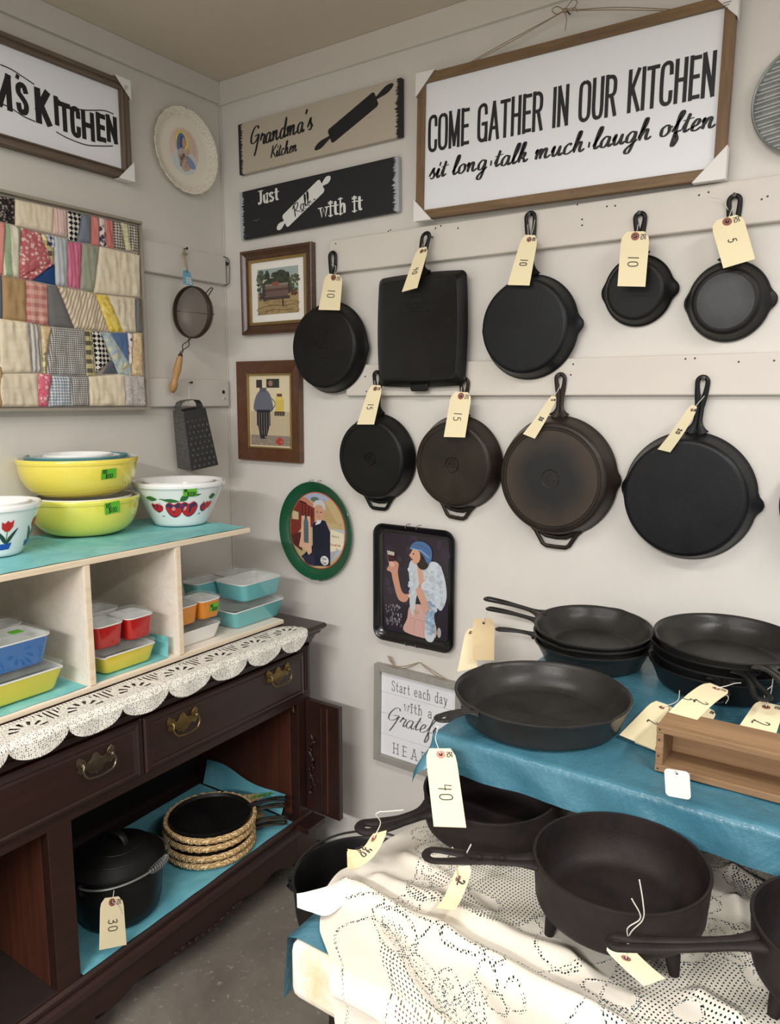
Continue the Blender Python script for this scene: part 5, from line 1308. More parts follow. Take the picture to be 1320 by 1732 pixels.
# ------------------------------------------------------------------ the buffet
def zx(x, y, X=.458): return L(x, y, X).z
ZT = .795; FX = .458; YE = -.145; YL = -1.95      # top, front plane, right end, left end
DZ0, DZ1 = .588, .722
ZF = .212                                          # inside floor
b = thing('buffet', 'dark cherry wood buffet with brass drawer pulls and open cupboards', 'buffet', loc=(.25, -1.0, 0))
O = Vector((.25, -1.0, 0))
def bx(name, a, c, mat=M_CHERRY, bev=.0015, par=None, **kw):
    g = G(); g.M = Matrix.Translation(-O); g.box(a, c); return obj(name, g, mat, par or b, smooth=False, bevel=bev, **kw)
def sweepY(prof, y0, y1, x0):
    g = G(); g.M = Matrix.Translation(-O); n = len(prof)
    vs = [(x0+p, y0, z) for p, z in prof]+[(x0+p, y1, z) for p, z in prof]
    g.add(vs, [(k, (k+1) % n, n+(k+1) % n, n+k) for k in range(n)]+[tuple(range(n)), tuple(range(n, 2*n))[::-1]]); return g
# top with moulded edge, front and right end
YT = -.100
g = G(); g.M = Matrix.Translation(-O)
pr_ = [(0, ZT), (.006, ZT-.001), (.010, ZT-.006), (.010, ZT-.012), (.004, ZT-.019), (-.002, ZT-.021), (-.004, ZT-.030), (-.014, ZT-.036), (-.02, ZT-.05), (-.024, ZT-.06)]
lo = []
for p, z in pr_: lo.append([(.02, YL, z), (.488+p-.01, YL, z), (.488+p-.01, YT+p-.01, z), (.02, YT+p-.01, z)])
loft(g, lo, True, True); obj('top', g, M_CHERRY, b, smooth=True, angle=.35)
# carcass
bx('side_panel', (.02, YE-.02, .075), (FX-.02, YE, ZT-.055))
bx('side_panel', (.02, YL, .0), (FX-.02, YL+.02, ZT-.055))
bx('back_panel', (.012, YL, .07), (.02, YE, ZT-.05), M_CABIN)
bx('frieze_rail', (FX-.02, YL, DZ1+.002), (FX, YE, ZT-.055))
bx('drawer_deck', (.03, YL+.02, DZ0-.014), (FX-.002, YE-.02, DZ0-.002), M_CABIN)
bx('drawer_rail', (FX-.02, YL, DZ0-.022), (FX+.001, YE, DZ0-.001))
bx('drawer_block', (.03, YL+.02, DZ0-.002), (FX-.03, YE-.02, DZ1-.0), M_CABIN)
# right stile, reeded
bx('stile', (FX-.03, YE-.055, .07), (FX, YE, ZT-.055))
for k in range(4):
    g = G(); y = YE-.012-.0105*k; g.tube([Vector((FX, y, DZ0+.01))-O, Vector((FX, y, ZT-.06))-O], .004, 10); obj('reeding', g, M_CHERRY, b)
# divider stiles of the cupboard, left compartment
YC0, YC1 = -.205, -.935
bx('stile', (FX-.03, YC1-.055, .07), (FX, YC1, DZ0-.02))
bx('partition', (.02, YC1-.02, ZF), (FX-.03, YC1, DZ0-.02), M_CHERRYIN)
bx('partition', (.02, YC1-.055, ZF), (FX-.03, YC1-.04, DZ0-.02), M_CHERRYIN)
bx('end_lining', (.02, YC0, ZF), (FX-.03, YC0+.012, DZ0-.02), M_CHERRYIN)
bx('stile', (FX-.03, -1.72, .07), (FX, -1.66, DZ0-.02))
bx('partition', (.02, -1.68, ZF), (FX-.03, -1.66, DZ0-.02), M_CHERRYIN)
bx('cupboard_floor', (.02, YL+.02, ZF-.018), (FX-.004, YE-.02, ZF), M_CABIN)
bx('back_rail', (.02, YC1, .40), (.04, YC0, .44), M_CHERRYIN)
# hinges
for (y, z) in ((YC1+.002, .50), (YC1+.002, .465), (YC1+.002, .27), (YC0-.002, .555)):
    g = G(); g.M = Matrix.Translation(Vector((FX-.012, y, z))-O); g.tube([(0, 0, -.014), (0, 0, .014)], .003, 8); g.box((-.012, -.001, -.012), (.002, .001, .012)); obj('hinge', g, M_BRASS, b)
# base moulding and scalloped apron
g = sweepY([(-.03, ZF-.001), (.002, ZF-.001), (.008, ZF-.008), (.008, ZF-.016), (.003, ZF-.024), (.014, ZF-.030), (.018, ZF-.042), (.014, ZF-.05), (-.03, ZF-.05)], YL, YE+.01, FX); obj('base_moulding', g, M_CHERRY, b, angle=.5)
def apr(y):     # lower edge of the apron
    s_ = (y-YC1)/(YC0+.03-YC1); z = .085
    if -.03 < s_ < 1.03:
        z = .088+.018*math.sin(PI*min(1, max(0, s_)))
        z += .011*math.cos(s_*2*PI*5)*(.4+.6*abs(2*s_-1)); z -= .016*math.exp(-((s_-.5)/.12)**2)
    elif s_ <= -.03:
        q = (-.03-s_)/1.0; z = .09+.012*math.cos(q*2*PI*4)
    return z
g = G(); g.M = Matrix.Translation(-O); ys = [YL+.09+(YE-.06-YL-.09)*i/160 for i in range(161)]
top_ = [(FX+.010, y, ZF-.048) for y in ys]; bot_ = [(FX+.010, y, apr(y)) for y in ys]
n = len(ys); vs = top_+bot_+[(x-.02, y, z) for x, y, z in top_]+[(x-.02, y, z) for x, y, z in bot_]
g.add(vs, [(i, i+1, n+i+1, n+i) for i in range(n-1)]+[(2*n+i, 3*n+i, 3*n+i+1, 2*n+i+1) for i in range(n-1)]+[(n+i, n+i+1, 3*n+i+1, 3*n+i) for i in range(n-1)]+[(i, 2*n+i, 2*n+i+1, i+1) for i in range(n-1)])
obj('apron', g, M_CHERRY, b, smooth=False)
# carved leaves in the middle of the apron
M_CARVE = flatm('polished_dark_carving', (44, 26, 22), .25)
for i in range(11):
    y = -.575+.022*(i-5); g = G(); g.M = Matrix.Translation(Vector((FX+.012, y, .100-.012*math.exp(-((i-5)/3)**2)))-O) @ Matrix.Rotation(.5*(1 if i % 2 else -1), 4, 'X') @ Matrix.Diagonal((.5, 1, .6, 1))
    g.lathe([(.0005, -.010), (.006, -.008), (.009, 0), (.006, .008), (.0005, .010)], 10); obj('carved_leaf', g, M_CARVE, b)
# bracket feet
for (y0, y1) in ((YE-.085, YE+.008), (YC1-.13, YC1+.02), (YL, YL+.12)):
    g = G(); g.M = Matrix.Translation(-O); n = 8
    for s_, (xa, xb) in enumerate([(FX-.02, FX+.012)]):
        P = [(y0, ZF-.05), (y1, ZF-.05), (y1, 0), (y0+.03, 0), (y0+.018, .045), (y0+.004, .075)]
        vs = [(xa, y, z) for y, z in P]+[(xb, y, z) for y, z in P]; m = len(P)
        g.add(vs, [tuple(range(m)), tuple(range(m, 2*m))[::-1]]+[(k, (k+1) % m, m+(k+1) % m, m+k) for k in range(m)])
    obj('bracket_foot', g, M_CHERRY, b, smooth=False, bevel=.002)
bx('rear_foot', (.02, YE-.06, 0), (.06, YE, .08)); bx('rear_foot', (.02, YL, 0), (.06, YL+.06, .08))
bx('plinth_side', (.02, YE-.018, .06), (FX, YE+.008, ZF-.03))
# drawers
def bail(par, y, z, mat, s=1.0):
    """batwing plate with a bail, on the front plane; local coordinates of the buffet"""
    o = Vector((FX+.0135, y, z))-O
    g = G(); half = [(0, .026), (.007, .021), (.012, .012), (.02, .009), (.027, .012), (.031, .021), (.04, .027), (.047, .02), (.047, .011), (.042, .004), (.045, -.004), (.038, -.011), (.029, -.006), (.02, -.010), (.012, -.019), (.006, -.018), (0, -.024)]
    P = half+[(-a, c) for a, c in half[::-1][1:-1]]
    P = [(a*s, c*s) for a, c in P]; m = len(P)
    g.M = Matrix.Translation(o) @ Matrix(((0, 0, 1, 0), (1, 0, 0, 0), (0, 1, 0, 0), (0, 0, 0, 1)))
    cc = (0, 0, .0035)
    vs = [(a, c, 0) for a, c in P]+[(a, c, .0018) for a, c in P]+[(a*.85, c*.8, .003) for a, c in P]
    g.add(vs, [(k, (k+1) % m, m+(k+1) % m, m+k) for k in range(m)]+[(m+k, m+(k+1) % m, 2*m+(k+1) % m, 2*m+k) for k in range(m)]+[tuple(2*m+k for k in range(m))])
    h = obj('drawer_pull', g, mat, par, angle=.4)
    g = G(); g.M = Matrix.Translation(o)
    for sy in (-1, 1):
        g2 = [( .003, sy*.036*s, .008*s), (.012, sy*.036*s, .008*s), (.015, sy*.036*s, .008*s)]
        g.tube(g2, [.005, .0055, .002], 10)
    pts = [(.014, -.036*s, .008*s), (.016, -.040*s, -.004*s), (.018, -.032*s, -.019*s), (.018, -.016*s, -.0235*s), (.018, 0, -.025*s), (.018, .016*s, -.0235*s), (.018, .032*s, -.019*s), (.016, .040*s, -.004*s), (.014, .036*s, .008*s)]
    g.tube(crom(pts, 4), .0024, 8)
    bl = obj('bail', g, mat, h); return h
def drawer(y0, y1, pulls, mat):
    g = G(); g.M = Matrix.Translation(-O); z0, z1 = DZ0+.002, DZ1-.001
    lo = []
    for d, x in ((0, FX-.018), (0, FX+.006), (.004, FX+.010), (.012, FX+.0125), (.016, FX+.0105), (.022, FX+.0125)):
        lo.append([(x, y0+d, z0+d), (x, y1-d, z0+d), (x, y1-d, z1-d), (x, y0+d, z1-d)])
    loft(g, lo, True, True); d = obj('drawer', g, M_CHERRY, b, smooth=False)
    for y, z in pulls: bail(d, y, z, mat)
P1 = L(473, 1143, FX+.02); P2 = L(312, 1222, FX+.02); P3 = L(165, 1290, FX+.02)
drawer(-.745, -.182, [(P1.y, P1.z), (P2.y, P2.z)], M_BRASS)
drawer(-1.31, -.758, [(P3.y, P3.z), (-1.20, P3.z)], M_PEWTER)
drawer(YL+.02, -1.325, [(-1.6, P3.z)], M_PEWTER)
bx('drawer_divider', (FX-.02, -.757, DZ0), (FX+.004, -.746, DZ1)); bx('drawer_divider', (FX-.02, -1.324, DZ0), (FX+.004, -1.312, DZ1))
# folded door leaf standing open at the right
g = G(); g.M = Matrix.Translation(-O)
X0, X1 = FX+.002, B(573, 1195, -YC0*.0+.17).x
yd = -.170; zt_, zb_ = .572, .222
g.box((X0, yd, zb_), (X1, yd+.018, zt_)); dr = obj('door', g, M_CHERRY, b, smooth=False, bevel=.002)
for k, xx in enumerate((.48, .66)):
    g = G(); g.M = Matrix.Translation(-O); x = X0+(X1-X0)*xx; g.tube([(x, yd-.001, zb_+.012), (x, yd-.001, zt_-.012)], .003, 8); obj('door_moulding', g, M_CHERRYIN if k else M_CHERRY, dr)
g = G(); g.M = Matrix.Translation(-O); rnd = random.Random(5)
P = [(X0+(X1-X0)*.2+.008*math.sin(i*1.3), yd-.006, .47-.19*i/14) for i in range(15)]; g.tube(crom(P, 3), [.0022+.0028*abs(math.sin(i*.8)) for i in range(43)], 6)
for i in range(1, 14, 1):
    x, y, z = P[i]; s_ = 1 if i % 2 else -1; g.tube(crom([(x, y, z), (x+s_*.008, y-.004, z-.004), (x+s_*.010, y-.003, z-.012), (x+s_*.004, y-.004, z-.012)], 3), .0018, 5)
obj('carved_ornament', g, M_CARVE, dr, kind='stuff')
bx('door_sill', (FX, YC0-.02, ZF-.03), (FX+.055, YE-.0, ZF-.012), par=b)

# the old carcass has settled a little towards its left end
def SAG(y, z):
    return .026*(-.2-y)/.73*max(0, min(1, (.73-z)/.5))*max(0, min(1, z/.11))
_done = set()
for o in [o for o in COL.objects if o.type == 'MESH' and (o.parent == b or (o.parent and o.parent.parent == b))]:
    if o.data.name in _done: continue
    _done.add(o.data.name)
    for vx in o.data.vertices: vx.co.z -= SAG(vx.co.y+O.y, vx.co.z)

# ------------------------------------------------------------------ shelf unit on the buffet
SX = .393; SZ0 = ZT+.0008; SZB = SZ0+.013; SZT = 1.101; SZU = SZT-.014
YR = L(422, 893, SX).y
o_s = Vector((.2, -.8, SZ0))
s_ = thing('shelf_unit', 'whitewashed pine cubby shelf standing on the buffet', 'shelf', loc=o_s)
def sb(name, a, c, m=M_PICKLE):
    g = G(); g.M = Matrix.Translation(-o_s); g.box(a, c); return obj(name, g, m, s_, smooth=False, bevel=.0015)
sb('top_board', (.03, -1.9, SZU), (SX, YR, SZT), M_PLYEDGE)
sb('bottom_board', (.03, -1.9, SZ0), (SX, L(470, 1034, SX-.02).y, SZB), M_PICKLE)
yd1 = L(303, 1000, SX).y; yd2 = L(151, 1050, SX).y
for y in (yd1, yd2, -1.12, -1.885): sb('divider', (.032, y-.008, SZB), (SX-.001, y+.008, SZU))
# strips of pine edging on the boards
for a, c in (((SX, -1.9, SZU+.0005), (SX+.004, YR, SZT-.0005)), ((SX, -1.9, SZ0+.001), (SX+.004, L(470, 1034, SX-.02).y, SZB-.001))): sb('front_edging', a, c, M_PLYEDGE)
for y in (yd1, yd2, -1.12): sb('front_edging', (SX-.001, y-.0078, SZB), (SX+.003, y+.0078, SZU), M_PLYEDGE)

# aqua crepe paper sheets
k = MT('aqua_satin_paper', .55); k.color(k.mix(k.ramp(k.noise(9, 5, .7, dist=1.2), [(.35, 0.0), (.7, 1.0)]), S((108, 186, 190)), S((150, 212, 212)))); k.bump(k.noise(16, 4, .7, dist=1.5), .5, .004); M_AQUA = k.m
def sheet(name, label, x0, x1, y0, y1, z, mat, amp=.002, edge=.004, seed=0, grp=None, nx=30, ny=80):
    c = Vector(((x0+x1)/2, (y0+y1)/2, z)); g = G()
    def fn(u, v):
        x, y = x0+(x1-x0)*u, y0+(y1-y0)*v
        x += edge*noise.noise((y*13, seed, 1))*(1 if u > .9 else (-1 if u < .1 else 0)); y += edge*noise.noise((x*13, seed, 5))*(1 if v > .97 or v < .03 else 0)
        h = .0008+amp*max(0, noise.noise((x*14+seed, y*14, 0))+noise.noise((x*30, y*22, seed))*.5)
        return (x-c.x, y-c.y, h)
    g.grid(nx, ny, fn); o = obj(name, g, mat, smooth=True, angle=3, M=Matrix.Translation(c)); return tag(o, label, 'paper sheet', grp)
sheet('paper_sheet', 'aqua paper sheet covering the top board of the pine shelf under the bowls', .035, SX-.002, -1.85, YR-.006, SZT+.0004, M_AQUA, .0028)
sheet('paper_sheet', 'aqua paper under the red and yellow dishes in the middle cubby', .05, SX-.008, yd2+.012, yd1-.035, SZB+.0004, M_AQUA, .001, seed=3)
sheet('paper_sheet', 'aqua paper crumpled under the blue and yellow dishes in the left cubby', .05, SX-.002, -1.10, yd2-.012, SZB+.0004, M_AQUA, .0025, seed=6)
# the paper turned up at the cubby's right side
g = G(); P0, P1_ = (SX-.012, yd1-.034), (SX-.10, yd1-.034)
g.grid(8, 6, lambda u, v: (P0[0]+(P1_[0]-P0[0])*u, yd1-.034+.004*math.sin(v*2), SZB+.001+.052*v*(1-.1*u))); o = obj('paper_flap', g, M_AQUA, angle=3)
tag(o, 'aqua paper edge turned up beside the yellow dish in the middle cubby', 'paper flap')

# crochet runner along the front of the top
def crochet_mat():
    k = MT('crochet_cotton', .9, spec=.15); a = k.attr('msk'); uv = k.attr('uvm')
    v = uv.outputs['Vector']; 
    x = k.voro(235, v=v, rnd=.45)
    k.color(k.mix(k.ramp(k.noise(300, 3), [(.3, 0.0), (.7, 1.0)]), S((232, 226, 214)), S((248, 244, 236))))
    f = k.math('SUBTRACT', a.outputs['Fac'], k.math('MULTIPLY', k.ramp(x, [(0.0, 1.0), (.25, 1.0), (.32, 0.0)]), .85))
    k.put(k.b.inputs['Alpha'], k.ramp(f, [(.28, 0.0), (.34, 1.0)])); k.bump(x, .8, .002); return k.m
M_CRO = crochet_mat()
def runner():
    g = G(); LEN = 1.55; y1 = L(523, 1075, .49).y; NU, NV = 1000, 84; per = .128
    c = Vector((.46, y1-LEN/2, ZT)); WM = .138
    vs = []; msk = []; uv = []
    def width(s):      # scalloped outer edge
        q = (s/per) % 1; return .100+.036*math.sqrt(max(0, 1-(2*q-1)**2))
    for j in range(NV):
        for i in range(NU):
            s = LEN*i/(NU-1); wmax = width(s); v = j/(NV-1)*wmax
            # inner edge on the bottom board front, then over the buffet edge
            e0 = .484-.404; x = .404+v; z = ZT+.0016
            if v > e0:
                t_ = v-e0; r_ = .012; 
                if t_ < r_*1.57: x = .484+r_*math.sin(t_/r_); z = ZT+.0016-r_*(1-math.cos(t_/r_))
                else: x = .484+r_+.0015*math.sin(s*70)+.003; z = ZT+.0016-r_-(t_-r_*1.57)
            z += .0012*max(0, noise.noise((s*30, v*30, 1)))
            x += .002*noise.noise((s*20, v*10, 3))
            y = y1-s
            if s < .07: # rounded right end
                k_ = 1-(1-s/.07)**2; k_ = math.sqrt(max(0, k_)); vv = .062+(v-.062)*k_; 
                if v != vv:
                    x = .404+vv if vv < e0 else x; 
                    if vv <= e0: z = ZT+.0016
                    else:
                        t_ = vv-e0; r_ = .012
                        if t_ < r_*1.57: x = .484+r_*math.sin(t_/r_); z = ZT+.0016-r_*(1-math.cos(t_/r_))
                        else: x = .487+r_; z = ZT+.0016-r_-(t_-r_*1.57)
            # pattern
            q = (s/per) % 1; px_, py_ = (q-.5)*per, v-.062
            rr_ = math.hypot(px_, py_*1.0); an = math.atan2(py_, px_); m = 1.0
            if rr_ < .056:
                if .020 < rr_ < .040 and py_ < .002: m = .62+.9*math.cos(an*11)        # spokes
            else:
                qq = min(q, 1-q)*per
                if v < .055 and qq < .03: m = .62+.9*math.cos(s*2*PI/.011)
            if v < .012: m = .75+.6*math.cos(s*2*PI/.008)
            if wmax-v < .004: m = .9
            vs.append((x-c.x, y-c.y, z-c.z)); msk.append(m); uv.append((s, wmax-v, 0))
    fs = []
    for j in range(NV-1):
        for i in range(NU-1):
            a = j*NU+i
            if msk[a] < .0 and msk[a+1] < .0 and msk[a+NU] < .0: continue
            fs.append((a, a+1, a+NU+1, a+NU))
    me = bpy.data.meshes.new('crochet_runner'); me.from_pydata(vs, [], fs); me.materials.append(M_CRO)
    at = me.attributes.new('msk', 'FLOAT', 'POINT'); at.data.foreach_set('value', msk)
    at = me.attributes.new('uvm', 'FLOAT_VECTOR', 'POINT'); at.data.foreach_set('vector', [q for p in uv for q in p])
    me.shade_smooth(); o = bpy.data.objects.new('crochet_runner', me); COL.objects.link(o); o.location = c
    return tag(o, 'white crocheted lace runner with scalloped edge along the front of the buffet', 'doily')
runner()

# ------------------------------------------------------------------ glass and pottery
def glossy(name, c, rough=.12, sss=0, c2=None):
    k = MT(name, rough); k.color(S(c)); k.b.inputs['Coat Weight'].default_value = .5; k.b.inputs['Coat Roughness'].default_value = .06; return k.m
M_MILK = glossy('white_opal_glass', (240, 240, 238)); M_YEL = glossy('yellow_enamelled_glass', (240, 220, 90)); M_YEL2 = glossy('lemon_enamelled_glass', (226, 220, 92))
M_BLU = glossy('blue_enamelled_glass', (38, 104, 172)); M_REDG = glossy('red_enamelled_glass', (178, 26, 24)); M_ORG = glossy('orange_enamelled_glass', (218, 136, 36)); M_TURQ = glossy('turquoise_enamelled_glass', (112, 188, 192)); M_YELD = glossy('butter_yellow_enamelled_glass', (226, 206, 62))
k = MT('clear_lid_glass', .06); k.color((.55, .62, .58, 1)); k.b.inputs['Alpha'].default_value = .16; k.b.inputs['Coat Weight'].default_value = .35; k.b.inputs['Coat Roughness'].default_value = .05; M_GLASS = k.m
M_STICK = flatm('green_sticker', (92, 178, 40), .6)
def sticker(par, P, nrm, up, w, h, lines, rot=0.0, name='price_sticker'):
    """a small sticker with writing; P, nrm in the parent's frame"""
    n = Vector(nrm).normalized(); u = Vector(up); x = u.cross(n).normalized(); y = n.cross(x)
    Mx = Matrix(((x.x, y.x, n.x, P[0]), (x.y, y.y, n.y, P[1]), (x.z, y.z, n.z, P[2]), (0, 0, 0, 1))) @ Matrix.Rotation(rot, 4, 'Z')
    g = G(); g.M = Mx; g.box((-w/2, -h/2, 0), (w/2, h/2, .0004)); s = obj(name, g, M_STICK, par, smooth=False)
    g = G(); g.M = Mx
    for tx, fx_, fy, hh in lines: write(g, tx, -w/2+w*fx_, -h/2+h*fy, h*hh, None, CAP, .0016, gap=.15, z=.0009)
    obj('handwriting', g, M_BLACK, s, smooth=False, kind='stuff')
def bowl_prof(R, Rb, H, th=.005, lip=.004, cyl=.35):
    P = [(Rb*.92, .0), (Rb, .0015)]
    for i in range(1, 13):
        t_ = i/12; P.append((Rb+(R-Rb)*(1-(1-t_)**(1/cyl if cyl < 1 else cyl)) , .0015+(H-.012)*t_))
    return P
def round_bowl(M, R, Rb, H, mat, label, nested=(), shape='round', cat='mixing bowl', inner=M_MILK, group=None, nm='mixing_bowl', ext=None):
    t = thing(nm, label, cat, M, group)
    def wall(R, Rb, H, off=0):
        out = []
        for i in range(15):
            q = i/14
            if shape == 'round': r = Rb+(R-Rb)*math.sin(q*PI/2)**.85; z = H*(1-math.cos(q*PI/2))**.92
            else: r = Rb+(R-Rb)*q**.92; z = H*q
            out.append((r, z))
        return out
    wv = wall(R, Rb, H-.014)
    prof = [(Rb*.9, .001), (Rb*.93, 0)]+[(r, z+.0008) for r, z in wv]+[(R+.0022, H-.0125), (R+.003, H-.008), (R+.0032, H-.003), (R+.001, H)]
    g = G(); g.lathe(prof, 80, cap0=True, cap1=False); obj('outer_glass', g, mat, t, angle=.9)
    g = G(); g.lathe([(R+.001, H), (R-.002, H-.0004), (R-.005, H-.004)]+[(max(.002, r-.005), z+.006) for r, z in wv[::-1]]+[(.002, .006)], 80, cap0=False); obj('white_inside', g, inner, t, angle=.9)
    for k_, (rr_, zt_, mm) in enumerate(nested):
        g = G(); h_ = H*.8
        w2 = [(rr_*.5+(rr_*.5)*math.sin(q/10*PI/2)**.85, zt_-h_*.72+h_*.72*(1-math.cos(q/10*PI/2))) for q in range(11)]
        z0 = max(.012+.006*k_, w2[0][1]); w2 = [(a, max(z0, c)) for a, c in w2]
        g.lathe([(.002, z0)]+w2+[(rr_+.001, zt_)], 72, cap0=False, cap1=False); g.lathe([(rr_+.001, zt_), (rr_-.002, zt_), (rr_-.004, zt_-.003)]+[(max(.002, a-.004), c+.004) for a, c in w2[::-1]]+[(.002, z0+.004)], 72, cap0=False)
        tt = thing('mixing_bowl', NL.pop(0), 'mixing bowl', M)
        obj('bowl_glass', g, mm, tt, angle=.9)
    return t
NL = ['outermost teal rimmed bowl nested in the upper yellow bowl', 'second white bowl nested inside the upper yellow bowl', 'smallest innermost white bowl in the upper yellow bowl',
      'larger white bowl nested in the lower yellow bowl', 'smaller white bowl nested in the lower yellow bowl', 'white bowl nested inside the bowl with red apples', 'white bowl nested inside the bowl with red tulips']
M_TEAL = glossy('teal_enamelled_glass', (86, 140, 142)); 
def zplace(cx, cy, z, wpx, fac=1.0):
    P = Zp(cx, cy, z); return P, wpx/2*depth(P)/FPX*fac
# lower yellow bowl
zb0 = SZT+.0035
P, R = zplace(146, 900, zb0, 174)
PL_, RL = P, R; HL = .098
round_bowl(Matrix.Translation(P), R, R*.52, HL, M_YEL2, 'lower yellow mixing bowl of the stacked pair on the aqua paper', nested=((R*.88, HL-.004, M_MILK), (R*.76, HL-.010, M_MILK)))
fwd = (Vector((CAM.x, CAM.y, 0))-Vector((P.x, P.y, 0))).normalized(); side = Vector((-fwd.y, fwd.x, 0))
bowlL = [o for o in COL.objects if o.name.startswith('mixing_bowl')][0]
def on_bowl(t, R, H, ang, z, w_, h_, lines, zs=.97, tilt=.15, rot=0):
    d = (fwd*math.cos(ang)+side*math.sin(ang)); Pq = d*(R*zs+.0045)+V(0, 0, z)
    sticker(t, (Pq.x, Pq.y, Pq.z), (d.x, d.y, -tilt), (0, 0, 1), w_, h_, lines, rot)
on_bowl(bowlL, R, HL, .48, HL-.020, .040, .030, [('RS', .1, .55, .35), ('$110', .25, .1, .4)], .985, .2, .1)
# upper yellow bowl sits on the lower stack
zt0 = zb0+HL+.0015
P2_, R2 = zplace(133, 836, zt0, 188); P2_ = Vector((PL_.x+(P2_.x-PL_.x)*.6, P2_.y, zt0))
tb_ = round_bowl(Matrix.Translation(P2_), R2, R2*.55, .098, M_YEL, 'upper yellow mixing bowl of the stacked pair, filled with nested bowls', nested=((R2*.88, .100, M_TEAL), (R2*.74, .0985, M_MILK), (R2*.6, .103, M_MILK)))
on_bowl(tb_, R2, .098, .50, .063, .040, .026, [('RS', .1, .6, .35), ('$110', .28, .08, .42)], .965, .3, .05)

# decal bowls: paint on a tapering cone, x = angle from the camera direction
def decal_bowl(P, R, Rb, H, label, fn, nested):
    t = round_bowl(Matrix.Translation(P), R, Rb, H, M_MILK, label, nested=nested, shape='cone')
    cam = math.atan2(CAM.y-P.y, CAM.x-P.x)
    items = fn()
    for nm, mat, polys in items:
        g = G()
        for lv, pts in enumerate(polys):
            n = len(pts); ps = []
            for a, z in pts:
                q = z/(H-.014); r = Rb+(R-Rb)*q**.92+.0008+lv*.00005
                th = cam+a/ (R*.8); ps.append((r*math.cos(th), r*math.sin(th), z))
            c = sum((Vector(p) for p in ps), Vector())/n; rc = math.hypot(c.x, c.y); q = c.z/(H-.014); rt = Rb+(R-Rb)*q**.92+.0008+lv*.00005
            c.x *= rt/rc; c.y *= rt/rc
            g.add(ps+[c], [(i, (i+1) % n, n) for i in range(n)])
        o = obj(nm, g, mat, t, kind='stuff', smooth=False, keepn=True)
    return t
def sm(pts): return [(p.x, p.y) for p in crom([Vector((a, b, 0)) for a, b in pts], 4, True)]
DR = flatm('decal_red', (196, 34, 30), .2); DG = flatm('decal_green', (52, 112, 52), .2); DP = flatm('decal_purple', (70, 44, 92), .2); DW = flatm('decal_highlight', (236, 150, 140), .2); DGD = flatm('decal_dark_green', (36, 66, 58), .2); DBL = flatm('decal_blue', (30, 76, 168), .2)
def apples():
    def heart(x, z, s): return sm([(x, z+s*.6), (x+s*.5, z+s*.85), (x+s*.95, z+s*.4), (x+s*.7, z-s*.5), (x, z-s*.9), (x-s*.7, z-s*.5), (x-s*.95, z+s*.4), (x-s*.5, z+s*.85)])
    shift = lambda p, dx, dz: [(a+dx, b+dz) for a, b in p]
    A = [heart(-.015, .052, .0235), heart(.022, .053, .0235), heart(-.066, .057, .0135), heart(-.056, .055, .0115), heart(.070, .056, .0135), heart(.080, .059, .0115)]
    leaf = lambda x, z, l, w_, a: [(x+l*u*math.cos(a)-w_*math.sin(PI*u)*s_*math.sin(a), z+l*u*math.sin(a)+w_*math.sin(PI*u)*s_*math.cos(a)) for s_, us in ((1, (0, .25, .5, .75, 1)), (-1, (.75, .5, .25))) for u in us]
    return [('purple_shade', DP, [shift(A[0], -.001, -.003), shift(A[1], .002, -.003), shift(A[2], .004, -.003), shift(A[4], -.003, -.003), [(-.06, .032), (-.045, .030), (-.05, .033)], [(.05, .033), (.062, .036), (.058, .038)]]),
            ('red_fruit', DR, A), ('fruit_highlight', DW, [sm([(-.022, .052), (-.018, .06), (-.012, .056), (-.016, .048)]), sm([(.008, .05), (.012, .06), (.017, .056), (.012, .048)])]),
            ('green_leaves', DG, [leaf(0, .074, .044, .0055, PI-.12), leaf(0, .074, .028, .008, .75), leaf(.016, .088, .036, .003, .12), leaf(-.055, .080, .034, .007, PI-.1), leaf(-.052, .081, .016, .0012, 0), leaf(.074, .080, .022, .008, .25)]),
            ('stems', DGD, [leaf(-.002, .058, .012, .0008, 1.2), leaf(-.05, .062, .01, .0008, 1.9), leaf(.06, .062, .01, .0008, 1.3)])]
zq = SZT+.0035
P, R = zplace(306, 884, zq, 149, 1.0); HA = .122
ta = decal_bowl(P, R, R*.57, HA, 'white opal bowl with red apples and cherries at the right end of the shelf', apples, ((R*.8, HA-.004, M_MILK),))
fwd = (Vector((CAM.x, CAM.y, 0))-Vector((P.x, P.y, 0))).normalized(); side = Vector((-fwd.y, fwd.x, 0))
on_bowl(ta, R, HA, .22, HA-.022, .036, .022, [('RS', .08, .6, .3), ('$200', .3, .08, .45)], .95, .25)
def tulips():
    X = 0.030
    def tl(x): return [(x-.011, .083), (x-.006, .078), (x, .085), (x+.006, .079), (x+.011, .086), (x+.011, .070), (x+.004, .060), (x-.004, .060), (x-.011, .068)]
    def lf(x, s_): return sm([(x, .032), (x+s_*.008, .036), (x+s_*.022, .062), (x+s_*.02, .064), (x+s_*.004, .046)])
    L1, L2, L3_ = [], [], []
    for x in (X, X-.075, X+.075):
        L1.append(tl(x)); L2 += [lf(x, 1), lf(x, -1)]; L3_ += [[(x-.018, .031), (x+.014, .033), (x+.009, .018), (x-.012, .017)]]
    return [('red_tulips', DR, L1), ('tulip_leaves', DGD, L2), ('tulip_stems', DG, [[(x-.0008, .03), (x+.0008, .03), (x+.0008, .062), (x-.0008, .062)] for x in (X, X-.075, X+.075)]), ('blue_pots', DBL, L3_)]
P, R = zplace(-12, 936, zq, 157); HT = .118
decal_bowl(P, R, R*.57, HT, 'white opal bowl with red tulips in blue pots, cut by the left frame edge', tulips, ((R*.82, HT-.003, M_MILK),))

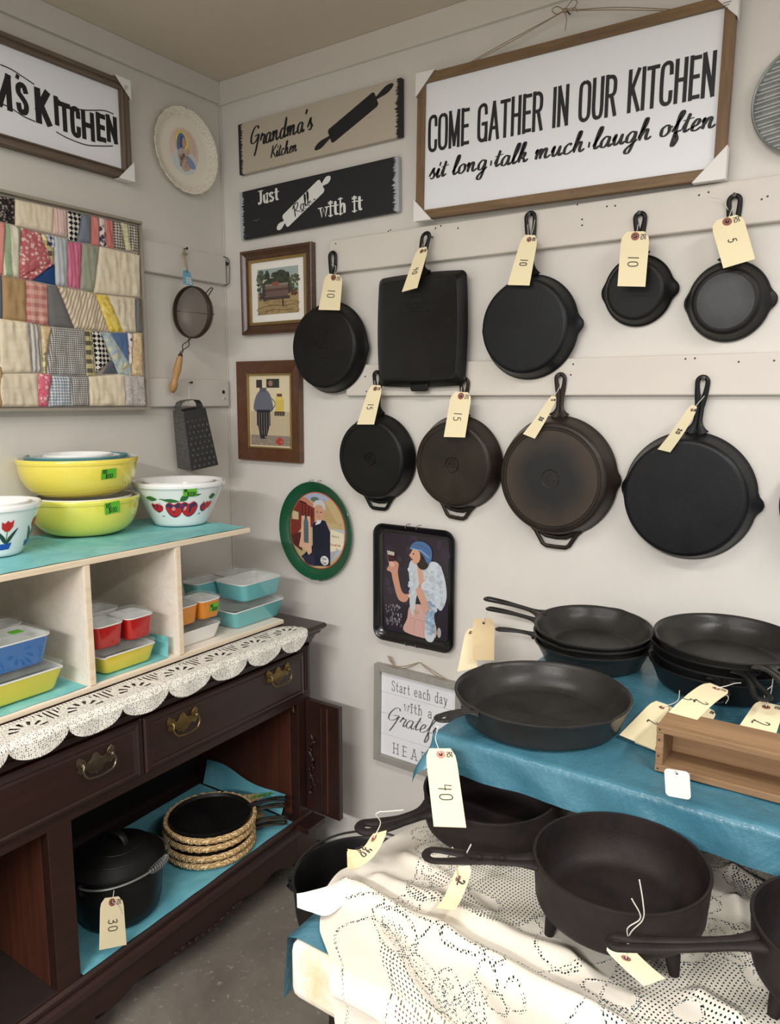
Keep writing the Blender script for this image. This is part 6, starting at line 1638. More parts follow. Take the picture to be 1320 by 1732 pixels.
# refrigerator dishes
def dish(M, a, b_, h, mat, label, lid=True, lip=.004, wavy=.0, stick=None, group=None):
    """rectangular dish, half sizes a (x) b_ (y), base at z=0"""
    t = thing('refrigerator_dish', label, 'glass dish', M, group)
    def ring(k, z, r=.018, wv=0):
        pts = rr(a*k, b_*k-(0), r*k, 5)
        return [(x, y, z+wv*math.cos(x/(a*k)*PI)*(1 if abs(y) > abs(b_*k)*.9 else 0)) for x, y in pts]
    g = G(); loft(g, [ring(.80, .0), ring(.83, .002), ring(.86, .006), ring(.97, h-.004, wv=wavy), ring(.985, h-.002, wv=wavy)], True, False); obj('coloured_glass', g, mat, t, angle=.8)
    g = G(); loft(g, [ring(.985, h-.002, wv=wavy), ring(1.0, h-.001, wv=wavy), ring(1.0, h+.0008, wv=wavy), ring(.95, h+.0008, wv=wavy), ring(.83, .006), ring(.75, .005)], False, True); obj('white_inside', g, M_MILK, t, angle=.8)
    if lid:
        z = h+.0015+abs(wavy)
        g = G(); loft(g, [ring(.98, z), ring(1.01, z+.0015), ring(1.01, z+.004), ring(.93, z+.006), ring(.80, z+.0085), ring(.74, z+.0115), ring(.70, z+.012), ring(.68, z+.0085), ring(.5, z+.0065)], True, True); l_ = obj('glass_lid', g, M_GLASS, t, angle=.5, label='clear ribbed glass lid')
        for i in range(5):
            g = G(); x = (-.36+.18*i)*a*1.3; g.tube([(x, -b_*.5, z+.0075), (x, b_*.5, z+.0075)], .0009, 5); obj('lid_rib', g, M_GLASS, l_)
    if stick:
        face, s0, z0, ww, hh, lines = stick
        if face == 'y': sticker(t, (s0, -b_*(.86+.11*z0/h)-.0008, z0), (0, -1, -.12), (0, 0, 1), ww, hh, lines)
        elif face == 'x': sticker(t, (a*(.86+.11*z0/h)+.0008, s0, z0), (1, 0, -.12), (0, 0, 1), ww, hh, lines)
    return t
def at(P, rz=0): return Matrix.Translation(P) @ Matrix.Rotation(rz, 4, 'Z')
# local x -> world x (depth of shelf), local y -> world y (along the wall)
BZ = SZB+.0035
# right cubby: white dish with two orange ones on it, turquoise pair beside
c1 = Vector((.285, L(330, 1060, .33).y+.0, SZB+.0006))
dish(at((.285, -.475, SZB+.0006)), .085, .075, .042, M_MILK, 'white glass dish under the two orange dishes in the right cubby', wavy=.002)
zz2 = SZB+.0006+.042+.0155+.0025
dish(at((.325, -.436, zz2)), .044, .038, .050, M_ORG, 'orange dish with green price sticker standing on the white dish', stick=('x', .008, .028, .030, .022, [('RS', .08, .58, .3), ('$150', .28, .08, .4)]))
dish(at((.325, -.516, zz2)), .044, .038, .050, M_ORG, 'orange dish next to the divider on the white dish')
dish(at((.235, -.480, zz2)), .042, .036, .050, M_ORG, 'orange dish at the back on the white dish')
dish(at((.285, -.250, SZB+.0006)), .085, .105, .052, M_TURQ, 'lower turquoise dish at the right end of the shelf', wavy=.002)
zt2 = SZB+.0006+.052+.0155+.0025
dish(at((.305, -.235, zt2)), .062, .085, .052, M_TURQ, 'wide turquoise dish on top at the right end of the shelf')
dish(at((.315, -.368, zt2)) if False else at((.208, -.325, zt2)), .036, .055, .050, M_TURQ, 'small turquoise dish at the back left of the turquoise stack')
dish(at((.205, -.205, zt2)), .036, .050, .050, M_TURQ, 'small turquoise dish at the back right of the turquoise stack')
# middle cubby
ym = (yd1+yd2)/2
dish(at((.300, ym-.013, BZ)), .083, .078, .046, M_YELD, 'yellow dish under the two red dishes in the middle cubby', wavy=.003)
zr = BZ+.046+.0155+.0035
dish(at((.335, ym+.024, zr)), .044, .040, .054, M_REDG, 'right hand red dish with clear lid in the middle cubby')
dish(at((.335, ym-.062, zr)), .044, .040, .054, M_REDG, 'left hand red dish with clear lid in the middle cubby')
dish(at((.243, ym-.03, zr)), .040, .065, .060, M_GLASS, 'clear glass dish behind the two red dishes')
# left cubby
dish(at((.285, -.985, BZ+.002)), .085, .116, .052, M_YELD, 'yellow dish under the large blue dish in the left cubby', wavy=.004)
zl = BZ+.002+.052+.0155+.0045
dish(at((.315, -1.00, zl)), .060, .102, .062, M_BLU, 'large blue dish with clear lid in the left cubby')
g = G(); tt = [o for o in COL.objects if o.get('label', '').startswith('large blue dish')][0]
g.box((.005, .03, .0725), (.03, .055, .0731)); obj('price_sticker', g, M_STICK, tt, smooth=False)
dish(at((.207, -.97, zl)), .036, .085, .060, M_GLASS, 'clear glass dish behind the large blue dish')

# ------------------------------------------------------------------ inside the cupboard
k = MT('teal_blue_liner', .6); k.color(k.mix(k.ramp(k.noise(7, 4, .7, dist=1), [(.3, 0.0), (.7, 1.0)]), S((88, 158, 176)), S((116, 184, 196)))); k.bump(k.noise(14, 4, .7, dist=1), .4, .003); M_LINER = k.m
_l = sheet('liner_cloth', 'teal blue liner covering the cupboard floor under the pots', .06, FX+.002, YC1+.004, YC0-.03, ZF+.0005, M_LINER, .001, .002, 9)
for vx in _l.data.vertices: vx.co.z -= SAG(vx.co.y+_l.location.y, ZF)
g = G(); cz_ = Vector((.2, YC0-.03, ZF)); g.grid(20, 10, lambda u, v: (-.13+.34*u, .004+.022*math.sin(v*1.2)+.003*math.sin(u*9), .002+.075*v*(1-.3*u+.1*math.sin(u*7)))); o = obj('liner_flap', g, M_LINER, angle=3, M=Matrix.Translation(cz_)); tag(o, 'end of the teal liner turned up against the right cupboard side', 'liner')
zf = ZF+.004
def at_x(X, px, py): P = on('x', X, px, py); return P
# dutch oven
yo = at_x(.345, 203, 1545).y
zo = zf-SAG(yo, ZF)
M = Matrix.Translation((.345, yo, zo)) @ Matrix.Rotation(.18, 4, 'Z')
ov = thing('dutch_oven', 'black cast iron dutch oven with domed lid and coiled bail handle', 'pot', M)
RO = .108; HO = .135
g = G(); g.lathe([(RO*.75, .0), (RO*.82, .002), (RO*.90, .012), (RO*.95, .035), (RO*.985, .08), (RO, HO-.004), (RO+.004, HO-.002), (RO+.004, HO), (RO-.003, HO), (RO-.006, HO-.01), (RO*.9, .04), (RO*.78, .008), (.002, .006)], 80, cap1=False); obj('pot_body', g, M_IRON, ov, angle=.9)
g = G(); g.lathe([(RO+.005, HO+.001), (RO+.006, HO+.005), (RO-.002, HO+.009), (RO*.85, HO+.022), (RO*.6, HO+.038), (RO*.3, HO+.046), (.002, HO+.048)], 80, cap0=True, cap1=False)
for r_ in (.8, .55): g.tube([(RO*r_*math.cos(i*PI/20), RO*r_*math.sin(i*PI/20), HO+(.0255 if r_ == .8 else .0405)) for i in range(40)], .0012, 5, closed=True)
ld = obj('lid', g, M_IRON, ov, angle=.9)
g = G(); g.tube(crom([(-.034, 0, HO+.036), (-.03, 0, HO+.056), (-.014, 0, HO+.068), (.014, 0, HO+.068), (.03, 0, HO+.056), (.034, 0, HO+.036)], 5), .009, 10, flat=.4); obj('strap_handle', g, M_IRON, ld)
for s_ in (-1, 1):
    g = G(); g.tube(crom([(0, s_*(RO-.004), HO-.03), (0, s_*(RO+.010), HO-.02), (0, s_*(RO+.012), HO-.006), (0, s_*(RO+.001), HO-.006)], 4), .006, 8); obj('bail_ear', g, M_IRON, ov)
# bail lowered towards the front, coil in its middle
Mi = Matrix.Rotation(-.35, 4, 'Z')
bl = []; 
for i in range(33):
    a = PI*i/32; rb_ = RO+.014; y = -rb_*math.cos(a); f = math.sin(a); bl.append(Vector((f*(RO+.018), y, HO-.006+.016*f*f)))
M_ZINC = flatm('zinc_wire', (150, 150, 148), .35, .7)
bobj = Matrix.Rotation(-.25, 4, 'Z')
g = G(); g.tube(bl, .0026, 8); ba = obj('bail', g, M_ZINC, ov)
g = G(); cp = []; i0, i1 = 14, 20; seg_ = bl[i0:i1+1]; N = 220
for i in range(N):
    u = i/(N-1)*(len(seg_)-1); a = int(min(u, len(seg_)-2)); p_ = seg_[a].lerp(seg_[a+1], u-a); t_ = (seg_[a+1]-seg_[a]).normalized(); n1 = t_.cross(V(0, 0, 1)).normalized(); n2 = n1.cross(t_); q = i/N*2*PI*11; r_ = .0035+.0055*math.sin(PI*i/N)**.5; cp.append(p_+n1*r_*math.cos(q)+n2*r_*math.sin(q))
g.tube(cp, .0013, 6); obj('coil_grip', g, M_ZINC, ba)
def DT(d, pts): return [D(x, y, dd) for (x, y), dd in zip(pts, d if isinstance(d, (list, tuple)) else [d]*len(pts))]
XT = .345+RO+.024
price_tag([on('x', XT, *q) for q in ((170,1520),(208,1515),(214,1598),(168,1607))], '30', 'tag reading 30 hanging on the bail of the dutch oven', eye=(.5, .10), strings=[[on('x', XT-.004, 193, 1506), 'e'], ['e', on('x', XT+.002, 200, 1532), on('x', XT+.003, 206, 1546)]])

# griddles in straw holders
SXC = .338
ys = at_x(SXC, 356, 1432).y; zf = zf-SAG(ys, ZF)
M_STRAW = MT('braided_straw', .8); k = M_STRAW; k.color(k.mix(k.ramp(k.wave(60, v=k.mapv((1, 1, 2.2)), dist=6, det=3), [(.3, 0.0), (.7, 1.0)]), S((176, 138, 88)), S((232, 202, 150)))); k.bump(k.wave(60, v=k.mapv((1, 1, 2.2)), dist=6), .8, .003); M_STRAW = k.m
hd = (Vector((.465, -.262, 0))-Vector((SXC, ys, 0))); ha = math.atan2(hd.y, hd.x)-PI/2
RG = .112
lbs = ['bottom', 'second', 'third', 'top']
for i in range(4):
    z = zf+.0005+i*.0235; jx, jy = [(0, 0), (.003, -.004), (-.003, .002), (.001, .004)][i]; ja = ha+[0, -.06, .05, .02][i]
    M = Matrix.Translation((SXC+jx, ys+jy, z)) @ Matrix.Rotation(ja, 4, 'Z')
    t = thing('straw_holder', lbs[i]+' braided straw holder in the stack of griddle pans', 'straw trivet', M, 'straw holders in the cupboard')
    g = G(); n = 120
    g.grid(n, 8, lambda u, v: ((RG+.010+.006*math.cos(2*PI*v)+.0015*math.sin(u*2*PI*34+v*3))*math.cos(2*PI*u), (RG+.010+.006*math.cos(2*PI*v)+.0015*math.sin(u*2*PI*34+v*3))*math.sin(2*PI*u), .0105+.0095*math.sin(2*PI*v)+.0012*math.sin(u*2*PI*34+1)), cu=True, cv=True)
    obj('braided_rim', g, M_STRAW, t, angle=3)
    g = G(); g.lathe([(RG+.008, .001), (RG+.008, .004), (.002, .004)], 48, cap0=True, cap1=False); obj('woven_base', g, M_STRAW, t)
    g = G(); g.grid(14, 10, lambda u, v: ((u-.5)*.055*(1-.45*v), -.0+(RG+.012)+.055*v, .004+.012*(1-v)+.0015*math.sin(v*30))); _w = obj('woven_tongue', g, M_STRAW, t, angle=3)
    _w.rotation_euler = (0, 0, .42)
    M2 = Matrix.Translation((SXC+jx, ys+jy, z+.0055)) @ Matrix.Rotation(ja-.0, 4, 'Z')
    t2 = thing('griddle_pan', lbs[i]+' shallow black griddle pan of the stack in straw holders', 'skillet', M2, 'griddle pans in the cupboard')
    g = G(); g.lathe([(RG*.96, 0), (RG*.985, .004), (RG, .016), (RG-.003, .017), (RG-.007, .008), (RG-.016, .0055), (.002, .0055)], 72, cap1=False); obj('pan_body', g, M_IRON, t2, angle=.8)
    hm = handle_mesh(RG, .012, .115, w0=.03, w1=.017, w2=.026, arch=.008, hole=.5, th=.010); obj('handle', hm, M_IRONBR if i < 3 else M_IRON, t2, angle=1.2)
M_LEAF = flatm('green_leaf', (58, 112, 44), .5, nz=.3)
P = M2 @ V(-.004, RG+.03, .034)
t = thing('leaf_sprig', 'green leafy sprig lying on the top griddle handle', 'leaf sprig', Matrix.Translation(P) @ Matrix.Rotation(ja, 4, 'Z'))
for i in range(9):
    a = .5*(1 if i % 2 else -1); g = G(); g.M = Matrix.Translation((0, -.028+.007*i, .001*(i % 3))) @ Matrix.Rotation(a, 4, 'Z') @ Matrix.Rotation(.3*a, 4, 'Y')
    g.add([(0, -.004, 0), (.005, .006, .002), (0, .018, .0035), (-.005, .006, .002), (0, .006, .0)], [(0, 1, 4), (1, 2, 4), (2, 3, 4), (3, 0, 4)]); obj('leaf', g, M_LEAF, t, smooth=False)
g = G(); g.tube([(0, -.035, -.001), (0, .0, .0), (.002, .035, .001)], .0011, 5); obj('stem', g, M_LEAF, t)

# ------------------------------------------------------------------ the tables
TZ = .735
k = MT('blue_plastic_cloth', .34, spec=.5); k.color(k.mix(k.ramp(k.noise(5, 5, .65, dist=.8), [(.3, 0.0), (.7, 1.0)]), S((58, 108, 126)), S((76, 128, 146)))); k.rough(k.ramp(k.noise(60, 4, .7), [(.3, .2), (.7, .38)]))
k.bump(k.math('ADD', k.math('MULTIPLY', k.noise(6, 4, .6, dist=1.5), 6.0), k.noise(120, 4, .7)), .55, .0016); M_BLUEC = k.m
k = MT('stained_white_foam', .75); k.color(k.mix(k.ramp(k.noise(7, 5, .65, dist=.5), [(.45, 0.0), (.68, 1.0)]), S((240, 236, 224)), S((226, 198, 140)))); k.bump(k.noise(18, 6, .7), .6, .004); M_FOAM = k.m
TX0, TY0 = 1.238, -1.118
t = thing('display_table', 'table with a thick white stained top edge showing beyond the lace', 'table', loc=(1.7, -.6, 0))
O2 = Vector((1.7, -.6, 0))
g = G(); g.M = Matrix.Translation(-O2); g.box((TX0+.004, TY0, TZ-.085), (2.35, -.03, TZ)); obj('table_top', g, M_FOAM, t, smooth=True, angle=.9, bevel=.016, segs=4)
for x, y in ((1.33, -1.0), (2.2, -1.0), (1.33, -.12), (2.2, -.12)):
    g = G(); g.M = Matrix.Translation(-O2); g.box((x-.03, y-.03, 0), (x+.03, y+.03, TZ-.086)); obj('leg', g, M_WHITEP, t, smooth=False, bevel=.003)
# blue sheet under the lace
c = Vector((1.7, -.6, TZ)); g = G()
def fn(u, v):
    s = (u-.0)*1.22-.075; x = TX0+s; z = .0012; y = TY0+.010+v*(1.07)
    if s < 0:
        x = TX0-.004-.006*math.sin(-s*20)-.10*max(0, -s-.03)*max(0, 1-v*9); z = .0012+s*1.0-.03*max(0, -s/.075)*max(0, 1-v*6)
    return (x-c.x, y-c.y, z+.0005*noise.noise((x*20, y*20, 0)))
g.grid(70, 60, fn); o = obj('blue_tablecloth', g, M_BLUEC, angle=1.5, M=Matrix.Translation(c)); tag(o, 'blue sheet on the lower table, its corner bare beside the lace', 'tablecloth')

# riser with its blue cloth
RZ = .880; RX0, RY0 = 1.240, -.722
r_ = thing('table_riser', 'low shelf board carrying the blue clothed upper display', 'shelf', loc=(1.75, -.35, TZ+.003))
O3 = Vector((1.75, -.35, TZ+.003))
for nm, a, c_ in (('riser_board', (RX0+.004, RY0+.006, RZ-.022), (2.3, -.015, RZ-.003)), ('riser_support', (RX0+.05, -.46, TZ+.003), (2.25, -.44, RZ-.022)), ('riser_support', (RX0+.05, -.06, TZ+.003), (2.25, -.04, RZ-.022)), ('riser_side', (RX0+.05, -.44, TZ+.003), (RX0+.07, -.06, RZ-.022)), ('riser_side', (2.2, -.44, TZ+.003), (2.22, -.06, RZ-.022))):
    g = G(); g.M = Matrix.Translation(-O3); g.box(a, c_); obj(nm, g, M_DARKWOODB, r_, smooth=False)
c = Vector((1.75, -.35, RZ)); g = G(); R_ = .010
def cloth(u, v):
    a = -.085+u*1.16; b = -.065+v*.775          # distance inside the left and the front edge
    dx, dy = max(0, -a), max(0, -b)
    d = math.hypot(dx, dy)
    x, y = RX0+max(0, a), RY0+max(0, b)
    wv = .0010*noise.noise((a*14, b*14, 2))+.0008*noise.noise((a*40, b*9, 1))
    z = 0.0+wv
    if d > 0:
        nx, ny = dx/d, dy/d
        if d < R_*1.57: ox = R_*math.sin(d/R_); z -= R_*(1-math.cos(d/R_))
        else:
            e = d-R_*1.57; fl = .10+(.3 if dx > .01 and dy > .0 else .0)*min(1, dx/.05); ox = R_+e*fl+.003*math.sin((a+b)*45)*min(1, e/.03); z -= R_+e*math.sqrt(1-min(.9, fl)**2)
        x -= nx*ox; y -= ny*ox
    return (x-c.x, y-c.y, z)
g.grid(230, 150, cloth); o = obj('riser_cloth', g, M_BLUEC, angle=2.5, M=Matrix.Translation(c)); tag(o, 'shiny blue cloth over the upper display board with a hanging front edge', 'tablecloth')

# lace tablecloth, pattern kept as attributes on a fine grid
def lace():
    NX, NY = 470, 520
    x0, x1, y1, y0 = 1.17, 2.10, -.28, -1.32
    u = np.linspace(0, 1, NX); v = np.linspace(0, 1, NY); U, Vv = np.meshgrid(u, v)
    X = x0+(x1-x0)*U; Y = y0+(y1-y0)*Vv
    def ridge(pts, h, w_):
        P = [Zp(a, b_, .75) for a, b_ in pts]; D2 = np.full(X.shape, 9.0); T = np.zeros(X.shape)
        for k_, (p, q) in enumerate(zip(P, P[1:])):
            dx, dy = q.x-p.x, q.y-p.y; L2 = dx*dx+dy*dy; t_ = np.clip(((X-p.x)*dx+(Y-p.y)*dy)/L2, 0, 1)
            d = np.hypot(X-p.x-t_*dx, Y-p.y-t_*dy); D2 = np.minimum(D2, d)
        return h*np.exp(-(D2/w_)**2)
    H = .0055+.0012*np.sin(X*31+Y*17)+.0010*np.sin(X*57-Y*43)
    for pts, h, w_ in ((((545, 1478), (620, 1515), (740, 1580), (880, 1650), (1010, 1719)), .020, .018), (((600, 1462), (700, 1500), (830, 1560), (960, 1610)), .012, .016),
                       (((560, 1500), (590, 1560), (600, 1640)), .006, .02), (((690, 1500), (720, 1590), (760, 1700)), .006, .02), (((1210, 1700), (1120, 1640), (1060, 1610)), .012, .012),
                       (((1290, 1660), (1220, 1560), (1200, 1500)), .010, .012), (((1200, 1450), (1270, 1490), (1320, 1500)), .012, .012), (((950, 1370), (1000, 1380)), .02, .02), (((640, 1420), (700, 1450), (780, 1520)), .006, .012)):
        H = H+ridge(pts, h, w_)
    # keep it low under the pans
    for cx, cy, rr_ in ((1.355, -.73, .10), (1.603, -.853, .09), (1.87, -.82, .10)):
        d = np.hypot(X-cx, Y-cy); H = np.where(d < rr_+.02, .0038+(H-.0038)*np.clip((d-rr_+.0)/.02, 0, 1), H)
    # left outline of the cloth, from its corner points
    bp = [Zp(a, b_, .742) for a, b_ in ((748, 1362), (718, 1383), (684, 1400), (624, 1448), (580, 1474), (548, 1500), (545, 1545))]
    bp = [(p.x, p.y) for p in bp]+[(1.275, -1.085), (1.312, -1.118), (1.345, -1.16), (1.375, -1.4)]
    ys_ = np.array([p[1] for p in bp][::-1]); xs_ = np.array([p[0] for p in bp][::-1])
    XL = np.interp(Y, ys_, xs_)+.004*np.sin(Y*60)
    Wd = x1-XL; Xn = XL+(X-x0)/(x1-x0)*(x1-XL)
    # front overhang
    e = TY0-.004-Y; over = e > 0; r_ = .02
    Yn = np.where(over, np.where(e < r_*1.57, TY0-.004-r_*np.sin(np.minimum(e, r_*1.57)/r_), TY0-.004-r_-(e-r_*1.57)*.12-.006*np.sin(Xn*40)*np.clip(e/.05, 0, 1)), Y)
    Zn = np.where(over, np.where(e < r_*1.57, -r_*(1-np.cos(np.minimum(e, r_*1.57)/r_)), -r_-(e-r_*1.57)), 0)+TZ+H*np.where(over, .6, 1)
    Yn = Yn-np.where(over, H*.5, 0)
    # pattern in cloth coordinates, turned
    S_, C_ = math.sin(.55), math.cos(.55); A = (X-1.4)*C_+(Y+1)*S_; Bq = -(X-1.4)*S_+(Y+1)*C_
    line = np.zeros(X.shape); net = np.zeros(X.shape); fine = np.zeros(X.shape)
    def petal(cx, cy, l, w_, a, fl=1, inn=.62):
        nonlocal line, fine, net
        c_, s_ = math.cos(a), math.sin(a); p = (A-cx)*c_+(Bq-cy)*s_; q = -(A-cx)*s_+(Bq-cy)*c_
        w2 = w_*(1+.35*p/l); d = np.sqrt((p/l)**2+(q/np.maximum(w2, .001))**2)
        sc = min(l, w_)
        line = np.maximum(line, np.exp(-((d-1)*sc/.0021)**2))
        ins = d < 1
        net = np.where(ins, 0, net); fine = np.where(d < inn, fl, np.where(ins, 0, fine))
    bandn = (np.sin(A*13+.8)*np.sin(Bq*11-.5)+.35*np.sin(A*29)*np.cos(Bq*23)) > .12
    net = np.where(bandn, 1.0, 0.0); edge = np.abs(np.sin(A*13+.8)*np.sin(Bq*11-.5)+.35*np.sin(A*29)*np.cos(Bq*23)-.12); line = np.maximum(line, np.exp(-(edge/.03)**2))
    net = np.where(Xn-XL < .10, 0, net)
    P_ = random.Random(2)
    def pp(px, py, l, w_, a, fl=1, inn=.66):
        q = Zp(px, py, TZ+.01); petal((q.x-1.4)*C_+(q.y+1)*S_, -(q.x-1.4)*S_+(q.y+1)*C_, l, w_, a, fl, inn)
    for fx_, fy_, sc in ((.30, .06, 1.0), (.22, .28, .9), (.46, .20, .9), (.44, -.06, .9), (-.02, .26, .8), (.60, .1, .8)):
        n = 6
        for i in range(n): a = i*2*PI/n+fx_*9; petal(fx_+.052*sc*math.cos(a), fy_+.052*sc*math.sin(a), .034*sc, .024*sc, a)
        petal(fx_, fy_, .018*sc, .018*sc, 0, 0)
        for i in range(2):
            a = fx_*20+i*2.2; petal(fx_+.12*sc*math.cos(a), fy_+.12*sc*math.sin(a), .036*sc, .013*sc, a, 0, .3)
    for q in ((606, 1548, .040, .028, -.9), (628, 1604, .040, .026, -1.3), (672, 1632, .034, .026, -2.0), (668, 1690, .046, .030, -1.7), (716, 1650, .024, .017, -2.4), (600, 1690, .036, .024, -1.2),
              (640, 1515, .030, .018, .4), (690, 1445, .026, .018, .6), (655, 1470, .022, .016, .2)): pp(*q)
    for q in ((740, 1585, .036, .016, -.3), (700, 1484, .032, .014, .1), (762, 1628, .016, .016, 0), (792, 1606, .017, .017, 0), (765, 1660, .016, .014, 0), (806, 1655, .016, .016, 0), (850, 1545, .016, .016, 0), (770, 1500, .030, .016, -.8), (905, 1600, .034, .016, -.7), (1000, 1660, .036, .018, -.4), (1130, 1690, .018, .018, 0), (1210, 1600, .018, .018, 0)): pp(*q, 0, .3)
    for i in range(5): line = np.maximum(line, np.where((A > -.3), np.exp(-((Bq-(.09*np.sin(A*9+i*1.9)+.12*i-.2))/.0016)**2), 0)*np.where(fine > 0, 0, 1))
    fade = np.clip((Xn-XL)/.012, 0, 1); line = line*fade; fine = fine*fade
    me = bpy.data.meshes.new('lace_tablecloth'); c = (1.6, -.85, TZ)
    co_ = np.stack([Xn-c[0], Yn-c[1], Zn-c[2]], -1).reshape(-1, 3)
    idx = np.arange(NX*NY).reshape(NY, NX); f = np.stack([idx[:-1, :-1], idx[:-1, 1:], idx[1:, 1:], idx[1:, :-1]], -1).reshape(-1, 4)
    me.vertices.add(len(co_)); me.vertices.foreach_set('co', co_.ravel()); me.loops.add(f.size); me.loops.foreach_set('vertex_index', f.ravel())
    me.polygons.add(len(f)); me.polygons.foreach_set('loop_start', np.arange(0, f.size, 4)); me.polygons.foreach_set('loop_total', np.full(len(f), 4)); me.update(calc_edges=True)
    for nm, ar in (('line', line), ('net', net), ('fine', fine)):
        at_ = me.attributes.new(nm, 'FLOAT', 'POINT'); at_.data.foreach_set('value', ar.astype(np.float32).ravel())
    at_ = me.attributes.new('uvm', 'FLOAT_VECTOR', 'POINT'); at_.data.foreach_set('vector', np.stack([A, Bq, A*0], -1).astype(np.float32).ravel())
    k = MT('cream_lace', .85, spec=.2); uv = k.attr('uvm').outputs['Vector']
    k.color(k.mix(k.ramp(k.noise(6, 3), [(.3, 0.0), (.7, 1.0)]), S((214, 206, 190)), S((226, 219, 207))))
    vr = k.mapv((1, 1, 1), (0, 0, .785), v=uv)
    d1 = k.voro(175, v=vr, rnd=0.05); d2 = k.voro(330, v=uv, rnd=.75); d3 = k.voro(250, v=uv, rnd=.35)
    def lt(a, b_): return k.math('LESS_THAN', a, b_)
    h1 = k.math('MULTIPLY', lt(d1, .23), k.math('GREATER_THAN', k.attr('net').outputs['Fac'], .5))
    h2 = k.math('MULTIPLY', lt(d2, .34), k.math('GREATER_THAN', k.attr('fine').outputs['Fac'], .5))
    h3 = k.math('MULTIPLY', lt(d3, .35), k.math('GREATER_THAN', k.attr('line').outputs['Fac'], .42))
    hh = k.math('MAXIMUM', h1, k.math('MAXIMUM', h2, h3)); k.put(k.b.inputs['Alpha'], k.math('SUBTRACT', 1.0, hh))
    k.bump(k.math('ADD', k.attr('line').outputs['Fac'], k.noise(700, 2, v=uv)), .35, .0012)
    k.b.inputs['Subsurface Weight'].default_value = 0
    me.materials.append(k.m); me.shade_smooth()
    o = bpy.data.objects.new('lace_tablecloth', me); COL.objects.link(o); o.location = c
    tag(o, 'cream floral lace tablecloth rumpled over the lower table', 'tablecloth')
    # the white tongue of the cloth corner sticking out to the left
    g = G(); ctr = Zp(530, 1512, .765)
    P0 = [Zp(588, 1482, .745), Zp(556, 1498, .765), Zp(520, 1508, .772), Zp(502, 1514, .768)]; P1 = [Zp(592, 1520, .742), Zp(556, 1548, .746), Zp(524, 1542, .752), Zp(503, 1535, .757)]
    top = crom(P0, 6); bot = crom(P1, 6); n = len(top)
    def f2(u, v):
        i = min(n-1, int(round(u*(n-1)))); p = top[i].lerp(bot[i], v)+V(0, 0, .010*math.sin(PI*v)); return tuple(p-ctr)
    g.grid(n, 10, f2); o2 = obj('lace_corner', g, flatm('white_cloth_hem', (244, 242, 238), .85, nz=.03), angle=3, M=Matrix.Translation(ctr)); tag(o2, 'white hemmed corner of the lace cloth sticking out past the left table edge', 'tablecloth')
lace()

# ------------------------------------------------------------------ pans on the upper board
def tpan(px, py, z, wpx, h, base_z, hx, hy, tz_, label, flare, group, **kw):
    P = Zp(px, py, z); R = wpx*depth(P)/FPX; T = Zp(hx, hy, tz_); d = Vector((T.x-P.x, T.y-P.y, 0)); a = math.atan2(d.y, d.x)-PI/2
    M = Matrix.Translation((P.x, P.y, base_z)) @ Matrix.Rotation(a, 4, 'Z')
    return skillet(M, R, h, d.length-R, label, flare=flare, group=group, **kw), P, R, T
rg = 'skillets on the blue upper board'
bz = RZ+.0025
tpan(917, 1167, .935, 147, .053, bz, 733, 1223, .925, 'large open grey black skillet at the front left corner of the blue board', .022, rg, spouts=((0, .006), (PI, .006)), mat=M_IRONG, hk=dict(w1=.022, w2=.033, arch=.004, hole=.34, tipz=-.003), fillet=.01)
# stack by the wall
TILT = lambda dg: Matrix.Rotation(math.radians(dg), 4, Vector((math.cos(.5), math.sin(.5), 0)))
P = Zp(1003, 1062, .958); P.y = min(P.y, -.14)
for i, (z, hx, hy, lb, ra) in enumerate([(bz, 838, 1060, 'bottom skillet of the stack by the wall, its handle pointing left', 0), (bz+.017, 822, 1032, 'middle skillet of the stack by the wall', .0), (bz+.030, 818, 1022, 'top open skillet of the stack by the wall with two pouring lips', .0)]):
    T = Zp(hx, hy, z+.045); q = V(*P); q.x += [.002, -.001, 0][i]
    d = Vector((T.x-q.x, T.y-q.y, 0)); a = math.atan2(d.y, d.x)-PI/2
    if i == 0: a += .02
    skillet(Matrix.Translation((q.x, q.y, z+[0, .003, .006][i])) @ TILT([0, 2.5, 5.0][i]) @ Matrix.Rotation(a, 4, 'Z'), .126, .048, d.length-.124, lb, flare=.026, spouts=((0, .005), (PI, .005)), mat=M_IRONG, group=rg, hk=dict(w1=.017, w2=.026, hole=.5, arch=.003))
# right-hand stack of four
P = Zp(1228, 1076, .985)
hdirs = [(1205, 1195, .925), (1215, 1185, .94), (1278, 1168, .95), (1330, 1160, .965)]
for i in range(4):
    z = [bz, bz+.019, bz+.037, bz+.051][i]; T = Zp(*hdirs[i]); q = V(*P)+V([-.004, .003, -.002, .004][i], [.003, -.002, .002, 0][i], 0)
    d = Vector((T.x-q.x, T.y-q.y, 0)); a = math.atan2(d.y, d.x)-PI/2
    lb = ['bottom skillet of the right hand stack beside the wooden box', 'second skillet from the bottom of the right hand stack', 'third skillet of the right hand stack, handle towards the tag', 'top open skillet of the right hand stack with a shiny worn inside'][i]
    skillet(Matrix.Translation((q.x, q.y, z+[0, .001, .002, .004][i])) @ TILT([0, 1.2, 2, 3][i]) @ Matrix.Rotation(a, 4, 'Z'), [.140, .139, .140, .140][i], .050, [.09, .09, .118, .118][i], lb, flare=.024, spouts=((0, .004), (PI, .004)), mat=M_IRONG if i == 3 else M_IRON, group=rg, hk=dict(w1=.023, w2=.035, hole=.45, arch=.002, tipz=-.006 if i == 2 else 0))

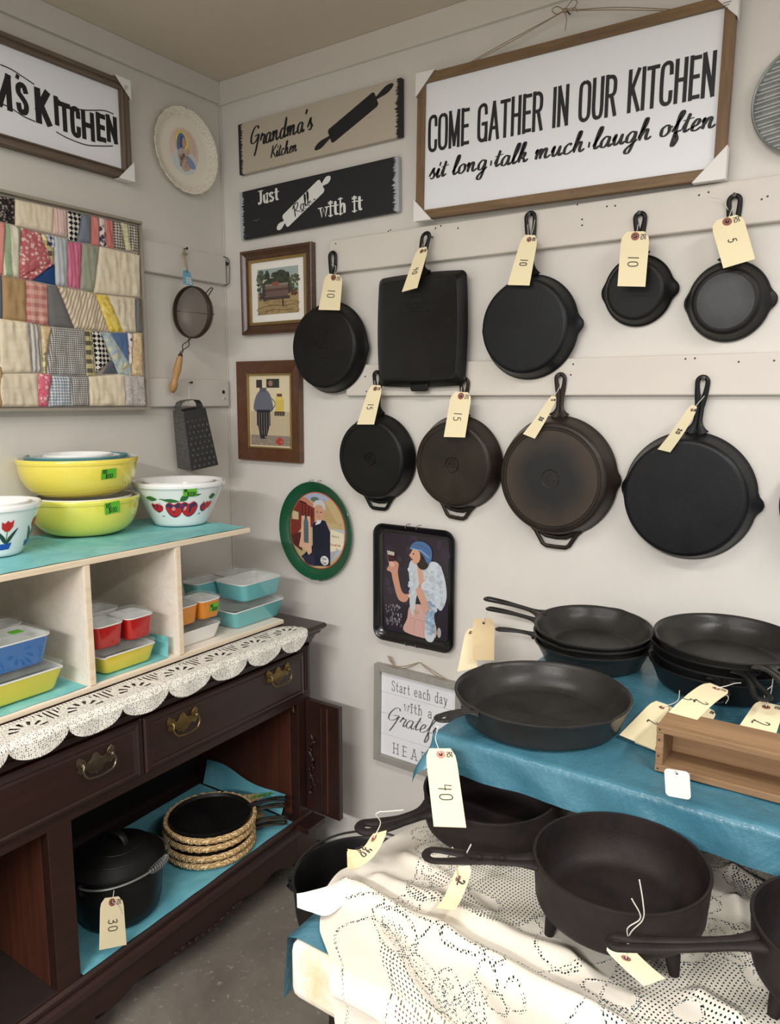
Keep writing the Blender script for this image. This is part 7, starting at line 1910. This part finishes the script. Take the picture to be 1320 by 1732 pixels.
# pans on the lace
lz = TZ+.0065
lg = 'iron pans on the lace cloth'
tpan(830, 1332, .815, 113, .064, .751, 597, 1400, .806, 'straight sided black skillet half under the blue board edge, grooved handle', .010, lg, mat=M_IRONR, hk=dict(w0=.055, w1=.026, w2=.042, hole=.26, arch=-.006, th=.013, tipz=.0), hz=.052)
def spider(px, py, z, wpx, hx, hy, hz, label, rootz, legs, **kw):
    h = .071; s_, P, R, T = tpan(px, py, z, wpx, h, z-h, hx, hy, hz, label, .012, lg, mat=M_IRONR, hz=rootz, fillet=.014, **kw)
    Mi_ = s_.matrix_world.inverted()
    for (lx, ly) in legs:
        q = Mi_ @ Zp(lx, ly, TZ+.006); a = math.atan2(q.y, q.x); g = G(); r_ = R-.030; g.tube([((r_-.002)*math.cos(a), (r_-.002)*math.sin(a), .0), ((r_+.006)*math.cos(a), (r_+.006)*math.sin(a), -.012), ((r_+.010)*math.cos(a), (r_+.010)*math.sin(a), TZ+.0045-(z-h))], [.013, .010, .0065], 10, up=(1, 0, .1)); obj('leg', g, M_IRONR, s_, angle=1.2)
    return s_, P, R, T
sE, PE, RE, TE = spider(1050, 1450, .846, 145, 708, 1450, .834, 'deep three legged spider skillet in the middle of the lace', .060, ((938, 1578), (1132, 1640), (1120, 1520)), hk=dict(w0=.040, w1=.023, w2=.037, hole=.36, arch=.0, th=.008, tipz=.004))
g = G(); write(g, 'NO 10', -.028, 0, .014, .055, CAP, .0018, gap=.2); g.M = Matrix.Identity(4)
dh = (TE-PE); dh.z = 0; a = math.atan2(dh.y, dh.x); L_ = dh.length
gm = G(); 
for (x, y, z) in g.v: gm.v.append((y-.007, RE+(L_-RE)*.42+x*-1, .0648))
gm.f = g.f; gm.m = g.m
o = obj('cast_number', gm, M_IRONR, sE, smooth=False, kind='stuff')
spider(1450, 1576, .846, 163, 1018, 1582, .840, 'deep spider skillet cut by the right frame edge, long flat handle', .058, ((1300, 1719), (1530, 1719), (1450, 1600)), hk=dict(w0=.036, w1=.022, w2=.027, hole=.2, arch=-.004, th=.010, tipz=-.002))
# pot on a stool left of the table
P = Zp(614, 1482, .62); Rp = .122; P.y -= .0
st_ = thing('stool', 'small dark wooden stool hidden behind the lace under the black pot', 'stool', loc=(P.x, P.y, 0))
zp_ = .62-.105
g = G(); g.lathe([(.11, zp_-.028), (.115, zp_-.02), (.115, zp_-.004), (.11, zp_)], 40); obj('seat', g, M_CABIN, st_)
for i in range(3):
    a = i*2*PI/3+.9; g = G(); g.tube([(.06*math.cos(a), .06*math.sin(a), zp_-.028), (.095*math.cos(a), .095*math.sin(a), .0)], [.014, .011], 10); obj('leg', g, M_CABIN, st_)
pt = thing('iron_pot', 'round black iron pot left of the lace table with thin wire bail', 'pot', loc=(P.x, P.y, zp_+.001))
g = G(); h = .104; g.lathe([(Rp*.7, 0), (Rp*.8, .003), (Rp*.92, .02), (Rp*.97, .05), (Rp, h-.004), (Rp+.003, h), (Rp-.002, h+.001), (Rp-.005, h-.004), (Rp*.93, .05), (Rp*.86, .02), (Rp*.7, .007), (.002, .006)], 72, cap1=False); obj('pot_body', g, M_IRON, pt, angle=.9)
dirc = (Vector((CAM.x-P.x, CAM.y-P.y, 0))).normalized(); sd = Vector((-dirc.y, dirc.x, 0))
g = G(); pts = []
for i in range(25):
    a = PI*i/24; pts.append(dirc*(-Rp*1.02*math.sin(a))+sd*(-Rp*1.03*math.cos(a))+V(0, 0, h-.006+.016*math.sin(a)))
g.tube(pts, .0022, 8); obj('bail', g, M_NAIL, pt)
for s_ in (-1, 1):
    g = G(); q = sd*(s_*Rp*1.0); g.tube([q+V(0, 0, h-.022), q*1.06+V(0, 0, h-.014), q*1.05+V(0, 0, h)], .005, 8); obj('ear', g, M_IRON, pt)

# wooden box standing on its long side at the board's front edge
A0 = B(1107, 1303, 0); yb = Zp(1107, 1303, RZ+.0025).y; q0 = on('y', yb, 1107, 1303); q1 = on('y', yb, 1107, 1226)
bx0, bz0, bh = q0.x, bz, q1.z-q0.z; bd = .075; bw = .50; th = .011
M = Matrix.Translation((bx0+bw/2, yb, bz0))
t = thing('wooden_box', 'shallow weathered wooden box on its side showing its hollow front', 'box', M)
def wb(nm, a, c_, m=M_CRATE):
    g = G(); g.box(a, c_); return obj(nm, g, m, t, smooth=False, bevel=.0012)
wb('long_side', (-bw/2, 0, bh-th), (bw/2, bd, bh)); wb('long_side', (-bw/2, 0, 0), (bw/2, bd, th)); wb('end_piece', (-bw/2+.0002, .001, th), (-bw/2+th, bd-.001, bh-th)); wb('end_piece', (bw/2-th, .001, th), (bw/2-.0002, bd-.001, bh-th)); wb('bottom_panel', (-bw/2+.001, bd-.012, .001), (bw/2-.001, bd-.003, bh-.001))
for z in (bh*.35, bh*.7, bh-.005, .005):
    g = G(); g.M = Matrix.Translation((-bw/2+.005, -.0003, z)) @ Matrix.Rotation(PI/2, 4, 'X'); g.lathe([(.0016, 0), (.001, .0006)], 8); obj('nail_head', g, M_NAIL, t)
# white hang tag in front of it
C = [on('y', RY0-.020, x, y) for x, y in ((1129, 1300), (1172, 1307), (1164, 1352), (1122, 1344))]
cen = sum(C, Vector())/4; u_ = (C[1]-C[0]); v_ = (C[0]-C[3]); M = fr(cen, u_, v_); w_, h_ = u_.length/2, v_.length/2
t = thing('hang_tag', 'blank white square tag hanging from the wooden box', 'tag', M)
g = G(); P_ = rr(w_, h_, .006); n = len(P_); vs = [(x, y, 0) for x, y in P_]+[(x, y, .0005) for x, y in P_]; g.add(vs, [tuple(range(n))[::-1], tuple(range(n, 2*n))]+[(i, (i+1) % n, n+(i+1) % n, n+i) for i in range(n)]); obj('card', g, M_CARDW, t, smooth=False)
g = G(); g.lathe([(.0016, .0008), (.0002, .0008)], 12); g.v = [(x, y+h_*.75, z) for x, y, z in g.v]; obj('punched_hole', g, M_HOLE, t)
g = G(); a = (0, h_*.75, .001); bq = loc(M, V(cen.x, yb-.002, bz0+th)); g.tube(crom([a, (0, h_*1.05, .006), tuple(bq)], 5), .0006, 5); obj('string', g, M_STRING, t)

# ------------------------------------------------------------------ the tags of the tables
d = depth(Zp(737, 1225, .92))-.006
price_tag(DT([d-.012, d-.012, d-.115, d-.115], [(719,1266),(770,1266),(789,1400),(734,1398)]), '40', 'big tag reading 40 hanging from the front left skillet over the lower pan', eye=(.5, .085), eyem=M_EYE2, size=.42, tp=(.5, .58), clip=.15, strings=[[D(737, 1226, d+.004), D(741, 1232, d-.004), D(737, 1250, d), 'e']], lw=.0016)
dB = depth(Zp(822, 1032, .935))
price_tag(DT([dB-.0, dB-.0, dB-.02, dB-.02], [(800,1046),(837,1046),(836,1117),(800,1116)]), '', 'plain back of a tan tag hanging from the stack by the wall', blank=True, eye=(.5, .11), mat=M_TAGB, eyem=M_TAGB, clip=.1, strings=[[D(824, 1034, dB-.005), 'e']])
price_tag(DT([dB+.03, dB+.02, dB+.0, dB+.0], [(788,1066),(806,1060),(808,1130),(774,1136)]), '', 'cream tag behind the tan one, partly hidden by the big skillet', blank=True, eye=(.5, .1), clip=.2, strings=[[D(836, 1058, dB), 'e']])
tg = 'tags lying by the wooden box'
price_tag([Zp(1196, 1153, .952), Zp(1238, 1170, .948), Zp(1176, 1222, .955), Zp(1128, 1208, .955)], '2', 'curled tag reading 25 whose string runs to the right hand stack', two='5', bend=.006, eye=(.52, .1), size=.5, clip=.14, strings=[[Zp(1254, 1155, .955), Zp(1243, 1156, .957), Zp(1230, 1160, .957), 'e'], ['e', Zp(1232, 1178, .945), Zp(1228, 1190, .93)]], group=tg, tp=(.62, .6))
price_tag([Zp(1186, 1190, .925), Zp(1214, 1206, .92), Zp(1190, 1240, .90), Zp(1150, 1228, .90)], '', 'tag mostly hidden under the curled tag reading 25', eye=None, group=tg)
price_tag([Zp(1106, 1184, .905), Zp(1135, 1194, .905), Zp(1108, 1268, .889), Zp(1048, 1243, .889)], '2', 'left tag fanned out on the blue cloth beside the wooden box', eye=(.62, .11), group=tg, size=.42, clip=.16, initials=False, strings=[['e', Zp(1146, 1186, .915), Zp(1150, 1168, .92)]], tp=(.62, .5))
price_tag([Zp(1128, 1192, .899), Zp(1155, 1205, .899), Zp(1140, 1282, .886), Zp(1074, 1256, .886)], '', 'tag under the left tag on the blue cloth, half behind the wooden box', eye=None, group=tg, blank=True)
price_tag([Zp(1281, 1184, .925), Zp(1328, 1196, .925), Zp(1310, 1252, .905), Zp(1244, 1238, .905)], '2', 'tag behind the wooden box at the right frame edge', eye=(.42, .14), size=.5, group=tg, clip=.14, strings=[[Zp(1308, 1148, .955), Zp(1306, 1160, .95), Zp(1294, 1172, .94), 'e'], [Zp(1308, 1148, .955), Zp(1305, 1170, .94), 'e']], tp=(.5, .62))
# lower pans
T = Zp(655, 1405, .82); d = depth(T)-.0
price_tag(DT([d+.0, d-.01, d-.035, d-.03], [(629,1411),(657,1404),(600,1469),(588,1436)]), '40', 'curled tag hanging off the grooved handle of the pan under the board', mat=M_TAGB, bend=-.010, eye=(.3, .14), two='25', size=.36, clip=.1, strings=[[D(645, 1372, d-.02), D(636, 1378, d-.02), D(644, 1392, d-.01), 'e'], [D(683, 1370, d-.03), D(660, 1372, d-.022), D(645, 1373, d-.02)]], initials=False)
price_tag(DT([d+.01, d+.005, d-.01, d-.01], [(587,1436),(602,1446),(606,1470),(588,1470)]), '', 'back layer of the folded tag beside the black pot', blank=True, mat=M_TAGB, eye=None)
T = Zp(790, 1465, .80); d = depth(T)
price_tag(DT([d-.0, d-.0, d-.05, d-.045], [(772,1466),(801,1464),(770,1540),(738,1536)]), '2', 'curled tag below the handle of the middle spider skillet', mat=M_TAG, bend=-.014, eye=(.35, .22), size=.4, tp=(.6, .3), initials=False, strings=[[D(770, 1445, d-.02), D(782, 1455, d-.03), D(797, 1428, d-.04)], [D(765, 1433, d-.02), D(775, 1448, d-.03), D(772, 1462, d-.01), 'e'], [D(777, 1440, d-.03), D(790, 1440, d-.03), D(797, 1430, d-.035)]])
T = Zp(1060, 1590, .80); d = depth(T)
price_tag([Zp(1018, 1600, .800), Zp(1066, 1600, .806), Zp(1126, 1655, .770), Zp(1090, 1668, .766)], '', 'tag lying flat on the lace under the right hand spider handle', blank=True, eye=(.45, .3), bend=.004, strings=[[D(1082, 1488, d-.09), D(1088, 1525, d-.08), D(1088, 1555, d-.06), D(1066, 1580, d-.04), 'e'], [D(1069, 1520, d-.08), D(1084, 1552, d-.065), D(1062, 1570, d-.05), D(1064, 1592, d-.035), 'e']])
